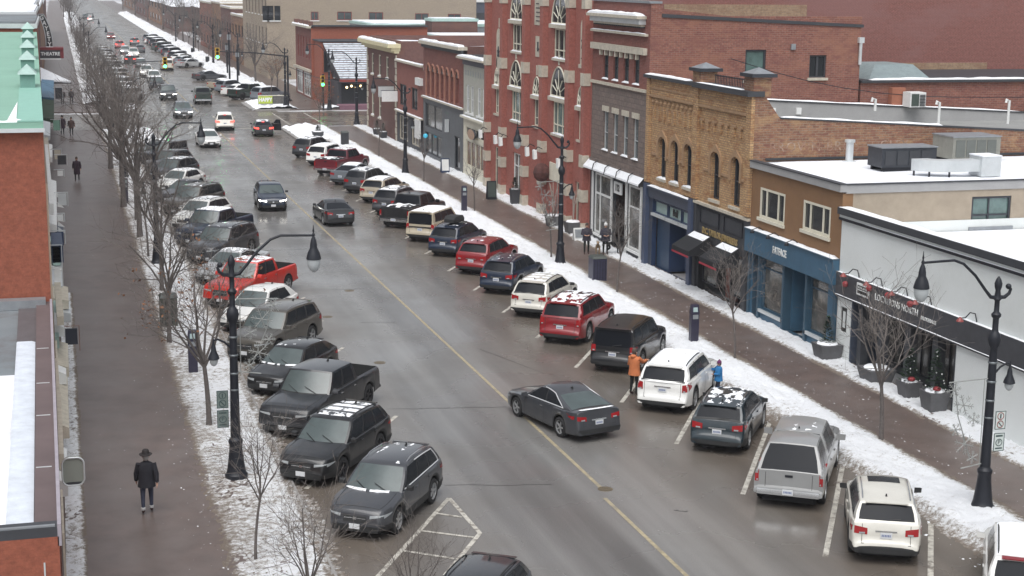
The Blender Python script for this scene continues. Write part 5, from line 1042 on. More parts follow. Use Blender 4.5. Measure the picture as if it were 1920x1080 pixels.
mb = MB(); mb.box(-2.0, .35, 198.6, 201.5, 4.75, 5.75, mat('marquee_dark', (.04, .04, .045), .5)); mb.box(.35, .75, 198.9, 201.2, 4.75, 5.75, pick('sign_red')); mb.box(-2, .75, 198.8, 201.4, 5.751, 6.05, pick('sign_red')); mb.box(-2.0, .4, 198.5, 198.6, 4.62, 4.76, WP); mb.build('marquee', t, org)
text('lettering', 'THEATRE', pick('letter_white'), t, org, (-.8, 198.55, 5.3), .55, 'y', sx=.95, bold=.02)
org = (-1.9, 188, 0); mb = MB(); d0 = [(-1.95, 187.0, 3.3), (1.35, 187.0, 2.75), (1.35, 191.0, 2.9), (-1.95, 191.5, 4.6)]
mb.hexa([(-1.95, 186.0, 2.85), (1.35, 186.0, 2.65), (1.35, 189.0, 2.65), (-1.95, 190, 2.85), (-1.95, 186.0, 3.0), (1.35, 186.0, 2.85), (.9, 188.5, 2.9), (-1.95, 190, 4.2)], pick('snow')); mb.box(-1.95, 1.4, 185.9, 188, 2.55, 2.66, bl)
tag(mb.build('canopy', None, org, loc=org), 'snow-covered triangular canopy over the far left pavement', 'canopy')
mb = MB(); mb.box(.65, .8, 187.5, 187.65, 0, 2.6, bl)
# ---------- vehicles ----------
mat('tyre', (.016, .016, .017), .85, var=.2); mat('rim', (.50, .51, .52), .35, .6, var=.1); mat('rim_dark', (.05, .05, .055), .4, .5, var=.1)
mat('trim', (.02, .021, .022), .6, var=.2); mat('underside', (.008, .008, .009), .9, var=0); mat('chrome', (.62, .63, .64), .2, .9, var=0)
mat('car_glass', (.014, .017, .021), .2, var=0, spec=.3); mat('car_glass_front', (.06, .08, .08), .28, var=.25, vscale=1.5, spec=.9)
mat('glass_tint', (.010, .012, .016), .22, var=0, spec=.12); mat('lamp_red', (.30, .012, .015), .2, var=.1, spec=.6); mat('lamp_red_lit', (1., .06, .04), .3, var=0, emit=2.2); mat('lamp_clear', (.30, .32, .33), .15, var=.15, spec=.7); mat('lamp_lit', (1., .96, .88), .3, var=0, emit=7.)
mat('plate_white', (.62, .64, .66), .5, var=0); mat('plate_ink', (.10, .14, .30), .5, var=0)
PA = {}
def paint(k, c, met=0., rough=.3, dirty=.5):
    PA[k] = mat('paint_'+k, c, rough, met, var=.06, vscale=1.2, coat=.8, spec=.35, dirt=tuple(.84*a+.16*b for a, b in zip(c, (.14, .125, .11))), dscale=1.6, dthr=.62-.1*(dirty-.5), dw=.14)
paint('gunmetal', (.045, .048, .055)); paint('black', (.012, .013, .015)); paint('blackish', (.02, .022, .026)); paint('navy', (.012, .022, .045)); paint('teal_black', (.014, .026, .034)); paint('grey', (.10, .105, .11)); paint('brown_grey', (.075, .07, .062))
paint('silver', (.36, .37, .38)); paint('champagne', (.36, .32, .25)); paint('white', (.72, .72, .70), 0, dirty=.35); paint('pearl', (.60, .585, .53), .05, dirty=.6); paint('red', (.21, .009, .014)); paint('bright_red', (.55, .025, .015), .1); paint('maroon', (.13, .012, .022)); paint('beige', (.42, .37, .28)); paint('pickup_silver', (.255, .26, .26)); paint('dark_green', (.02, .035, .028)); paint('slate', (.13, .15, .17)); paint('burgundy', (.20, .02, .04))
def lerp(a, b, f): return a+(b-a)*f
SP = {
 'suv': dict(L=4.6, W=1.85, H=1.68, hn=.93, hc=1.07, belt=1.06, beltr=1.14, yc=1.02, yA=.30, yD=-1.74, yB=-2.13, wr=.37, yf=1.36, yr=-1.30, tumble=.17, win=[(.06, .36), (.385, .66), (.69, .90)], rv=(.10, .88), tail='suv'),
 'bigsuv': dict(L=4.95, W=1.96, H=1.80, hn=1.02, hc=1.15, belt=1.14, beltr=1.20, yc=1.05, yA=.42, yD=-1.98, yB=-2.33, wr=.40, yf=1.48, yr=-1.40, tumble=.15, win=[(.06, .33), (.355, .62), (.65, .91)], rv=(.12, .88), tail='suv'),
 'boxsuv': dict(L=4.75, W=1.92, H=1.80, hn=1.06, hc=1.16, belt=1.14, beltr=1.18, yc=.95, yA=.45, yD=-2.15, yB=-2.25, wr=.39, yf=1.42, yr=-1.37, tumble=.12, win=[(.06, .34), (.365, .64), (.67, .93)], rv=(.15, .88), tail='suv'),
 'hatch': dict(L=4.35, W=1.79, H=1.50, hn=.80, hc=.95, belt=.95, beltr=1.05, yc=.98, yA=.25, yD=-1.42, yB=-1.98, wr=.34, yf=1.34, yr=-1.28, tumble=.2, win=[(.06, .42), (.45, .80)], rv=(.10, .9), tail='suv'),
 'sedan': dict(L=4.85, W=1.86, H=1.46, hn=.76, hc=.93, belt=.92, beltr=1.0, yc=.95, yA=.20, yD=-.95, yB=-1.80, wr=.345, yf=1.45, yr=-1.38, tumble=.24, win=[(.06, .45), (.48, .86)], rv=(.08, .92), tail='sedan'),
 'pickup': dict(L=5.75, W=2.0, H=1.90, hn=1.10, hc=1.22, belt=1.22, beltr=1.25, yc=1.28, yA=.72, yD=-.78, yB=-.98, wr=.41, yf=1.88, yr=-1.85, tumble=.14, win=[(.07, .44), (.49, .90)], rv=(.15, .88), tail='bed'),
}
WHEELS = {}
def wheel_mesh(r, dark):
    k = (r, dark)
    if k in WHEELS: return WHEELS[k]
    mb = MB(); n = 22; prof = [(r*.66, -.11), (r*.9, -.112), (r*.985, -.085), (r, -.04), (r, .04), (r*.985, .085), (r*.9, .112), (r*.66, .11)]
    P_ = [[(x, rr*math.cos(2*math.pi*j/n), rr*math.sin(2*math.pi*j/n)) for rr, x in prof] for j in range(n+1)]
    mb.grid(P_, pick('tyre')); t = mb.build('wheel', smooth=45, weld=True)
    mb = MB(); rm = pick('rim_dark' if dark else 'rim'); rr = r*.67
    mb.add([(.03, rr*math.cos(2*math.pi*j/n), rr*math.sin(2*math.pi*j/n)) for j in range(n)], [tuple(range(n))], pick('underside'))
    P_ = [[(x, q*math.cos(2*math.pi*j/n), q*math.sin(2*math.pi*j/n)) for q, x in ((rr, .03), (rr*1.0, .105), (rr*.93, .10), (rr*.92, .05))] for j in range(n+1)]; mb.grid(P_, rm)
    for s in range(5):
        a = 2*math.pi*s/5; ca, sa = math.cos(a), math.sin(a); 
        def rp(u, v, x): return (x, u*ca-v*sa, u*sa+v*ca)
        w1, w2 = rr*.10, rr*.085; mb.hexa([rp(rr*.1, -w1, .05), rp(rr*.9, -w2, .05), rp(rr*.9, w2, .05), rp(rr*.1, w1, .05), rp(rr*.1, -w1, .09), rp(rr*.9, -w2, .095), rp(rr*.9, w2, .095), rp(rr*.1, w1, .09)], rm)
    mb.add([(.094, rr*.2*math.cos(2*math.pi*j/8), rr*.2*math.sin(2*math.pi*j/8)) for j in range(8)], [tuple(range(8))], rm)
    q = mb.build('rim'); WHEELS[k] = (t.data, q.data); bpy.data.objects.remove(t); bpy.data.objects.remove(q); return WHEELS[k]
class Car:
    def __init__(s, kind, **ov):
        s.p = dict(SP[kind]); s.p.update(ov); p = s.p; L, hn, hc = p['L'], p['hn'], p['hc']; f = L/2
        if 'bedlen' not in p: p['bedlen'] = 0
        top = [(f, .58*hn), (f-.03, .74*hn), (f-.09, .88*hn), (f-.20, .955*hn), (f-.42, hn), (p['yc']+.1, hc-.02), (p['yc'], p['belt']), (p['yB']+.05, p['beltr'])]
        b = p['beltr']; p['tg'] = -f+.13
        if p['tail'] == 'suv': top += [(-f+.20, b), (-f+.145, b-.06), (-f+.095, .66), (-f+.04, .60), (-f, .50)]
        elif p['tail'] == 'sedan': top += [(p['yB'], b), (-f+.16, b+.03), (-f+.10, b+.0), (-f+.06, .80), (-f+.02, .62), (-f, .52)]
        else: top += [(p['yB'], b), (-f+.14, b), (-f+.12, b-.02), (-f+.11, .66), (-f+.02, .62), (-f, .56)]
        top.sort(); s.ty = [a for a, _ in top]; s.tz = [z for _, z in top]
        s.sill = p.get('sill', .22 if p['tail'] == 'sedan' else (.40 if p['tail'] == 'bed' else .26))
    def T(s, y): return float(np.interp(y, s.ty, s.tz))
    def wd(s, y):
        p = s.p; f = p['L']/2; w = p['W']/2; boxy = p['tail'] == 'bed'
        t = max(0, (y-(f-.9))/.9); u = max(0, (-(y)-(f-.7))/.7)
        return w*(1-(.13 if boxy else .25)*t**2.6)*(1-(.02 if boxy else .13)*u**2.6)
    def bot(s, y):
        p = s.p; z = s.sill; f = p['L']/2
        if y > f-.5: z += .02+.05*((y-f+.5)/.5)**2
        if y < -f+.5: z += .02+.05*((-y-f+.5)/.5)**2
        ar = p['wr']+.065
        for ya in (p['yf'], p['yr']):
            if abs(y-ya) < ar: z = max(z, p['wr']+math.sqrt(max(0, ar*ar-(y-ya)**2)))
        return min(z, s.T(y)-.1)
    def sec(s, y):
        w, B, T = s.wd(y), s.bot(y), s.T(y); h = T-B; c = .03 if s.p['tail'] != 'bed' else .02
        return [(w-.05, B), (w-.012, B+.04*min(1, h*3)), (w, B+.30*h), (w+.004, B+.55*h), (w-.012, B+.80*h), (w-.045, T-.035), (w-.13, T+.004), (w*.5, T+c), (0, T+c*1.3)]
    def xs(s, y, z):
        q = s.sec(y); zz = [a[1] for a in q[:7]]; xx = [a[0] for a in q[:7]]
        if z > q[6][1]+.03: return -1
        return float(np.interp(z, zz, xx))
    def side(s, mb, sg, y0, y1, z0, z1, m, off=.008, ny=5, nz=2, zs=0.):
        rows = []
        for j in range(nz+1):
            row = []
            for i in range(ny+1):
                y = y0+(y1-y0)*i/ny; f_ = i/ny; z = (z0+z1)/2+((z0-z1)/2+(z1-z0)*j/nz)*(1-.75*f_)+zs*f_
                q_ = s.xs(y, z); q_ = q_ if q_ > 0 else s.wd(y)-.14; row.append((sg*(q_+off), y, z))
            rows.append(row)
        mb.grid(rows, m); return mb
    def ysurf(s, x, z, rear):
        f = s.p['L']/2; x = abs(x)
        for k in range(220):
            y = (-f+k*.006) if rear else (f-k*.006)
            if s.T(y)+.01 >= z and s.xs(y, z) >= x: return y
        return y
    def patch(s, mb, rear, x0, x1, z0, z1, m, off=.012, nx=5, nz=3, zs=0., taper=0.):
        rows = []
        for j in range(nz+1):
            row = []
            for i in range(nx+1):
                fx = i/nx; x = x0+(x1-x0)*fx; z = z0+(z1-z0)*j/nz+zs*fx+(taper*(fx)*(.5-j/nz) if taper else 0); y = s.ysurf(x, z, rear)
                row.append((x+(off*.5 if x > 0 else -off*.5)*(abs(x)/s.p['W']*2)**4, y-off if rear else y+off, z))
            rows.append(row)
        mb.grid(rows, m)
        return mb
def build_car(kind, pm, loc, hd, label, cat='car', group='cars parked nose-in along the street', det=2, snow=None, lit='', rails=True, clad=None, rim_dark=False, roof_m=None, rear_trim=None, topper=False, box=False, plate=True, door_open=False, name=None, ov=None, glassf='car_glass_front', sunroof=False, bedsnow=False, lampr='lamp_red', hoodsnow=False, rearglass='glass_tint', bootsnow=False, spoiler=None):
    if clad is None and kind == 'suv' and pm in ('gunmetal', 'black', 'blackish', 'navy', 'teal_black', 'champagne', 'slate'): clad = 1
    C = Car(kind, **(ov or {})); p = C.p; f = p['L']/2; W2 = p['W']/2
    pmt = PA[pm]; z_ = 0.0
    t = thing(name or {'pickup': 'pickup_truck', 'sedan': 'sedan_car', 'hatch': 'hatchback_car'}.get(kind, 'suv_car'), label, cat, (loc[0], loc[1], z_), -R_(hd), group)
    near = det >= 2
    n = 44 if near else 24
    ys = set(round(float(v), 4) for v in np.linspace(-f, f, n)) | set(round(v, 4) for v in C.ty)
    ar = p['wr']+.065
    for ya in (p['yf'], p['yr']):
        K = 12 if near else 8
        ys |= {round(ya+ar*math.cos(math.pi*k/K), 4) for k in range(K+1)} | {round(ya-ar-.006, 4), round(ya+ar+.006, 4)}
    ys = sorted(y for y in ys if -f <= y <= f)
    clean = [ys[0]]
    for y in ys[1:]:
        if y-clean[-1] > .004: clean.append(y)
    ys = clean
    P_ = []
    for y in ys:
        q = C.sec(y); P_.append([(x, y, z) for x, z in q]+[(-x, y, z) for x, z in q[::-1][1:]])
    bed = p['tail'] == 'bed' and not topper; by0, by1 = -f+.13, p['yB']-.06
    tr = pick('trim'); 
    def fm(i, j):
        k = j if j < 8 else 15-j
        ym = (ys[i]+ys[i+1])/2
        if bed and k in (6, 7) and by0 < ym < by1: return None
        if clad and k <= clad: return tr
        if k == 0: return tr
        if rear_trim and ym < -f+.12 and k <= 2: return tr
        if (p['yB'] < ym < p['yc']) and k >= 6 and not bed: return tr
        return pmt
    mb = MB(); mb.grid(P_, fm)
    for e in (0, -1):
        row = P_[e]; zl = row[0][2]
        mb.add(row, [tuple(range(len(row)))], tr if rear_trim and e == 0 else pmt)
    if near:
        def zt_(x, y): q = C.sec(y); return float(np.interp(abs(x), [q[8][0], q[7][0], q[6][0]], [q[8][1], q[7][1], q[6][1]]))
        for s_ in (1, -1):
            pts = [Vector((s_*C.wd(y)*.80, y, zt_(C.wd(y)*.80, y)+.001)) for y in np.linspace(p['yc']+.12, f-.22, 8)]; mb.tube(pts, .009, tr, 4)
        pts = [Vector((x, f-.20+.0*x, zt_(x, f-.20)+.002)) for x in np.linspace(-C.wd(f-.2)*.8, C.wd(f-.2)*.8, 9)]; mb.tube(pts, .008, tr, 4)
        if p['tail'] != 'bed' or topper:
            for s_ in (1, -1): C.patch(mb, True, s_*(W2*.66), s_*(W2*.66+.014), .58, p['beltr']-.06, tr, off=.006, nx=1, nz=4)
        C.patch(mb, True, -W2*.9, W2*.9, .575, .592, tr, off=.006, nx=8, nz=1)
    # greenhouse
    Hh = p['H']; wt = W2-.075-p['tumble']
    def S(side, sv, v, g=None):
        g = g or (p['yc'], p['yA'], p['yB'], p['yD'], Hh)
        yb = lerp(g[0], g[2], sv); yt = lerp(g[1], g[3], sv); y = lerp(yb, yt, v); zb = C.T(yb)-.012; zt = g[4]-.045-(.025 if kind in ('boxsuv', 'pickup') else .13 if kind == 'sedan' else .085)*(((sv-.3)/.7)**2 if sv > .3 else ((.3-sv)/.3)**2*.6)
        xb = C.wd(yb)-.075; x = lerp(xb, wt, v)+.025*math.sin(math.pi*v)
        return Vector((side*x, y, lerp(zb, zt, v)))
    def edge_roof(t_, u, g=None):
        e = S(1, t_, 1, g); bf, br = .10, .05
        return Vector((u*e.x, e.y+bf*(1-u*u)*(1-t_)-br*(1-u*u)*t_, e.z+.045*(1-u**4)))
    def front(u, v, g=None):
        e = S(1, 0, v, g); return Vector((u*e.x, e.y+lerp(.20, .10, v)*(1-u*u), e.z+.045*(1-u**4)*v))
    def rear(u, v, g=None):
        e = S(1, 1, v, g); return Vector((u*e.x, e.y-lerp(.04, .05, v)*(1-u*u), e.z+.045*(1-u**4)*v))
    glasses = []
    def greenhouse(mbx, g, wins, pmx, frontglass=True, rearv=(.1, .88)):
        sv = sorted({0, 1}|{a for w_ in wins for a in w_}); vv = [0, .07, .5, .90, 1]
        for side in (1, -1):
            rows = [[S(side, a, v, g) for v in vv] for a in sv]
            def fs(i, j):
                mid = (sv[i]+sv[i+1])/2
                if any(a < mid < b for a, b in wins): return None if j in (1, 2) else pmx
                if 0 < i < len(sv)-2: return tr
                return pmx
            mbx.grid(rows, fs)
            for (a, b) in wins: glasses.append(('side_window', [[S(side, s_, v, g) for v in vv[1:4]] for s_ in (a, b)], 'car_glass'))
        us = [-1, -.92, -.5, 0, .5, .92, 1]; vs = [0, .05, .35, .65, .93, 1]
        rows = [[front(u, v, g) for v in vs] for u in us]; mbx.grid(rows, lambda i, j: None if frontglass and 0 < i < 5 and 0 < j < 4 else (pmx if i in (0, 5) or j == 4 else tr))
        if frontglass: glasses.append(('windscreen', [[front(u, v, g) for v in vs[1:5]] for u in us[1:6]], glassf))
        v0, v1 = rearv; vs2 = [0, v0, (v0+v1)/2, v1, 1]; us2 = [-1, -.90, -.45, 0, .45, .90, 1]
        rows = [[rear(u, v, g) for v in vs2] for u in us2]; mbx.grid(rows, lambda i, j: None if 0 < i < 5 and 0 < j < 3 else pmx)
        glasses.append(('rear_window', [[rear(u, v, g) for v in vs2[1:4]] for u in us2[1:6]], rearglass))
        rows = [[edge_roof(tt_, u, g) for u in us] for tt_ in [0, .1, .3, .5, .7, .9, 1]]; mbx.grid(rows, roof_m and PA.get(roof_m, None) or pmx)
    g0 = (p['yc'], p['yA'], p['yB'], p['yD'], Hh); greenhouse(mb, g0, p['win'], pmt, True, p['rv'])
    if near:
        # door seams
        for s_ in (1, -1):
            for a in ([.03]+[w_[1]+.012 for w_ in p['win'][:2]]):
                yb = lerp(p['yc'], p['yB'], a); T0 = C.T(yb)-.05
                pts = [Vector((s_*(C.xs(yb, z)+.003), yb, z)) for z in np.linspace(C.sill+.1, T0, 6)]
                if abs(yb-p['yr']) < ar: pts = pts[3:]
                for k in range(len(pts)-1): mb.add([pts[k]+Vector((0, -.008, 0)), pts[k+1]+Vector((0, -.008, 0)), pts[k+1]+Vector((0, .008, 0)), pts[k]+Vector((0, .008, 0))], [(0, 1, 2, 3)], tr)
    mb.build('body', t, smooth=38, weld=True)
    if topper:
        tp = MB(); g1 = (p['yB']-.03, p['yB']-.18, -f+.16, -f+.62, Hh+.04); greenhouse(tp, g1, [(.08, .47), (.52, .88)], pmt, False, (.03, .95)); tp.build('bed_cap', t, smooth=38)
    for nm, rows, gm in glasses:
        m_ = MB(); m_.grid(rows, pick(gm)); m_.build(nm, t, smooth=60)
    m_ = MB(); m_.box(-W2+.24, W2-.24, -f+.2, f-.2, .2, min(.7, C.T(0)-.2), pick('underside')); m_.box(-W2+.06, W2-.06, -f+.35, f-.35, C.sill-.03, C.sill+.06, pick('underside')) if False else None; m_.build('underbody', t)
    if bed:
        m_ = MB(); bw = W2-.13; zf, zt_ = .82, C.T(-f+.5)+.006; bl_ = tr
        m_.add([(-bw, by0, zf), (bw, by0, zf), (bw, by1, zf), (-bw, by1, zf)], [(0, 1, 2, 3)], bl_)
        for (a, b) in (((-bw, by0), (bw, by0)), ((bw, by0), (bw, by1)), ((bw, by1), (-bw, by1)), ((-bw, by1), (-bw, by0))): m_.add([(*a, zf), (*b, zf), (*b, zt_), (*a, zt_)], [(0, 1, 2, 3)], bl_)
        if bedsnow != 'cover': m_.build('bed_liner', t)
        if bedsnow == 'cover':
            m_ = MB(); m_.box(-bw-.02, bw+.02, by0, by1, zt_-.02, zt_+.03, pick('black_cloth')); m_.build('bed_cover', t)
        if bedsnow:
            zb = zt_+.035 if bedsnow == 'cover' else zf+.02; m_ = MB(); x1 = bw*.85
            rows = [[(-x1+2*x1*i/10, by0+.15+(by1-by0-.3)*j/8, zb+(0 if i in (0, 10) or j in (0, 8) else .05+.06*noise.noise(Vector((i*.6, j*.5, loc[1]))))) for i in range(11)] for j in range(9)]; m_.grid(rows, lambda i, j: pick('snow') if noise.noise(Vector((i*.5, j*.5, loc[0]*3))) > -.18 else None); m_.build('bed_snow', t, smooth=60)
    # wheels
    wm = wheel_mesh(p['wr'], rim_dark)
    for (x, y) in ((1, p['yf']), (-1, p['yf']), (1, p['yr']), (-1, p['yr'])):
        o = bpy.data.objects.new('wheel', wm[0]); col.objects.link(o); o.parent = t; o.location = (x*(W2-.125), y, p['wr']); o.rotation_euler = (0, 0, 0 if x > 0 else math.pi)
        if det >= 1: q = bpy.data.objects.new('rim', wm[1]); col.objects.link(q); q.parent = o
    # lights
    zr0, zr1 = {'suv': (.80, .97), 'sedan': (.74, .88), 'bed': (.78, 1.12)}[p['tail']]
    if kind in ('bigsuv', 'boxsuv'): zr0, zr1 = .82, 1.08
    tl = p.get('tl', None) or ((W2*.72, W2*.955) if kind in ('boxsuv', 'bigsuv') else (W2*.52, W2*.97) if kind != 'pickup' else (W2*.86, W2*.975))
    if kind == 'hatch': zr0, zr1 = .70, .90
    rm = pick('lamp_red_lit') if 'r' in lit else pick(lampr)
    for s_ in (1, -1):
        m_ = MB(); C.patch(m_, True, s_*tl[0], s_*tl[1], zr0, zr1, rm, zs=.05 if kind not in ('pickup', 'boxsuv') else 0, taper=-.04 if kind == 'suv' else 0)
        if 'r' not in lit and near: C.patch(m_, True, s_*lerp(tl[0], tl[1], .15), s_*lerp(tl[0], tl[1], .5), zr0+.02, zr0+.065, pick('lamp_clear'), off=.02, nx=2, nz=1)
        if kind not in ('pickup', 'boxsuv'): C.side(m_, s_, -f+.19, -f+.50, zr0+.06, zr1+.04, rm)
        m_.build('tail_light', t, smooth=50)
        m_ = MB(); hz = p['hn']*.74; C.patch(m_, False, s_*W2*.46, s_*W2*.84, hz-.03, hz+.055, pick('lamp_lit') if 'h' in lit else pick('lamp_clear'), zs=.05, taper=.05)
        C.side(m_, s_, f-.16, f-.50, hz-.02, hz+.08, pick('lamp_lit') if 'h' in lit else pick('lamp_clear'), zs=.05)
        m_.build('headlight', t, smooth=50)
    if 'r' in lit and kind != 'pickup':
        m_ = MB(); C.p and m_.box(-.12, .12, rear(0, .92).y-.06, rear(0, .92).y, rear(0, .95).z-.02, rear(0, .95).z+.02, pick('lamp_red_lit')); m_.build('brake_light', t)
    if det >= 1:
        m_ = MB(); C.patch(m_, False, -W2*.36, W2*.36, p['hn']*.58, p['hn']*.80, tr, nx=6, off=.014); C.patch(m_, False, -W2*.72, W2*.72, .28, .45, tr, nx=8, off=.016)
        if near: C.patch(m_, False, -W2*.34, W2*.34, p['hn']*.69, p['hn']*.705, pick('chrome'), nx=4, nz=1, off=.022); C.patch(m_, False, -.05, .05, p['hn']*.66, p['hn']*.74, pick('chrome'), nx=2, nz=1, off=.03)
        m_.build('grille', t, smooth=50)
        m_ = MB(); C.patch(m_, True, -W2*.88, W2*.88, .33 if kind != 'pickup' else .44, .47 if kind != 'pickup' else .60, tr if kind != 'pickup' else pick('chrome'), nx=8, off=.02); m_.build('rear_bumper', t, smooth=50)
        if plate:
            zp = {'suv': .62+.12, 'sedan': .66, 'bed': .56}[p['tail']]
            zp = p.get('zp', zp)
            m_ = MB(); yp = C.ysurf(0.1, zp+.07, True) if kind != 'pickup' else -f-.022; m_.box(-.15, .15, yp-.04, yp-.02, zp-.075, zp+.075, pick('plate_white'));
            for k in range(6): m_.box(-.115+.04*k, -.09+.04*k, yp-.043, yp-.04, zp-.03, zp+.03, pick('plate_ink'))
            m_.build('licence_plate', t)
            if near and kind != 'pickup':
                m_ = MB(); C.patch(m_, True, -W2*.30, W2*.30, zp+.085, zp+.125, pick('chrome') if kind != 'hatch' else tr, nx=4, nz=1, off=.022); m_.build('tailgate_handle', t)
            if kind == 'pickup': m_ = MB(); C.patch(m_, True, -.11, .11, p['beltr']-.17, p['beltr']-.10, pick('black_metal'), nx=3, nz=1, off=.02); m_.build('tailgate_handle', t)
            m_ = MB(); yf_ = C.ysurf(.1, .42, False); m_.box(-.15, .15, yf_+.02, yf_+.04, .36, .50, pick('plate_white')); m_.build('licence_plate', t)
        for s_ in (1, -1):
            ym = lerp(p['yc'], p['yB'], .055)-.05; xm = C.wd(ym)+.02; zm = C.T(ym)+.06; m_ = MB(); big = 1.4 if kind == 'pickup' else 1.
            m_.hexa([(s_*(xm-.04), ym-.05, zm-.07*big), (s_*(xm+.16*big), ym-.03, zm-.06*big), (s_*(xm+.15*big), ym+.09, zm-.04*big), (s_*(xm-.02), ym+.08, zm-.05), (s_*(xm-.02), ym-.05, zm+.08*big), (s_*(xm+.17*big), ym-.03, zm+.07*big), (s_*(xm+.13*big), ym+.08, zm+.05), (s_*(xm-.02), ym+.07, zm+.05)], pmt if clad is None else tr); m_.build('mirror', t, smooth=60)
    if near:
        if rails and kind in ('suv', 'bigsuv', 'boxsuv'):
            for s_ in (1, -1):
                pts = [edge_roof(a, s_*.90)+Vector((0, 0, .055 if 0 < i < 6 else 0)) for i, a in enumerate(np.linspace(.12, .93, 7))]; m_ = MB(); m_.tube(pts, .02, pick('chrome') if rails == 'chrome' else tr, 5); m_.build('roof_rail', t, smooth=60)
        for s_ in (1, -1):
            for w_ in p['win'][:2]:
                yb = lerp(p['yc'], p['yB'], w_[1]-.02)+.0; zz = C.T(yb)-.15; m_ = MB(); x = C.xs(yb, zz); m_.box(s_*(x+.002), s_*(x+.03), yb, yb+.16, zz-.015, zz+.015, pick('chrome') if p['tail'] != 'suv' else pmt); m_.build('door_handle', t)
        m_ = MB(); e = rear(0, 1); m_.hexa([(-wt*.8, e.y-.10, e.z-.03), (wt*.8, e.y-.10, e.z-.03), (wt*.8, e.y+.05, e.z-.01), (-wt*.8, e.y+.05, e.z-.01), (-wt*.8, e.y-.10, e.z-.005), (wt*.8, e.y-.10, e.z-.005), (wt*.8, e.y+.05, e.z+.012), (-wt*.8, e.y+.05, e.z+.012)], PA[spoiler] if spoiler else pmt)
        if p['tail'] == 'suv': m_.build('spoiler', t)
        m_ = MB(); e = edge_roof(.8, 0); m_.hexa([(-.03, e.y-.12, e.z-.01), (.03, e.y-.12, e.z-.01), (.01, e.y+.06, e.z-.01), (-.01, e.y+.06, e.z-.01), (-.012, e.y-.11, e.z+.07), (.012, e.y-.11, e.z+.07), (.005, e.y+.02, e.z+.01), (-.005, e.y+.02, e.z+.01)], tr); m_.build('aerial', t)
        m_ = MB(); 
        for s_ in (-.55, .15): a, b = front(s_, .04), front(s_+.5, .30); m_.tube([a+Vector((0, .03, .015)), b+Vector((0, .03, .02))], .012, tr, 4)
        m_.build('wiper', t)
        if kind != 'pickup':
            m_ = MB(); a, b = rear(0, p['rv'][0]+.03), rear(.45, p['rv'][0]+.12)
            if p['tail'] == 'suv': m_.tube([a+Vector((0, -.02, 0)), b+Vector((0, -.025, 0))], .011, tr, 4); m_.build('wiper', t)
        for s_ in (1, -1): # bright line under the side windows
            m_ = MB(); 
            if ov and ov.get('chromeline'):
                cl = [S(s_, a, .06)+Vector((s_*.006, 0, 0)) for a in np.linspace(.06, p['win'][-1][1], 6)]+[S(s_, p['win'][-1][1]+.015, v)+Vector((s_*.006, 0, 0)) for v in (.3, .6, .9)]+[S(s_, a, .93)+Vector((s_*.006, 0, 0)) for a in np.linspace(p['win'][-1][1], .3, 5)]; m_.tube(cl, .02, mat('bright_trim', (.60, .61, .62), .35, .3, var=0), 4); m_.build('window_trim', t)
    if sunroof:
        m_ = MB(); rows = [[edge_roof(a, u)+Vector((0, 0, .006)) for u in (-.62, 0, .62)] for a in (.10, .22, .36)]; m_.grid(rows, pick('car_glass')); m_.build('sunroof', t, smooth=60)
    if snow:
        seed = loc[1]*1.7; m_ = MB(); na, nu = (52, 34) if near else (22, 16); rows = []
        a0, a1 = (.03, .96)
        def cov(a, u):
            v = noise.noise(Vector((a*5+seed, u*2.6, 1)))+.5*noise.noise(Vector((a*14, u*8, seed)))+.22*noise.noise(Vector((a*40, u*22, seed)))
            if snow == 'full': return v > -.75
            if snow == 'patch': return v > .12
            if snow == 'half': return v > -.08
            if snow == 'bars': return (a*4.4 % 1) > .38 and abs(u) < .78 and v > -.22
            if snow == 'rear': return a > .55 and v > -.3
            if snow == 'few': return v > .56
            return True
        ct = [[cov(lerp(a0, a1, (j+.5)/na), lerp(-.95, .95, (i+.5)/nu)) for i in range(nu)] for j in range(na)]
        def onb(j, i): # vertex fully inside the snow?
            for dj in (-1, 0):
                for di in (-1, 0):
                    jj, ii = j+dj, i+di
                    if not (0 <= jj < na and 0 <= ii < nu) or not ct[jj][ii]: return False
            return True
        for j in range(na+1):
            rows.append([edge_roof(lerp(a0, a1, j/na), lerp(-.95, .95, i/nu))+Vector((0, 0, (.016+.014*noise.noise(Vector((j*.4, i*.4, seed)))) if onb(j, i) else .002)) for i in range(nu+1)])
        m_.grid(rows, lambda j, i: pick('snow') if ct[j][i] else None); m_.build('roof_snow', t, smooth=60)
    if hoodsnow: # a line of snow at the foot of the windscreen
        m_ = MB(); n = 14; rows = [[Vector((front(-.9+1.8*i/n, .0).x, front(-.9+1.8*i/n, 0).y+dy, C.T(p['yc'])+.03+dz*(1 if 0 < i < n else 0)*(.5+.8*abs(noise.noise(Vector((i*.7, loc[1], 0))))))) for i in range(n+1)] for dy, dz in ((-.02, .0), (.0, .04), (.035, .035), (.06, -.03))]
        m_.grid(rows, lambda i, j: pick('snow') if noise.noise(Vector((j*.9, loc[0], 2))) > -.12 else None); m_.build('hood_snow', t, smooth=60)
    if bootsnow:
        m_ = MB(); n = 16; y0_ = p['yB']; rows = [[((-.70+1.40*i/n)*W2, y0_-.10-dy-.10*(1-(-.9+1.8*i/n)**2), C.T(y0_-.1-dy)+.012+.042*(1-(-.70+1.40*i/n)**2)+.5*dz*(1 if 0 < i < n else 0)*(.4+.9*abs(noise.noise(Vector((i*.6, dy*9, 3)))))) for i in range(n+1)] for dy, dz in ((.02, 0), (.05, .05), (.09, .05), (.12, .04), (.16, -.01))]
        m_.grid(rows, pick('snow')); m_.build('boot_snow', t, smooth=60)
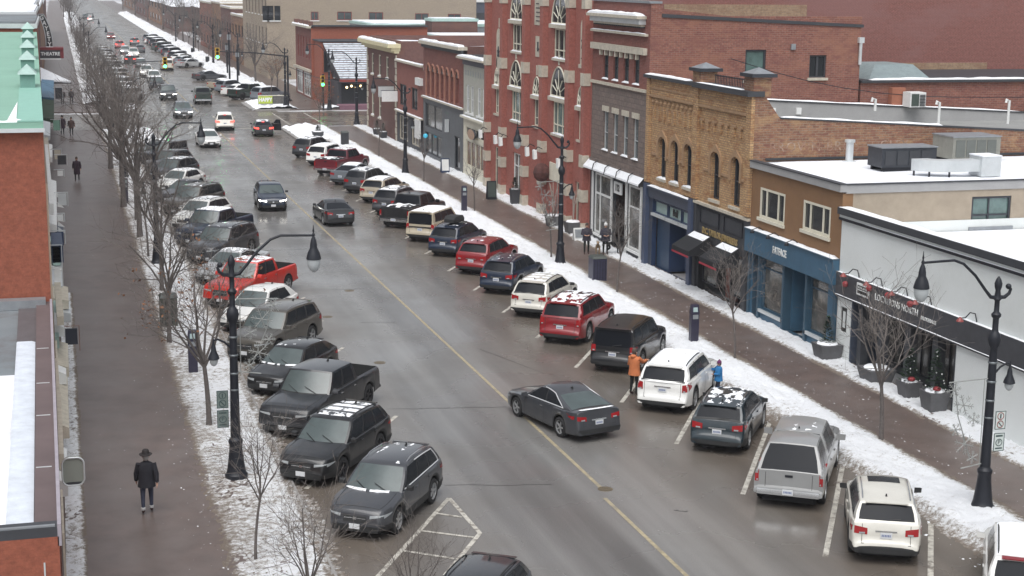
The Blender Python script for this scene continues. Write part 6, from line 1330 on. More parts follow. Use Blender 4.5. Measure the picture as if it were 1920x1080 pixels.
    if box:
        m_ = MB(); e0, e1 = edge_roof(.12, 0), edge_roof(.80, 0); prof = [(.0, .10, .45), (.25, .3, 1), (.8, .32, 1), (1, .18, .7)]; rows = []
        for fr_, h_, w_ in prof: y = lerp(e0.y, e1.y, fr_); ww = .42*w_; rows.append([(-ww, y, Hh+.10), (-ww*1.02, y, Hh+.10+h_*.5), (-ww*.8, y, Hh+.10+h_), (ww*.8, y, Hh+.10+h_), (ww*1.02, y, Hh+.10+h_*.5), (ww, y, Hh+.10)])
        m_.grid(rows, tr); m_.add(rows[0], [tuple(range(6))], tr); m_.add(rows[-1], [tuple(range(6))], tr)
        for fr_ in (.25, .75): m_.tube([(-.6, lerp(e0.y, e1.y, fr_), Hh+.06), (.6, lerp(e0.y, e1.y, fr_), Hh+.06)], .02, tr, 4)
        o = m_.build('roof_box', t, smooth=40)
    if door_open:
        m_ = MB(); x = W2-.02; y0_ = p['yc']-.15; dx, dy = math.sin(R_(62)), math.cos(R_(62)); 
        def D(u, v, w_=0): return (x+dx*u+dy*w_, y0_-dy*u+dx*w_*0, v)
        m_.hexa([D(0, .35), D(1.0, .35), D(1.0, .35, .08), D(0, .35, .08), D(0, .95), D(1.0, 1.0), D(1.0, 1.0, .08), D(0, .95, .08)], pmt); m_.hexa([D(.2, 1.0), D(.98, 1.0), D(.98, 1.0, .04), D(.2, 1.0, .04), D(.5, 1.38), D(.9, 1.38), D(.9, 1.38, .04), D(.5, 1.38, .04)], pick('car_glass')); m_.build('open_door', t)
    return t
HR, HL = 36, 216      # nose-in headings, degrees from the road axis
# --- right row (nose to the right kerb, rears to the camera) ---
gR = 'cars parked nose-in along the right kerb'; gL = 'cars parked nose-in along the left kerb'
def R(kind, pm, x, y, lab, hd=HR, **k): return build_car(kind, pm, (x, y), hd, lab, group=gR, **k)
R('bigsuv', 'white', 22.45, 31.5, 'snow-topped white suv with a red band over its rear window, cut off bottom right', hd=33, snow='full', spoiler='red')
R('suv', 'pearl', 21.15, 36.25, 'dirty pearl-white suv with a dark sunroof beside the near right lamp post', hd=26, snow=None, sunroof=True, clad=1, rear_trim=True, rails='chrome', rim_dark=True, ov=dict(zp=.80, yB=-2.1))
R('pickup', 'pickup_silver', 21.15, 41.2, 'dull silver pickup truck with a matching cap over its bed', hd=33, cat='pickup truck', topper=True, snow='few', ov=dict(tl=(.86, .965), belt=1.12, beltr=1.13, tumble=.24, H=1.84, rv=(.04, .95)))
R('suv', 'teal_black', 21.05, 46.15, 'dark blue-black crossover with brake lights on and snow in patches on its roof', hd=35, snow='patch', lit='', lampr='lamp_red', ov=dict(H=1.62, L=4.6), rails='chrome')
R('bigsuv', 'white', 21.25, 51.1, 'white suv with roof rails between an adult in orange and a child in blue', hd=37, snow='full', rails=True, ov=dict(H=1.74, zp=.86), rearglass='glass_tint')
R('boxsuv', 'black', 21.45, 56.8, 'boxy black suv with a bright strip across its tailgate behind the adult in orange', hd=38, snow=None, rails=True)
R('bigsuv', 'red', 21.0, 61.9, 'large red suv with snow around its roof glass', hd=38, snow='half', sunroof=True, rails=True)
R('suv', 'pearl', 21.1, 67.0, 'white suv with black wheel arches, just beyond the large red one', hd=38, snow='bars', clad=1, rails=True)
R('suv', 'navy', 21.1, 72.4, 'dark navy suv near the middle right lamp post', hd=38, snow='few', ov=dict(H=1.67), rails='chrome')
R('suv', 'red', 21.25, 77.6, 'dark red crossover between the navy suv and the one with a roof box', hd=38, snow='few', rails=False, ov=dict(L=4.85))
R('suv', 'navy', 21.0, 82.9, 'dark wagon with a black roof box and brake lights', hd=38, snow='few', box=True)
R('boxsuv', 'beige', 20.9, 87.9, 'beige suv with snow-covered roof and dirty tailgate', hd=38, snow='full', rails=False)
R('pickup', 'black', 20.8, 93.5, 'black pickup truck with snow lying on its bed', hd=38, cat='pickup truck', bedsnow='cover', snow=None)
R('suv', 'gunmetal', 20.9, 98.3, 'grey suv mostly hidden behind the black pickup in the right row', hd=38, snow='half')
R('suv', 'champagne', 21.1, 103.7, 'champagne crossover with snow along its roof and thin red tail lamps', hd=38, snow='full', ov=dict(H=1.63))
R('suv', 'blackish', 20.9, 108.7, 'dark suv beside the tall middle lamp post further up the right row', hd=38, snow='half', det=1)
R('sedan', 'slate', 20.8, 113.4, 'grey-silver car with a white snow roof just past the dark suv by the lamp post', hd=38, snow='full', det=1)
R('pickup', 'maroon', 20.9, 119.3, 'maroon pickup truck with a snowy bed in the right row', hd=38, cat='pickup truck', bedsnow='cover', snow='half', det=1)
R('suv', 'white', 20.8, 125.3, 'white suv near the far end of the right row', hd=38, snow='full', det=1)
R('suv', 'blackish', 20.5, 130.9, 'black suv with a strip of roof snow, last before the corner island', hd=38, snow='half', det=1)
# --- left row (nose to the left kerb, fronts to the camera) ---
def Lc(kind, pm, x, y, lab, hd=HL, **k): return build_car(kind, pm, (x, y), hd, lab, group=gL, **k)
Lc('suv', 'blackish', 8.45, 32.2, 'dark car cut off at the bottom edge beside the hatched triangle', hd=213, rails=True, ov=dict(H=1.6))
Lc('suv', 'gunmetal', 8.42, 41.35, 'dark grey compact suv with snow under its windscreen next to the hatched triangle', hd=214, hoodsnow=True, snow='few', rails='chrome', ov=dict(H=1.68, chromeline=1))
Lc('suv', 'black', 7.8, 46.2, 'black suv with bars of snow across its roof', snow='bars', rim_dark=True, rails=True, ov=dict(L=4.75, chromeline=0))
Lc('pickup', 'blackish', 8.2, 51.6, 'black pickup truck with a hood scoop and an open bed', hd=215, cat='pickup truck', rim_dark=True)
Lc('hatch', 'black', 7.95, 56.5, 'black hatchback with snow along its windscreen base and red tail lamps', hoodsnow=True, snow='few', ov=dict(L=4.5))
Lc('bigsuv', 'brown_grey', 8.0, 61.9, 'large dark bronze suv behind the black hatchback', snow=None, rails='chrome', ov=dict(L=5.1))
Lc('hatch', 'white', 8.0, 67.0, 'white crossover partly hidden by the bronze suv', snow=None, ov=dict(H=1.6, L=4.5))
Lc('pickup', 'bright_red', 8.3, 72.6, 'bright red pickup truck with a snowy roof behind the lamp post', cat='pickup truck', snow='half')
Lc('sedan', 'silver', 8.0, 77.8, 'silver-grey sedan with a snow-dusted roof beyond the red pickup', snow='half')
Lc('bigsuv', 'gunmetal', 8.1, 83.6, 'big charcoal suv with a long dark side behind the silver sedan', snow='few')
Lc('pickup', 'navy', 8.2, 89.2, 'dark blue pickup truck with white snow on its cab', cat='pickup truck', snow='full')
Lc('suv', 'white', 8.0, 94.8, 'white suv with roof bars and a dark sunroof', snow='bars', rails=True, sunroof=True)
Lc('bigsuv', 'brown_grey', 8.0, 100.5, 'grey-brown suv beyond the white one with roof bars', snow='few')
Lc('sedan', 'gunmetal', 7.9, 105.8, 'dark sedan low between two taller cars in the left row', snow='few', det=1)
Lc('hatch', 'white', 7.95, 111.3, 'white hatchback with dark side glass in the left row', snow='half', det=1)
Lc('suv', 'blackish', 7.9, 116.8, 'black suv with a white snow roof in the left row', snow='half', det=1)
Lc('suv', 'gunmetal', 7.9, 122.2, 'dark grey suv with rounded roof further up the left row', snow='few', det=1)
Lc('boxsuv', 'blackish', 7.9, 127.6, 'boxy black suv near the far end of the left row', snow='few', det=1)
Lc('sedan', 'dark_green', 7.9, 133.0, 'last dark car in the left row before the corner', snow='half', det=1)
# --- moving cars ---
def Mv(kind, pm, x, y, hd, lab, **k): return build_car(kind, pm, (x, y), hd, lab, group='vehicles driving on the road', **k)
Mv('sedan', 'gunmetal', 16.0, 48.9, -14, 'dark grey sedan with snow on its boot lid driving away by the centre line', snow=None, bootsnow=True, ov=dict(chromeline=1, yA=.15, yD=-.80, yB=-1.98, H=1.48, beltr=1.03, tumble=.22), rails=False, rearglass='car_glass_front')
Mv('sedan', 'blackish', 16.0, 95.0, -2, 'dark sedan driving away in the middle of the road beyond the big lamp', snow=None, ov=dict(yA=.15, yD=-.85, yB=-1.98, beltr=1.02))
Mv('suv', 'navy', 13.0, 101.8, 182, 'dark blue suv driving towards the camera with headlights on', lit='h', rails=False, ov=dict(H=1.62))
Mv('sedan', 'white', 12.55, 140.5, 178, 'white car coming towards the camera below the left lantern', snow='full', det=1)
Mv('suv', 'pearl', 15.55, 155.8, 4, 'white crossover with red tail lights waiting at the crossing', lit='r', snow='full', det=1)
Mv('sedan', 'black', 18.5, 149.6, 3, 'dark car with an open door and bright brake lights', lit='r', snow='half', det=1, door_open=True)
Mv('pickup', 'dark_green', 16.3, 188.5, 2, 'dark pickup truck driving away on the cross street', cat='pickup truck', det=1, snow='few')
Mv('suv', 'slate', 12.55, 169.5, 180, 'silver-grey suv with headlights on crossing the junction', lit='h', snow='few', det=1)
Mv('bigsuv', 'gunmetal', 12.7, 194.5, 180, 'dark suv with headlights on just beyond the junction', lit='h', det=1)
Mv('suv', 'blackish', 12.4, 212, 180, 'black car queued behind the dark suv with headlights', det=1, snow='full')
Mv('suv', 'white', 12.9, 226, 180, 'white suv queued under the left signal arm', det=1, snow='full', lit='h')
Mv('bigsuv', 'champagne', 16.6, 255, 0, 'beige van driving away under the signal arm', det=1, snow='full')
Mv('hatch', 'grey', 13.0, 262, 180, 'pale small car far up the road behind the traffic signal', det=0, snow='full')
Mv('suv', 'white', 13.4, 296, 180, 'white car far up the road near the left trees', det=0, lit='h')
Mv('suv', 'red', 12.2, 330, 0, 'far red-lit car braking on the road', det=0, lit='r')
Mv('sedan', 'grey', 15.5, 315, 0, 'grey car far away in the middle of the road', det=0)
Mv('suv', 'white', 10.6, 520, 0, 'tiny white car with red lamps at the top of the road', det=0, lit='r')
Mv('suv', 'blackish', 9.6, 545, 180, 'tiny dark car at the top of the road', det=0)
# --- parked beyond the junction ---
def Fr(kind, pm, x, y, hd, lab, **k): return build_car(kind, pm, (x, y), hd, lab, group='cars parked beyond the junction', det=0, **k)
Fr('bigsuv', 'slate', 24.6, 190.5, 60, 'grey minivan with windscreen facing left behind the yellow-green banner', snow='full')
Fr('pickup', 'dark_green', 22.6, 194.0, 60, 'long dark green pickup truck beside the corner island', cat='pickup truck', bedsnow='cover', snow='half')
Fr('sedan', 'white', 21.9, 199.5, 55, 'pale snow-covered car next to the dark green pickup', snow='full')
Fr('suv', 'slate', 21.5, 205, 55, 'blue-grey snowy car second behind the dark green pickup', snow='full')
Fr('sedan', 'champagne', 21.2, 211, 55, 'yellowish snowy car third behind the dark green pickup', snow='full')
Fr('sedan', 'gunmetal', 20.9, 229, 70, 'grey sedan pulling out in front of a snow heap', snow='full')
Fr('sedan', 'silver', 20.8, 262, 55, 'silver snow-topped car near the far bin', snow='full')
Fr('hatch', 'slate', 20.8, 270, 55, 'greenish-grey snow-topped car beyond the silver one', snow='full')
Fr('bigsuv', 'dark_green', 20.3, 318, 65, 'big dark green suv jutting out beside the far right snow', snow='few')
Fr('suv', 'white', 20.6, 352, 55, 'white vehicle under the far right trees', snow='full')
ORD = ['nearest', 'second', 'third', 'fourth', 'fifth', 'sixth', 'seventh', 'eighth', 'ninth', 'tenth', 'eleventh', 'twelfth', 'thirteenth', 'fourteenth', 'fifteenth', 'sixteenth', 'seventeenth', 'eighteenth']
for k in range(12):
    pm, lb = [('white', 'white'), ('blackish', 'black'), ('silver', 'silver'), ('gunmetal', 'charcoal'), ('red', 'red'), ('slate', 'blue-grey')][k % 6]
    Fr(['hatch', 'suv', 'sedan', 'bigsuv'][k % 4], pm, 20.8, 277.5+6.4*k+(14 if k > 5 else 0), 50, '%s snowy car, %s of the far right row beyond the pale pair' % (lb, ORD[k]), snow='full')
for k in range(5):
    pm, lb = [('white', 'white'), ('blackish', 'black'), ('silver', 'silver'), ('gunmetal', 'charcoal'), ('red', 'red')][k]
    Mv(['suv', 'sedan', 'hatch', 'suv', 'sedan'][k], pm, [12.6, 11.8, 12.4, 15.9, 12.2][k], [240, 275, 308, 345, 380][k], [180, 0, 180, 0, 180][k], '%s distant car in the lane far up the road, %s of its line' % (lb, ORD[k]), det=0, lit='r' if k in (1, 3) else 'h', snow='full' if k < 3 else None)
for k in range(18):
    pm, lb = [('silver', 'silver'), ('blackish', 'black'), ('white', 'white'), ('slate', 'blue-grey'), ('gunmetal', 'charcoal'), ('champagne', 'beige')][k % 6]
    Fr(['suv', 'sedan', 'hatch'][k % 3], pm, 7.9, 192+6.6*k, 216, '%s snow-roofed car, %s in the far left row past the junction' % (lb, ORD[k]), snow='full')
# ---------- street lamps ----------
BK = pick('black_metal')
def lantern(mb, gb, x, z, s=1.0, y=0):
    """bell lantern hanging with its top at z"""
    mb.lathe([(.012, .30), (.03, .18), (.05, .12), (.03, .06), (.07, .02), (.08, -.02), (.06, -.05), (.13, -.16), (.17, -.28), (.18, -.38), (.20, -.42), (.30, -.54), (.36, -.68), (.37, -.73), (.30, -.75)][::-1], (x, y, z), BK, 16, .60, .60) if s == 1 else \
    mb.lathe([(.015, .12), (.04, .02), (.05, -.06), (.10, -.16), (.12, -.28), (.22, -.44), (.25, -.52), (.2, -.54)][::-1], (x, y, z), BK, 14, .68, .68)
    if s == 1: gb.lathe([(.335, -.73), (.33, -.86), (.28, -.98), (.18, -1.08), (.04, -1.13)][::-1], (x, y, z), pick('globe'), 16, .60, .60)
    else: gb.lathe([(.19, -.53), (.17, -.64), (.10, -.72), (.02, -.75)][::-1], (x, y, z), pick('globe'), 12, .68, .68)
def make_lamp(lab, loc, rz, lower=True, small=False):
    t = thing('street_lamp', lab, 'street lamp', loc, rz, 'black street lamps along the pavements')
    mb = MB(); mb.lathe([(.34, 0), (.34, .12), (.30, .16), (.27, .28), (.235, .55), (.20, .85), (.19, 1.05), (.215, 1.1), (.215, 1.18), (.16, 1.24), (.14, 1.3)], (0, 0, 0), BK, 12); mb.build('base', t, smooth=40)
    mb = MB(); mb.lathe([(.15, 1.29), (.125, 3.0), (.11, 4.6), (.105, 4.75), (.16, 4.85), (.19, 5.0), (.16, 5.15), (.10, 5.22), (.085, 5.3), (.085, 5.6), (.13, 5.65), (.14, 5.72), (.075, 5.8), (.07, 6.1), (.12, 6.16), (.09, 6.24), (.07, 6.4), (.10, 6.5), (.11, 6.6), (.07, 6.72), (.02, 6.8)], (0, 0, 0), BK, 12)
    for z in (1.55, 2.1, 2.7, 3.2, 3.75, 4.3): mb.lathe([(.125, 0), (.137, .015), (.137, .045), (.125, .06)], (0, 0, z), mat('strap', (.18, .2, .21), .4, .5, var=0), 12)
    mb.build('pole', t, smooth=40)
    mb = MB(); mb.tube([(.05, 0, 6.2), (.22, 0, 6.22), (.40, 0, 6.42), (.75, 0, 6.85), (1.15, 0, 7.2), (1.45, 0, 7.31), (2.42, 0, 7.28)], [.06, .055, .045, .042, .04, .038, .035], BK, 8)
    mb.tube([(-.05, 0, 6.2), (-.22, 0, 6.2), (-.36, 0, 6.3), (-.40, 0, 6.42), (-.34, 0, 6.5)], [.06, .055, .05, .045, .04], BK, 7); mb.ball((-.33, 0, 6.5), .085, BK, 8, 5); mb.build('arm', t, smooth=50)
    mb = MB(); gb = MB(); lantern(mb, gb, 2.42, 7.3); l = mb.build('lantern', t, smooth=40); gb.build('globe', l, smooth=60)
    if lower:
        mb = MB(); mb.tube([(-.08, 0, 4.0), (-.25, 0, 4.18), (-.45, 0, 4.28), (-.58, 0, 4.25)], .032, BK, 6); mb.build('lower_arm', t, smooth=50)
        mb = MB(); gb = MB(); lantern(mb, gb, -.58, 4.22, .5); l = mb.build('small_lantern', t, smooth=40); gb.build('globe', l, smooth=60)
    return t
RZ = math.pi
lp = make_lamp('black street lamp at the right edge with parking signs, nearest on the right pavement', (24.95, 37.2, .13), RZ)
def lampc(lab, x, y, rz, z=.13):
    c = copy_tree(lp); c.location = (x, y, z); c.rotation_euler = (0, 0, rz); c['label'] = lab; return c
lampc('black street lamp on the right pavement in front of the red hall', 24.95, 76.8, RZ)
lampc('black street lamp on the right pavement by the champagne crossover', 25.1, 115.8, RZ)
lampc('black street lamp on the corner in front of the cream-cornice building', 29.0, 157.0, RZ)
lampc('black street lamp on the left verge beside the thin sapling, nearest on the left', 4.62, 45.3, 0)
lampc('black street lamp on the left verge among the bare trees beyond the red pickup', 4.55, 81.9, 0)
lampc('black street lamp on the left verge far along by the thick trunks', 4.4, 118.5, 0)
lampc('black street lamp standing on the snowy island beside the yellow-green banner', 24.76, 178.5, RZ)
lampc('black street lamp on the corner before the orange brick restaurant', 29.2, 174.9, RZ)
for i, (x, y) in enumerate(((24.6, 225), (24.6, 262), (24.6, 300), (24.6, 345), (4.4, 232), (4.4, 270), (4.4, 310))): lampc(['street lamp far up the right side, first past the junction', 'street lamp far up the right side, second past the junction', 'street lamp far up the right side, third past the junction', 'farthest visible street lamp on the right', 'street lamp far up the left side, first past the junction', 'street lamp far up the left side, second past the junction', 'farthest visible street lamp on the left'][i], x, y, RZ if x > 15 else 0)
# snowflake decorations hung on the lamp poles
def snowflake(mb, c, r, m, rot=0., n=6):
    for k in range(n):
        a = 2*math.pi*k/n+rot; d = Vector((math.cos(a), 0, math.sin(a))); mb.tube([c, c+d*r], [.016, .01], m, 4)
        for f in (.45, .7):
            for s in (-1, 1): b = a+s*R_(50); mb.tube([c+d*r*f, c+d*r*f+Vector((math.cos(b), 0, math.sin(b)))*r*.3], .009, m, 3)
def deco(lab, x, y, sx, z0=1.3, z1=4.3):
    t = thing('snowflake_decoration', lab, 'decoration', (x, y, z1)); o = (x, y, z1); DM = mat('deco_white', (.27, .28, .27), .5, .1, var=.1); mb = MB()
    mb.tube([(x+.12*sx, y, z1), (x+1.35*sx, y, z1-.05)], .02, DM, 5); mb.tube([(x+.12*sx, y, z0+.1), (x+.8*sx, y, z0)], .02, DM, 5); mb.tube([(x+.2*sx, y, z0), (x+.22*sx, y, z1)], .014, DM, 4)
    mb.tube([(x+1.15*sx, y, z1-.1), (x+1.0*sx, y, lerp(z0, z1, .6)), (x+.75*sx, y, lerp(z0, z1, .35)), (x+.5*sx, y, z0+.2)], .015, DM, 4); mb.build('bracket', t, o)
    for fx, fz, r in ((1.2, .9, .24), (.85, .72, .33), (.5, .55, .22), (1.05, .45, .2), (.75, .28, .33), (.45, .12, .2)):
        mb = MB(); snowflake(mb, Vector((x+fx*sx, y-.02, lerp(z0, z1, fz))), r, DM, fx); mb.build('snowflake', t, o)
deco('pale snowflake decoration on the nearest right lamp pole', 24.95, 37.2, -1, 1.4, 4.0)
deco('pale snowflake decoration on the nearest left lamp pole', 4.62, 45.3, 1, 3.3, 5.6)
deco('pale snowflake decoration on the lamp pole before the red hall', 24.95, 76.8, -1, 2.0, 4.6)
# signs on the right lamp
def psign(lab, x, y, z, kind, back=False):
    t = thing('parking_sign', lab, 'sign', (x, y, z)); o = (x, y, z); w_ = .17; mb = MB(); mb.box(x-w_, x+w_, y-.015, y, z-.27, z+.27, mat('sign_back', (.15, .19, .18), .5, var=.2) if back else mat('sign_face', (.60, .66, .64), .4, var=.03)); mb.build('panel', t, o)
    mb = MB(); ink = mat('sign_ink', (.04, .07, .07), .5, var=0); yy = y-.02
    for (a, b, c, d) in ((-w_, w_, .25, .27), (-w_, w_, -.27, -.25), (-w_, -w_+.02, -.25, .25), (w_-.02, w_, -.25, .25)): mb.box(x+a, x+b, yy, y-.016, z+c, z+d, ink)
    def ring(cz, r, m): mb.tube([(x+r*math.cos(R_(a)), yy, cz+r*math.sin(R_(a))) for a in range(0, 361, 24)], .012, m, 4)
    if kind == 0:
        rm_ = ink if back else pick('red_fixture'); ring(z+.12, .10, rm_); ring(z-.12, .10, rm_); mb.box(x-.02, x+.02, yy-.002, y-.016, z+.05, z+.18, ink); mb.tube([(x-.06, yy, z-.06), (x+.05, yy, z-.18)], .015, ink, 4)
        mb.build('symbol', t, o)
    else:
        ring(z-.01, .10, ink); mb.box(x-.11, x+.11, yy, y-.016, z+.16, z+.21, ink); mb.box(x-.11, x+.11, yy, y-.016, z-.2, z-.16, ink); mb.build('symbol', t, o); text('lettering', 'P', ink, t, o, (x, yy-.002, z-.01), .17, 'y', ext=.002)
psign('upper sign on the nearest right lamp pole, two red rings', 25.33, 37.2, 2.75, 0); psign('lower sign on the nearest right lamp pole with the letter P', 25.33, 37.2, 2.1, 1)
psign('upper faded sign behind the nearest left lamp pole', 4.27, 45.4, 2.55, 0, True); psign('lower faded sign behind the nearest left lamp pole', 4.27, 45.4, 1.95, 1, True)
# ---------- bins, meters, planters, boards ----------
def bin_(lab, x, y, w_, h_, m, z=.13, cat='litter bin', name='litter_bin', cap=True, snow=False):
    t = thing(name, lab, cat, (x, y, z)); o = (x, y, z); mb = MB(); mb.box(x-w_/2, x+w_/2, y-w_/2, y+w_/2, z+.03, z+h_, m); mb.box(x-w_/2+.04, x+w_/2-.04, y-w_/2+.04, y+w_/2-.04, z-.1, z+.03, BK)
    for k in range(5): a = x-w_/2+w_*(k+.5)/5; mb.box(a-.012, a+.012, y-w_/2-.012, y-w_/2, z+.08, z+h_-.12, BK)
    mb.build('body', t, o); mb = MB(); mb.hexa([(x-w_/2-.03, y-w_/2-.03, z+h_), (x+w_/2+.03, y-w_/2-.03, z+h_), (x+w_/2+.03, y+w_/2+.03, z+h_), (x-w_/2-.03, y+w_/2+.03, z+h_), (x-w_/2+.05, y-w_/2+.05, z+h_+.12), (x+w_/2-.05, y-w_/2+.05, z+h_+.12), (x+w_/2-.05, y+w_/2-.05, z+h_+.12), (x-w_/2+.05, y+w_/2-.05, z+h_+.12)], mat('bin_lid', (.055, .065, .06), .5)); mb.build('lid', t, o)
bin_('dark square litter bin on the right snow bank near the couple with dogs', 25.5, 72.4, .72, 1.15, mat('bin_navy', (.035, .035, .065), .4, var=.15))
bin_('olive-grey square litter bin on the left snowy verge', 4.1, 66.9, .72, 1.25, mat('bin_olive', (.09, .09, .075), .6, var=.15))
bin_('tall dark bin on the corner past the last black suv', 24.3, 137.5, .62, 1.15, pick('charcoal'))
bin_('far dark bin on the right beyond the junction', 24.2, 268, .6, 1.2, BK); bin_('very far dark bin beside the big green suv', 24.4, 300, .6, 1.2, BK)
def meter(lab, x, y):
    t = thing('parking_meter', lab, 'parking meter', (x, y, .13)); o = (x, y, .13); mb = MB(); mb.box(x-.17, x+.17, y-.13, y+.13, .1, 1.42, mat('meter_navy', (.028, .026, .05), .35, var=.1)); mb.build('post', t, o)
    mb = MB(); mb.hexa([(x-.18, y-.14, 1.42), (x+.18, y-.14, 1.42), (x+.18, y+.14, 1.42), (x-.18, y+.14, 1.42), (x-.16, y-.06, 1.78), (x+.16, y-.06, 1.78), (x+.14, y+.12, 1.80), (x-.14, y+.12, 1.80)], pick('meter_navy')); mb.box(x-.12, x+.12, y-.155, y-.131, 1.2, 1.38, pick('grey_metal')); h = mb.build('head', t, o)
    mb = MB(); mb.hexa([(x-.10, y-.145, 1.5), (x+.10, y-.145, 1.5), (x+.10, y-.11, 1.5), (x-.10, y-.11, 1.5), (x-.09, y-.105, 1.68), (x+.09, y-.105, 1.68), (x+.09, y-.07, 1.68), (x-.09, y-.07, 1.68)], mat('screen', (.35, .45, .45), .2)); mb.build('screen', h, o)
meter('dark pay-and-display post in the snow behind the white suv', 24.85, 58.4); meter('dark pay-and-display post on the left verge by the bare tree', 4.42, 58.3); meter('dark pay-and-display post on the right bank near the black pickup truck', 24.75, 96.4); meter('dark pay-and-display post on the left verge by the thick trunks', 3.9, 104.5)
def planter(lab, x, y, w_, h_, kind, ht, m='planter_grey'):
    t = thing('planter', lab, 'planter', (x, y, .13)); o = (x, y, .13); mb = MB(); a, b = w_*.38, w_*.5; mb.hexa([(x-a, y-a, .1), (x+a, y-a, .1), (x+a, y+a, .1), (x-a, y+a, .1), (x-b, y-b, .13+h_), (x+b, y-b, .13+h_), (x+b, y+b, .13+h_), (x-b, y+b, .13+h_)], pick(m)); mb.build('pot', t, o)
    if kind in ('fir', 'tree'):
        mb = MB(); rnd = random.Random(int(x*100)); n_ = 260
        for k in range(n_):
            f = rnd.random(); r = (1-f)*(.30 if kind == 'fir' else .38)*(.5+.5*rnd.random()); a = rnd.random()*6.28; c = Vector((x+r*math.cos(a), y+r*math.sin(a), .13+h_+f*ht)); d = Vector((math.cos(a), math.sin(a), .3)).normalized()*.13; n2 = d.cross(Vector((0, 0, 1))).normalized()*.045; mb.add([c-n2, c+d, c+n2, c-d*.3+Vector((0, 0, .03))], [(0, 1, 2, 3)], pick('evergreen'))
        f_ = mb.build('foliage', t, o)
        if kind == 'tree':
            mb = MB()
            for k in range(14): f = rnd.random(); r = (1-f)*.38; a = rnd.random()*6.28; mb.ball((x+r*math.cos(a), y+r*math.sin(a), .13+h_+f*ht), .03, pick('letter_white'), 5, 3)
            mb.build('bauble', t, o); mb = MB(); mb.ball((x-.05, y-.2, .25+h_), .15, pick('red_ribbon'), 8, 5, .6); mb.build('bow', t, o)
    elif kind == 'twigs':
        mb = MB(); rnd = random.Random(int(y*10))
        for k in range(9): a = rnd.random()*6.28; mb.tube([(x, y, .1+h_), (x+.1*math.cos(a), y+.1*math.sin(a), .13+h_+ht*.6), (x+.28*math.cos(a), y+.28*math.sin(a), .13+h_+ht*(.8+.3*rnd.random()))], .02, mat('birch', (.38, .33, .29), .8), 4)
        mb.build('branch', t, o)
    mb = MB(); mb.lathe([(b*.9, .0), (b*.8, .07), (.02, .09)], (x, y, .13+h_), pick('snow'), 10); mb.build('snow_patch', t, o, smooth=60)
planter('grey square planter with a small evergreen cone beside the blue shopfront', 29.1, 54.8, .95, .6, 'fir', 1.1)
planter('large tapered planter with a lit small fir and red bow, right of the dark columns', 29.2, 46.9, .8, .7, 'tree', 1.5); planter('tapered planter with fir and red flowers between the dark columns', 29.25, 48.7, .7, .6, 'tree', 1.2)
planter('low snowy planter behind the bare tree at the dark shopfront', 29.25, 51.1, 1.1, .5, 'none', 0)
planter('round grey planter with birch poles in front of the red hall, under the hanging basket', 28.6, 89.5, .9, .65, 'twigs', 1.9); planter('grey planter with pale poles nearest the white shopfront', 28.9, 86.6, .95, .7, 'twigs', 1.7); planter('dark tall pot with yellow-green grasses at the hall door', 28.9, 99.0, .6, 1.0, 'fir', .8, 'charcoal'); planter('dark pot with a bush by the cream-quoined corner', 28.9, 143.0, .7, .6, 'fir', .8, 'charcoal'); planter('dark pot with greenery just left of the other pot at the corner', 28.9, 146.0, .7, .6, 'fir', .8, 'charcoal'); planter('black tub with snow and a shrub on the corner island', 22.95, 144.2, 1.0, .6, 'fir', .6, 'charcoal')
def aboard(lab, x, y, h_, m, face):
    t = thing('board_sign', lab, 'sandwich board', (x, y, .13)); o = (x, y, .13); mb = MB(); w_ = .33
    mb.hexa([(x-w_, y-.22, .13), (x+w_, y-.22, .13), (x+w_, y-.18, .13), (x-w_, y-.18, .13), (x-w_, y-.03, .13+h_), (x+w_, y-.03, .13+h_), (x+w_, y, .13+h_), (x-w_, y, .13+h_)], m); mb.hexa([(x-w_, y+.18, .13), (x+w_, y+.18, .13), (x+w_, y+.22, .13), (x-w_, y+.22, .13), (x-w_, y, .13+h_-.001), (x+w_, y, .13+h_-.001), (x+w_, y+.03, .13+h_-.001), (x-w_, y+.03, .13+h_-.001)], m); mb.build('frame', t, o)
    mb = MB(); mb.hexa([(x-w_+.06, y-.215, .3), (x+w_-.06, y-.215, .3), (x+w_-.06, y-.2, .3), (x-w_+.06, y-.2, .3), (x-w_+.06, y-.07, .05+h_), (x+w_-.06, y-.07, .05+h_), (x+w_-.06, y-.05, .05+h_), (x-w_+.06, y-.05, .05+h_)], face); mb.build('panel', t, o)
aboard('black framed sandwich board at the foot of the red hall', 28.0, 101.6, 1.25, BK, mat('board_face', (.05, .065, .06), .6)); aboard('blue-edged sandwich board with a white sheet by the grey shopfront', 28.4, 116.6, 1.1, pick('blue_dark'), WP); aboard('small white sandwich board near the couple with dogs', 28.5, 84.3, .7, WP, pick('grey_metal'))
# red wreath hung on the hall wall, banner on the island
mb = MB(); mb.ball((29.1, 93.7, 2.9), .55, mat('dead_brown', (.09, .035, .03), .9, var=.4), 10, 6, 1.1); tag(mb.build('hanging_basket', None, (29.1, 93.7, 2.9), loc=(29.1, 93.7, 2.9)), 'dark reddish hanging basket against the red hall', 'hanging basket')
t = thing('banner_fence', 'low fence banner on the island, yellow-green with white word at its left end', 'banner', (23.2, 180.2, .4)); o = (23.2, 180.2, .4)
mb = MB(); mb.box(21.9, 25.3, 180.2, 180.26, .45, 1.35, mat('banner_grey', (.10, .095, .09), .7, var=.4, vscale=4)); mb.build('panel', t, o); mb = MB(); mb.box(21.9, 23.5, 180.14, 180.2, .5, 1.33, mat('banner_lime', (.42, .52, .06), .6, var=.1)); mb.build('lime_panel', t, o)
text('lettering', 'HAPPY', pick('letter_white'), t, o, (22.7, 180.12, .92), .58, 'y', sx=.85, bold=.03); mb = MB()
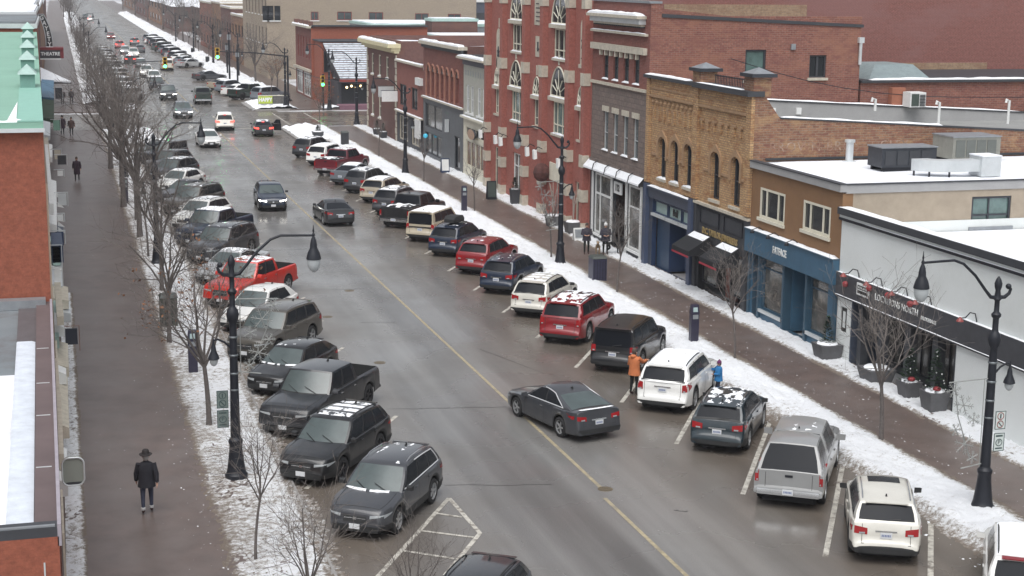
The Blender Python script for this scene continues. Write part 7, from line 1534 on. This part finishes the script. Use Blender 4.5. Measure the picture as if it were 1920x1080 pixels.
for xx in (21.85, 23.5, 25.3): mb.box(xx, xx+.06, 180.2, 180.26, 0, 1.45, pick('light_metal'))
mb.box(21.85, 25.35, 180.19, 180.27, 1.36, 1.44, pick('cream_paint')); mb.build('frame', t, o)
# traffic signals
def signal(lab, x, y, z, pole=None, green=True):
    t = thing('traffic_signal', lab, 'traffic light', (x, y, z)); o = (x, y, z); mb = MB(); mb.box(x-.24, x+.24, y, y+.3, z-.6, z+.6, pick('signal_yellow')); mb.build('housing', t, o); mb = MB()
    for k, m in enumerate((pick('lamp_amber_off'), mat('lamp_amber2', (.18, .10, .02), .4, var=0), pick('lamp_green') if green else pick('lamp_amber_off'))): mb.lathe([(.15, 0), (.01, .001)], (0, 0, 0), m, 12); n = 12*2; mb.v[-n:] = [(x+v[0], y-.01-v[2]*0, z+.38-.38*k+v[1]) for v in mb.v[-n:]]
    mb.build('lens', t, o); mb = MB()
    for k in range(3): mb.box(x-.17, x+.17, y-.2, y, z+.38-.38*k+.15, z+.38-.38*k+.17, BK)
    mb.build('visor', t, o)
    if pole:
        px, py = pole; mb = MB(); mb.tube([(px, py, 0), (px, py, z-.3 if z > 4 else z+.8)], .11, BK, 8)
        if abs(px-x) > .5: mb.tube([(px, py, z-.4), (lerp(px, x, .5), lerp(py, y, .5), z+.05), (x, y+.35, z+.2)], [.09, .07, .05], BK, 6)
        mb.build('pole', t, o)
signal('yellow traffic light showing green over the middle of the junction', 17.0, 176, 6.4, (24.9, 177.2)); signal('orange-backed traffic light showing green above the queue on the left', 11.3, 176.0, 5.4, (4.6, 177.0)); signal('small side traffic light seen on the orange restaurant corner', 28.6, 175.6, 3.3, (28.7, 176.0), True)
for i, (x, y, z, h_) in enumerate(((21.6, 208, 0, 7.6), (23.5, 216, 0, 5), (24.2, 236, 0, 5))):
    mb = MB(); mb.tube([(x, y, 0), (x, y, h_)], .12, BK, 8); mb.box(x-.25, x+.25, y-.1, y, h_-1.0, h_-.3, pick('grey_metal')); tag(mb.build('sign_pole', None, (x, y, 0), loc=(x, y, 0)), ['tall black pole beyond the green traffic light', 'shorter black pole beside the snow heap past the junction', 'thin black pole past the second snowy car'][i], 'pole')
# string of wires across the junction (street banner cable)
mb = MB(); pts = [(29.5+0*k, 172, 5.0) for k in range(1)]; A_, B_ = Vector((4.6, 177, 6.2)), Vector((24.9, 177.2, 5.6)); 
A2, B2 = Vector((24.9, 178, 4.9)), Vector((29.2, 154.5, 4.4))
mb.tube([A2.lerp(B2, k/8)-Vector((0, 0, .5*math.sin(math.pi*k/8))) for k in range(9)], .035, BK, 4); tag(mb.build('cable', None, tuple(A2), loc=tuple(A2)), 'dark cable slung from the island lamp to the corner building', 'cable')
mb = MB(); A2, B2 = Vector((34.0, 76.2, 10.9)), Vector((56, 76.2, 8.6)); mb.tube([A2.lerp(B2, k/10)-Vector((0, 0, 1.4*math.sin(math.pi*k/10)*(1-k/14))) for k in range(11)], .02, BK, 4); tag(mb.build('cable', None, tuple(A2), loc=tuple(A2)), 'thin sagging cable across the brick side wall above the grey parapet', 'cable')
# leafless sprig tree with lights on the island (597,240)
# ---------- trees ----------
def branchy(seed, height, trunk_h, spread, r0, lev=4, nb=(5, 4, 4, 3), up=.55, leaves=0, start=.0, tips=.012):
    """returns (trunk MB, crown MB, leaf MB)"""
    rnd = random.Random(seed); tr, cr2, lf = MB(), MB(), MB(); bm_, tm_ = pick('bark'), pick('twig')
    def limb(p, d, L_, r, lv):
        n = 4 if lv < 3 else 3; pts = [p]; cur = p.copy(); dd = d.copy()
        for k in range(n):
            dd = (dd+Vector((rnd.uniform(-1, 1), rnd.uniform(-1, 1), rnd.uniform(-.5, .9)))*(.20 if lv < 2 else .28)).normalized(); cur = cur+dd*L_/n; pts.append(cur.copy())
        rs = [lerp(r, max(tips*.5, r*.42), k/n) for k in range(n+1)]; cr2.tube(pts, rs, bm_ if lv <= 1 else tm_, 5 if lv <= 1 else 3, cap=False)
        if lv >= lev:
            if leaves and rnd.random() < leaves:
                for _ in range(3): c = pts[-1]+Vector((rnd.uniform(-.1, .1), rnd.uniform(-.1, .1), rnd.uniform(-.12, .05))); a = Vector((rnd.uniform(-1, 1), rnd.uniform(-1, 1), rnd.uniform(-1, 1)))*.05; b = Vector((rnd.uniform(-1, 1), rnd.uniform(-1, 1), rnd.uniform(-1, 1)))*.05; lf.add([c-a, c+b, c+a, c-b], [(0, 1, 2, 3)], pick('dead_leaf'))
            return
        m = nb[min(lv, len(nb)-1)]
        for k in range(m):
            f = .28+.72*(k+rnd.random()*.6)/m; i = min(n-1, int(f*n)); q = pts[i].lerp(pts[i+1], f*n-i if f*n-i <= 1 else 1)
            side = dd.orthogonal().normalized(); side.rotate(Matrix.Rotation(rnd.random()*6.28, 3, dd)); nd = (dd*(.55+.25*rnd.random())+side*(.55+.3*rnd.random())+Vector((0, 0, .12))).normalized()
            limb(q, nd, L_*(.50+.22*rnd.random()), lerp(r, r*.42, f)*.62, lv+1)
    n = 7; pts = [Vector((0, 0, -.15))]; wob = Vector((rnd.uniform(-.02, .02), rnd.uniform(-.02, .02), 0))
    for k in range(1, n+1): pts.append(Vector((0, 0, trunk_h*k/n))+wob*k*k*.14)
    tr.tube(pts, [r0*(1.25 if k == 0 else 1-.30*k/n) for k in range(n+1)], bm_, 9)
    top = pts[-1]; nmain = nb[0]+1
    for k in range(nmain):
        a = 6.28*k/nmain+rnd.uniform(-.4, .4); tilt = rnd.uniform(.35, .95)*spread/max(.1, height-trunk_h)*1.3; d = Vector((math.cos(a)*tilt, math.sin(a)*tilt, 1)).normalized()
        L_ = (height-trunk_h)*rnd.uniform(.62, .85); limb(pts[-1-(k % 2)].lerp(top, .5), d, L_, r0*.52, 1)
    limb(top, Vector((rnd.uniform(-.1, .1), rnd.uniform(-.1, .1), 1)).normalized(), (height-trunk_h)*.8, r0*.6, 1)
    return tr, cr2, lf
TREES = {}
def proto_tree(key, **k):
    tr, c, lf = branchy(**k); TREES[key] = (tr.build('trunk', smooth=60), c.build('crown', smooth=60), lf.build('dead_leaves') if lf.v else None)
    for o in TREES[key]:
        if o: bpy.data.objects.remove(o) if False else None
def tree(key, x, y, lab, s=1., rz=0, sz=None, z=.13, group='bare street trees'):
    tr, c, lf = TREES[key]; t = thing('bare_tree', lab, 'tree', (x, y, z), rz, group); t.scale = (s, s, sz or s)
    for o, nm in ((tr, 'trunk'), (c, 'crown'), (lf, 'dead_leaves')):
        if o: q = bpy.data.objects.new(nm, o.data); col.objects.link(q); q.parent = t
    return t
proto_tree('a', seed=3, height=6.2, trunk_h=2.3, spread=2.4, r0=.11, lev=4, nb=(5, 5, 4, 3))
proto_tree('a2', seed=14, height=6.0, trunk_h=2.2, spread=2.3, r0=.10, lev=4, nb=(5, 4, 4, 4), leaves=.22)
proto_tree('w', seed=8, height=5.4, trunk_h=1.9, spread=2.0, r0=.075, lev=4, nb=(5, 4, 4, 3), tips=.009)
proto_tree('s', seed=21, height=3.6, trunk_h=1.9, spread=.9, r0=.05, lev=3, nb=(5, 4, 3))
proto_tree('s2', seed=22, height=3.8, trunk_h=1.7, spread=1.5, r0=.042, lev=4, nb=(5, 4, 3, 3), tips=.008)
proto_tree('b', seed=5, height=10, trunk_h=3.8, spread=3.9, r0=.22, lev=4, nb=(6, 4, 4, 3), tips=.018)
proto_tree('b2', seed=17, height=9.5, trunk_h=3.4, spread=3.6, r0=.20, lev=4, nb=(6, 4, 4, 3), tips=.018)
proto_tree('c', seed=31, height=4.2, trunk_h=2.1, spread=1.2, r0=.05, lev=4, nb=(5, 4, 3, 3), leaves=.5)
for k_, v_ in TREES.items():
    for o in v_:
        if o: col.objects.unlink(o)
tree('s2', 4.35, 38.4, 'thin sapling rising in front of the nearest left lamp post', 1.0, .6)
tree('a2', 4.35, 51.1, 'bare tree with wide forked crown and some rust-brown leaves behind the nearest left lamp', .97, .3)
tree('a', 3.9, 63.6, 'bare tree on the left verge just past the olive bin', .9, 2.1)
tree('a', 4.3, 74.5, 'bare tree sending long low branches over the left pavement', 1.0, 4.4)
tree('b2', 4.1, 90.5, 'thick-trunked bare tree on the left verge before the second left lamp', .86, 1.0)
tree('b', 3.7, 103, 'thick-trunked bare tree on the left with a dense dark crown', .84, 2.0)
tree('b2', 4.0, 113, 'big bare tree on the left, second of the dense group', .86, 3.1)
tree('b', 3.6, 124, 'big bare tree on the left, third of the dense group', .84, 4.0)
tree('b2', 4.0, 136, 'big bare tree on the left, last before the junction', .8, .4)
tree('a', 4.2, 97, 'slim bare tree between the two thick trunks on the left', .9, 5.0)
tree('s', 4.2, 84, 'slender sapling pole on the left verge', 1.2, .3)
tree('s2', 4.6, 31.8, 'bare tree top poking up at the bottom edge left of the grey suv', 1.05, 1.0); tree('s2', 6.9, 30.9, 'bare tree top poking up at the bottom edge below the grey suv', .86, 2.2)
tree('w', 25.45, 43.9, 'bare tree on the right bank in front of the dark sign band', 1.04, 1.4); tree('s2', 25.4, 55.45, 'bare low-branched tree on the right in front of the blue shopfront', 1.15, 2.9)
tree('s2', 25.35, 69.1, 'bare tree on the right bank by the couple with dogs', 1.1, .9); tree('s', 25.0, 78.5, 'very thin sapling beside the right lamp before the hall', 1.0, 0)
tree('s', 25.4, 96.2, 'thin sapling on the right near the parking post', .95, 1.0); tree('s', 25.4, 110.8, 'thin sapling on the right bank between lamp and hall', 1.0, 2.0); tree('s', 25.4, 127.6, 'thin sapling on the right bank near the maroon pickup', .95, 3.0)
tree('c', 23.7, 147.5, 'small tree with rusty dead leaves on the corner island', 1.15, 0.5); tree('c', 24.2, 187, 'small tree with rust-coloured leaves behind the banner', 1.2, 2.5)
rt_ = random.Random(5)
for k in range(13): tree(['b', 'b2', 'a'][k % 3], 4.0+rt_.uniform(-.5, .4), 180+12*k, 'bare tree in the far left row, number %s past the junction' % ['one', 'two', 'three', 'four', 'five', 'six', 'seven', 'eight', 'nine', 'ten', 'eleven', 'twelve', 'thirteen'][k], rt_.uniform(.5, .66), rt_.random()*6, group='bare trees far up the left side')
for k in range(12): tree(['a', 'b2', 'a2'][k % 3], 26.2+rt_.uniform(-.6, .6), 200+17*k, 'bare tree in the far right row, number %s past the junction' % ['one', 'two', 'three', 'four', 'five', 'six', 'seven', 'eight', 'nine', 'ten', 'eleven', 'twelve'][k], rt_.uniform(.75, .95), rt_.random()*6, group='bare trees far up the right side')
for k in range(10): tree(['b', 'b2'][k % 2], (3.0 if k % 2 else 27.5)+rt_.uniform(-1, 1), 360+40*k, 'bare tree very far up the street on the %s, %s of five' % ('left' if k % 2 else 'right', ['first', 'second', 'third', 'fourth', 'fifth'][k//2]), 1.0, rt_.random()*6, group='bare trees very far up the street')
# ---------- people and dogs ----------
mat('skin', (.48, .28, .20), .6, var=.05); mat('denim', (.028, .033, .06), .8, var=.15); mat('boot', (.05, .022, .02), .6, var=.1); mat('hair', (.07, .05, .04), .7, var=.2); mat('hair_grey', (.35, .33, .32), .7, var=.1)
def skin_mesh(verts, edges, radii, root, name, mats_fn, mats_list, sub=2):
    me = bpy.data.meshes.new(name); me.from_pydata([tuple(v) for v in verts], edges, []); o = bpy.data.objects.new(name, me); col.objects.link(o)
    sk_ = o.modifiers.new('s', 'SKIN'); sk_.use_smooth_shade = True; sk_.branch_smoothing = .6; ss = o.modifiers.new('u', 'SUBSURF'); ss.levels = sub; ss.render_levels = sub
    L_ = me.skin_vertices[0].data
    for i, r in enumerate(radii): L_[i].radius = r if isinstance(r, tuple) else (r, r); L_[i].use_root = (i == root)
    dg = bpy.context.evaluated_depsgraph_get(); m2 = bpy.data.meshes.new_from_object(o.evaluated_get(dg)); bpy.data.objects.remove(o)
    m2.name = name; m2.materials.clear()
    for m in mats_list: m2.materials.append(m)
    for pl in m2.polygons: c = pl.center; pl.material_index = mats_fn(c); pl.use_smooth = True
    o2 = bpy.data.objects.new(name, m2); col.objects.link(o2); return o2
def person(lab, x, y, hd, h, coat, legs='denim', shoe='boot', hat=None, hatm=None, pose='walk', hair='hair', z=.13, coatlen=.78, group=None, hood=False, ph=1, bulk=1.):
    s = h/1.78; t = thing('person', lab, 'person', (x, y, z), -R_(hd), group); t.scale = (s, s, s)
    V = {}; w_ = {'walk': .20, 'stand': .04, 'step': .12}[pose if pose in ('walk', 'step') else 'stand']*ph
    V['pel'] = (0, 0, .97); V['wst'] = (0, .0, 1.10); V['chest'] = (0, .01, 1.32); V['nk'] = (0, .0, 1.49); V['hd0'] = (0, .02, 1.60); V['hd1'] = (0, .015, 1.71)
    arm = {'walk': ((.0, -.14), (.0, .14)), 'stand': ((.0, .03), (.0, .03)), 'step': ((0, -.1), (0, .1)), 'reach': ((.0, .32), (.0, .12)), 'front': ((0, .18), (0, .18))}[pose]
    for k, sd in (('r', 1), ('l', -1)):
        a = arm[0][1] if sd > 0 else arm[1][1]; fy = w_*sd
        V['sh'+k] = (sd*.19, 0, 1.42)
        if pose in ('reach',) and sd > 0: V['el'+k] = (sd*.24, .20, 1.28); V['wr'+k] = (sd*.20, .44, 1.30)
        elif pose == 'reach' or pose == 'front': V['el'+k] = (sd*.27, .02, 1.15); V['wr'+k] = (sd*.12, .24, 1.12)
        else: V['el'+k] = (sd*.27, a*.4-.03, 1.15); V['wr'+k] = (sd*.28, a+.02, .92)
        wv = Vector(V['wr'+k]); dv = (wv-Vector(V['el'+k])).normalized(); V['pm'+k] = tuple(wv+dv*.08)
        V['hp'+k] = (sd*.10, 0, .90); V['kn'+k] = (sd*.11, fy*.55+.03, .50); V['an'+k] = (sd*.11, fy-.02, .085+(.05 if fy < -.1 else 0)); V['to'+k] = (sd*.125, fy+.15, .035+(.0 if fy > -.1 else .02))
    keys = list(V); ix = {k: i for i, k in enumerate(keys)}; E = [('pel', 'wst'), ('wst', 'chest'), ('chest', 'nk'), ('nk', 'hd0'), ('hd0', 'hd1')]
    for k in 'rl': E += [('chest', 'sh'+k), ('sh'+k, 'el'+k), ('el'+k, 'wr'+k), ('wr'+k, 'pm'+k), ('pel', 'hp'+k), ('hp'+k, 'kn'+k), ('kn'+k, 'an'+k), ('an'+k, 'to'+k)]
    rd = {'pel': (.15, .12), 'wst': (.145, .11), 'chest': (.16, .12), 'nk': .058, 'hd0': (.078, .09), 'hd1': (.072, .082)}
    for k in 'rl': rd.update({'sh'+k: .072, 'el'+k: .052, 'wr'+k: .034, 'pm'+k: (.042, .02), 'hp'+k: .098, 'kn'+k: .066, 'an'+k: .045, 'to'+k: (.045, .03)})
    verts = [V[k] for k in keys]; edges = [(ix[a], ix[b]) for a, b in E]; radii = [rd[k] for k in keys]
    for k, sd in (('r', 1), ('l', -1)): # five fingers
        pm = Vector(V['pm'+k]); dv = (pm-Vector(V['wr'+k])).normalized(); sv = Vector((0, 1, 0)) if abs(dv.y) < .7 else Vector((1, 0, 0)); sv = (sv-dv*sv.dot(dv)).normalized()
        for fi, (off, ln) in enumerate(((-.03, .062), (-.01, .075), (.01, .072), (.03, .055))):
            a = pm+sv*off+dv*.015; b = a+dv*ln*.6+Vector((-sd*.008, .004, 0)); c = b+dv*ln*.35+Vector((-sd*.016, .006, 0)); i0 = len(verts); verts += [tuple(a), tuple(b), tuple(c)]; radii += [.010, .009, .008]; edges += [(ix['pm'+k], i0), (i0, i0+1), (i0+1, i0+2)]
        a = Vector(V['wr'+k])+dv*.035+sv*.04; i0 = len(verts); verts += [tuple(a), tuple(a+dv*.045+sv*.018)]; radii += [.011, .009]; edges += [(ix['wr'+k], i0), (i0, i0+1)]
    ml = [pick('skin'), MATS[coat], pick(legs), pick(shoe)]
    def mf(c):
        if c.z < .13: return 3
        if c.z < .93 and abs(c.x) < .23: return 2
        if c.z > 1.53: return 0
        for k in 'rl':
            if (c-Vector(V['pm'+k])).length < .12 and (c-Vector(V['el'+k])).length > .24: return 0
        return 1
    b = skin_mesh(verts, edges, radii, 0, 'body', mf, ml, 1); b.parent = t
    # coat: rings around the torso, open hem
    mb = MB(); rings = [(1.50, .085, .075, 0), (1.455, .17, .115, 0), (1.36, .225, .15, .01), (1.2, .205, .155, .01), (1.05, .20, .16, .01), (.93, .215, .165, .01), (coatlen, .235, .185, .01), (coatlen, .215, .165, .01)]
    rows = [[(rx*bulk*math.cos(2*math.pi*j/16), cy+ry*bulk*math.sin(2*math.pi*j/16), z_) for j in range(17)] for z_, rx, ry, cy in rings]; mb.grid(rows, MATS[coat])
    for k in 'rl': mb.tube([Vector(V['sh'+k])+Vector((0, 0, .02)), V['el'+k], Vector(V['el'+k]).lerp(Vector(V['wr'+k]), .95)], [.080*bulk, .070*bulk, .056*bulk], MATS[coat], 10)
    if hood: mb.ball((0, -.07, 1.50), .12, MATS[coat], 10, 6, .7)
    mb.build('coat', t, smooth=60)
    # head: face, ears and hair
    mb = MB(); mb.hexa([(-.014, .095, 1.60), (.014, .095, 1.60), (.014, .08, 1.60), (-.014, .08, 1.60), (-.008, .10, 1.655), (.008, .10, 1.655), (.008, .085, 1.655), (-.008, .085, 1.655)], pick('skin'))
    for sd in (1, -1): mb.ball((sd*.032, .095, 1.66), .011, pick('letter_black'), 6, 4); mb.ball((sd*.084, .0, 1.64), .022, pick('skin'), 6, 4, 1.4)
    mb.box(-.028, .028, .088, .102, 1.565, 1.575, mat('lip', (.35, .12, .10), .6)); mb.build('face', t)
    if hat != 'none':
        mb = MB(); pr = [(.001, -.01)]
        if hat == 'brim': mb.lathe([(.19, 1.70), (.195, 1.712), (.11, 1.725), (.105, 1.80), (.085, 1.835), (.02, 1.825)], (0, 0, 0), MATS[hatm], 16, .92, 1.08); nm = 'hat'
        elif hat == 'beanie': mb.lathe([(.105, 1.66), (.112, 1.69), (.105, 1.76), (.07, 1.81), (.01, 1.825)], (0, .0, 0), MATS[hatm], 12, .92, 1.05); mb.ball((0, 0, 1.84), .035, MATS[hatm], 6, 4); nm = 'hat'
        else: mb.lathe([(.06, 1.54), (.098, 1.62), (.104, 1.70), (.09, 1.77), (.05, 1.805), (.005, 1.81)], (0, -.018, 0), pick(hair), 12, .92, 1.02); nm = 'hair'
        mb.build(nm, t, smooth=60)
        if hat in ('brim', 'beanie'): mb = MB(); mb.lathe([(.05, 1.53), (.094, 1.60), (.10, 1.68), (.09, 1.72)], (0, -.02, 0), pick(hair), 12, .9, .98); mb.build('hair', t, smooth=60)
    return t
for k, c in dict(coat_black=(.012, .012, .018), coat_plum=(.035, .018, .03), coat_brown=(.075, .045, .04), coat_orange=(.50, .16, .06), coat_blue=(.02, .16, .38), coat_navy=(.022, .022, .04), coat_grey=(.04, .035, .05), hat_purple=(.12, .02, .09), hat_white=(.7, .7, .7), hat_black=(.02, .016, .016), trousers_black=(.012, .014, .014), cuff=(.4, .4, .4)).items(): mat(k, c, .85, var=.12, vscale=6)
px = person('man in a wide-brimmed hat and black jacket walking away on the left pavement', 1.87, 42.7, 4, 1.80, 'coat_black', 'denim', 'boot', 'brim', 'hat_black', 'walk', 'hair_grey', ph=.45, bulk=1.04)
mb = MB()
for sd in (1, -1): mb.lathe([(.064, .14), (.068, .20), (.06, .21)], (sd*.11, .20*.45*sd-.01, 0), pick('cuff'), 10)
mb.build('trouser_cuffs', px)
person('person in a long dark plum coat walking on the left pavement beside the pennants', 1.0, 116.8, 185, 1.75, 'coat_plum', 'trousers_black', 'boot', None, None, 'walk', 'hair', coatlen=.5)
person('person in a brown jacket on the left pavement, nearest the snowy verge', .95, 149.8, 180, 1.75, 'coat_brown', 'trousers_black', 'boot', None, None, 'walk')
person('person in a dark plum coat close to the left shopfronts beside a low sign', .15, 151.2, 180, 1.78, 'coat_plum', 'trousers_black', 'boot', 'beanie', 'hat_black', 'stand', coatlen=.6, bulk=1.15)
person('far walker in black, left one of the pair near the snowy canopy', .35, 186.5, 175, 1.75, 'coat_black', 'trousers_black', 'boot', None, None, 'walk'); person('far walker in brown-grey, right one of the pair near the snowy canopy', 1.35, 187.0, 185, 1.75, 'coat_grey', 'trousers_black', 'boot', None, None, 'walk')
person('adult in an orange hooded jacket standing at the rear left side of the white suv', 19.75, 51.8, 62, 1.74, 'coat_orange', 'trousers_black', 'boot', None, None, 'reach', 'hair', z=0, hood=True, bulk=1.1)
person('child in a bright blue jacket and purple hat right of the white suv', 22.75, 51.0, -72, 1.30, 'coat_blue', 'denim', 'boot', 'beanie', 'hat_purple', 'reach', z=0, bulk=1.2)
person('dog walker in a dark jacket and black trousers, left one of the pair', 27.4, 79.7, 195, 1.72, 'coat_grey', 'trousers_black', 'boot', None, None, 'front', 'hair', bulk=1.1); person('dog walker in a navy padded jacket and pale cap between the two dogs', 28.35, 79.3, 190, 1.74, 'coat_navy', 'trousers_black', 'boot', 'beanie', 'hat_white', 'front', bulk=1.2)
def dog(lab, x, y, hd, c, s=1.):
    t = thing('dog', lab, 'dog', (x, y, .13), -R_(hd)); t.scale = (s, s, s); m = mat('fur_'+c[0], c[1], .95, var=.3, vscale=8)
    V = [(0, -.28, .50), (0, -.05, .50), (0, .18, .52), (0, .30, .60), (0, .38, .72), (0, .48, .71), (0, .58, .67), (0, -.36, .52), (0, -.50, .46), (0, -.60, .40)]
    E = [(0, 1), (1, 2), (2, 3), (3, 4), (4, 5), (5, 6), (0, 7), (7, 8), (8, 9)]; Rr = [(.10, .11), (.095, .10), (.11, .13), .085, .075, .055, .032, .04, .026, .016]
    for sd in (1, -1):
        k = len(V); V += [(sd*.08, .20, .40), (sd*.085, .19, .24), (sd*.085, .20, .04), (sd*.085, .25, .02)]; E += [(2, k), (k, k+1), (k+1, k+2), (k+2, k+3)]; Rr += [.055, .036, .026, .026]
        k = len(V); V += [(sd*.08, -.24, .42), (sd*.09, -.18, .28), (sd*.09, -.33, .17), (sd*.09, -.31, .04), (sd*.09, -.26, .02)]; E += [(0, k), (k, k+1), (k+1, k+2), (k+2, k+3), (k+3, k+4)]; Rr += [.07, .05, .030, .026, .026]
        k = len(V); V += [(sd*.05, .37, .79), (sd*.085, .36, .74)]; E += [(4, k), (k, k+1)]; Rr += [.03, .018]
    b = skin_mesh(V, E, Rr, 1, 'body', lambda c_: 0, [m], 1); b.parent = t
    mb = MB(); mb.ball((0, .61, .675), .018, pick('letter_black'), 6, 4); mb.tube([(-.06, .33, .62), (0, .37, .60), (.06, .33, .62)], .014, pick('red_ribbon'), 5); mb.build('collar', t)
dog('tan dog sitting between the two dog walkers', 27.95, 79.4, 200, ('tan', (.28, .20, .12))); dog('black dog standing beside the blue shopfront pilaster', 28.95, 79.6, 110, ('black', (.012, .012, .014)), 1.1)
HAZE = True
if HAZE:
    mb = MB(); mb.box(-120, 160, -40, 1500, -1.2, 26, mat('haze_tmp', (1, 1, 1)))
    hz = mb.build('haze'); hz['kind'] = 'stuff'; hz['label'] = 'thin pale winter haze filling the street'
    m = bpy.data.materials.new('haze'); m.use_nodes = True; nt = m.node_tree; nt.nodes.remove(nt.nodes['Principled BSDF']); v = nt.nodes.new('ShaderNodeVolumePrincipled'); v.inputs['Color'].default_value = (.93, .94, 1, 1); v.inputs['Density'].default_value = .00028; v.inputs['Anisotropy'].default_value = 0
    nt.links.new(v.outputs[0], nt.nodes['Material Output'].inputs['Volume']); hz.data.materials.clear(); hz.data.materials.append(m)
scene.cycles.max_bounces = 6; scene.cycles.volume_bounces = 0; scene.cycles.use_denoising = True
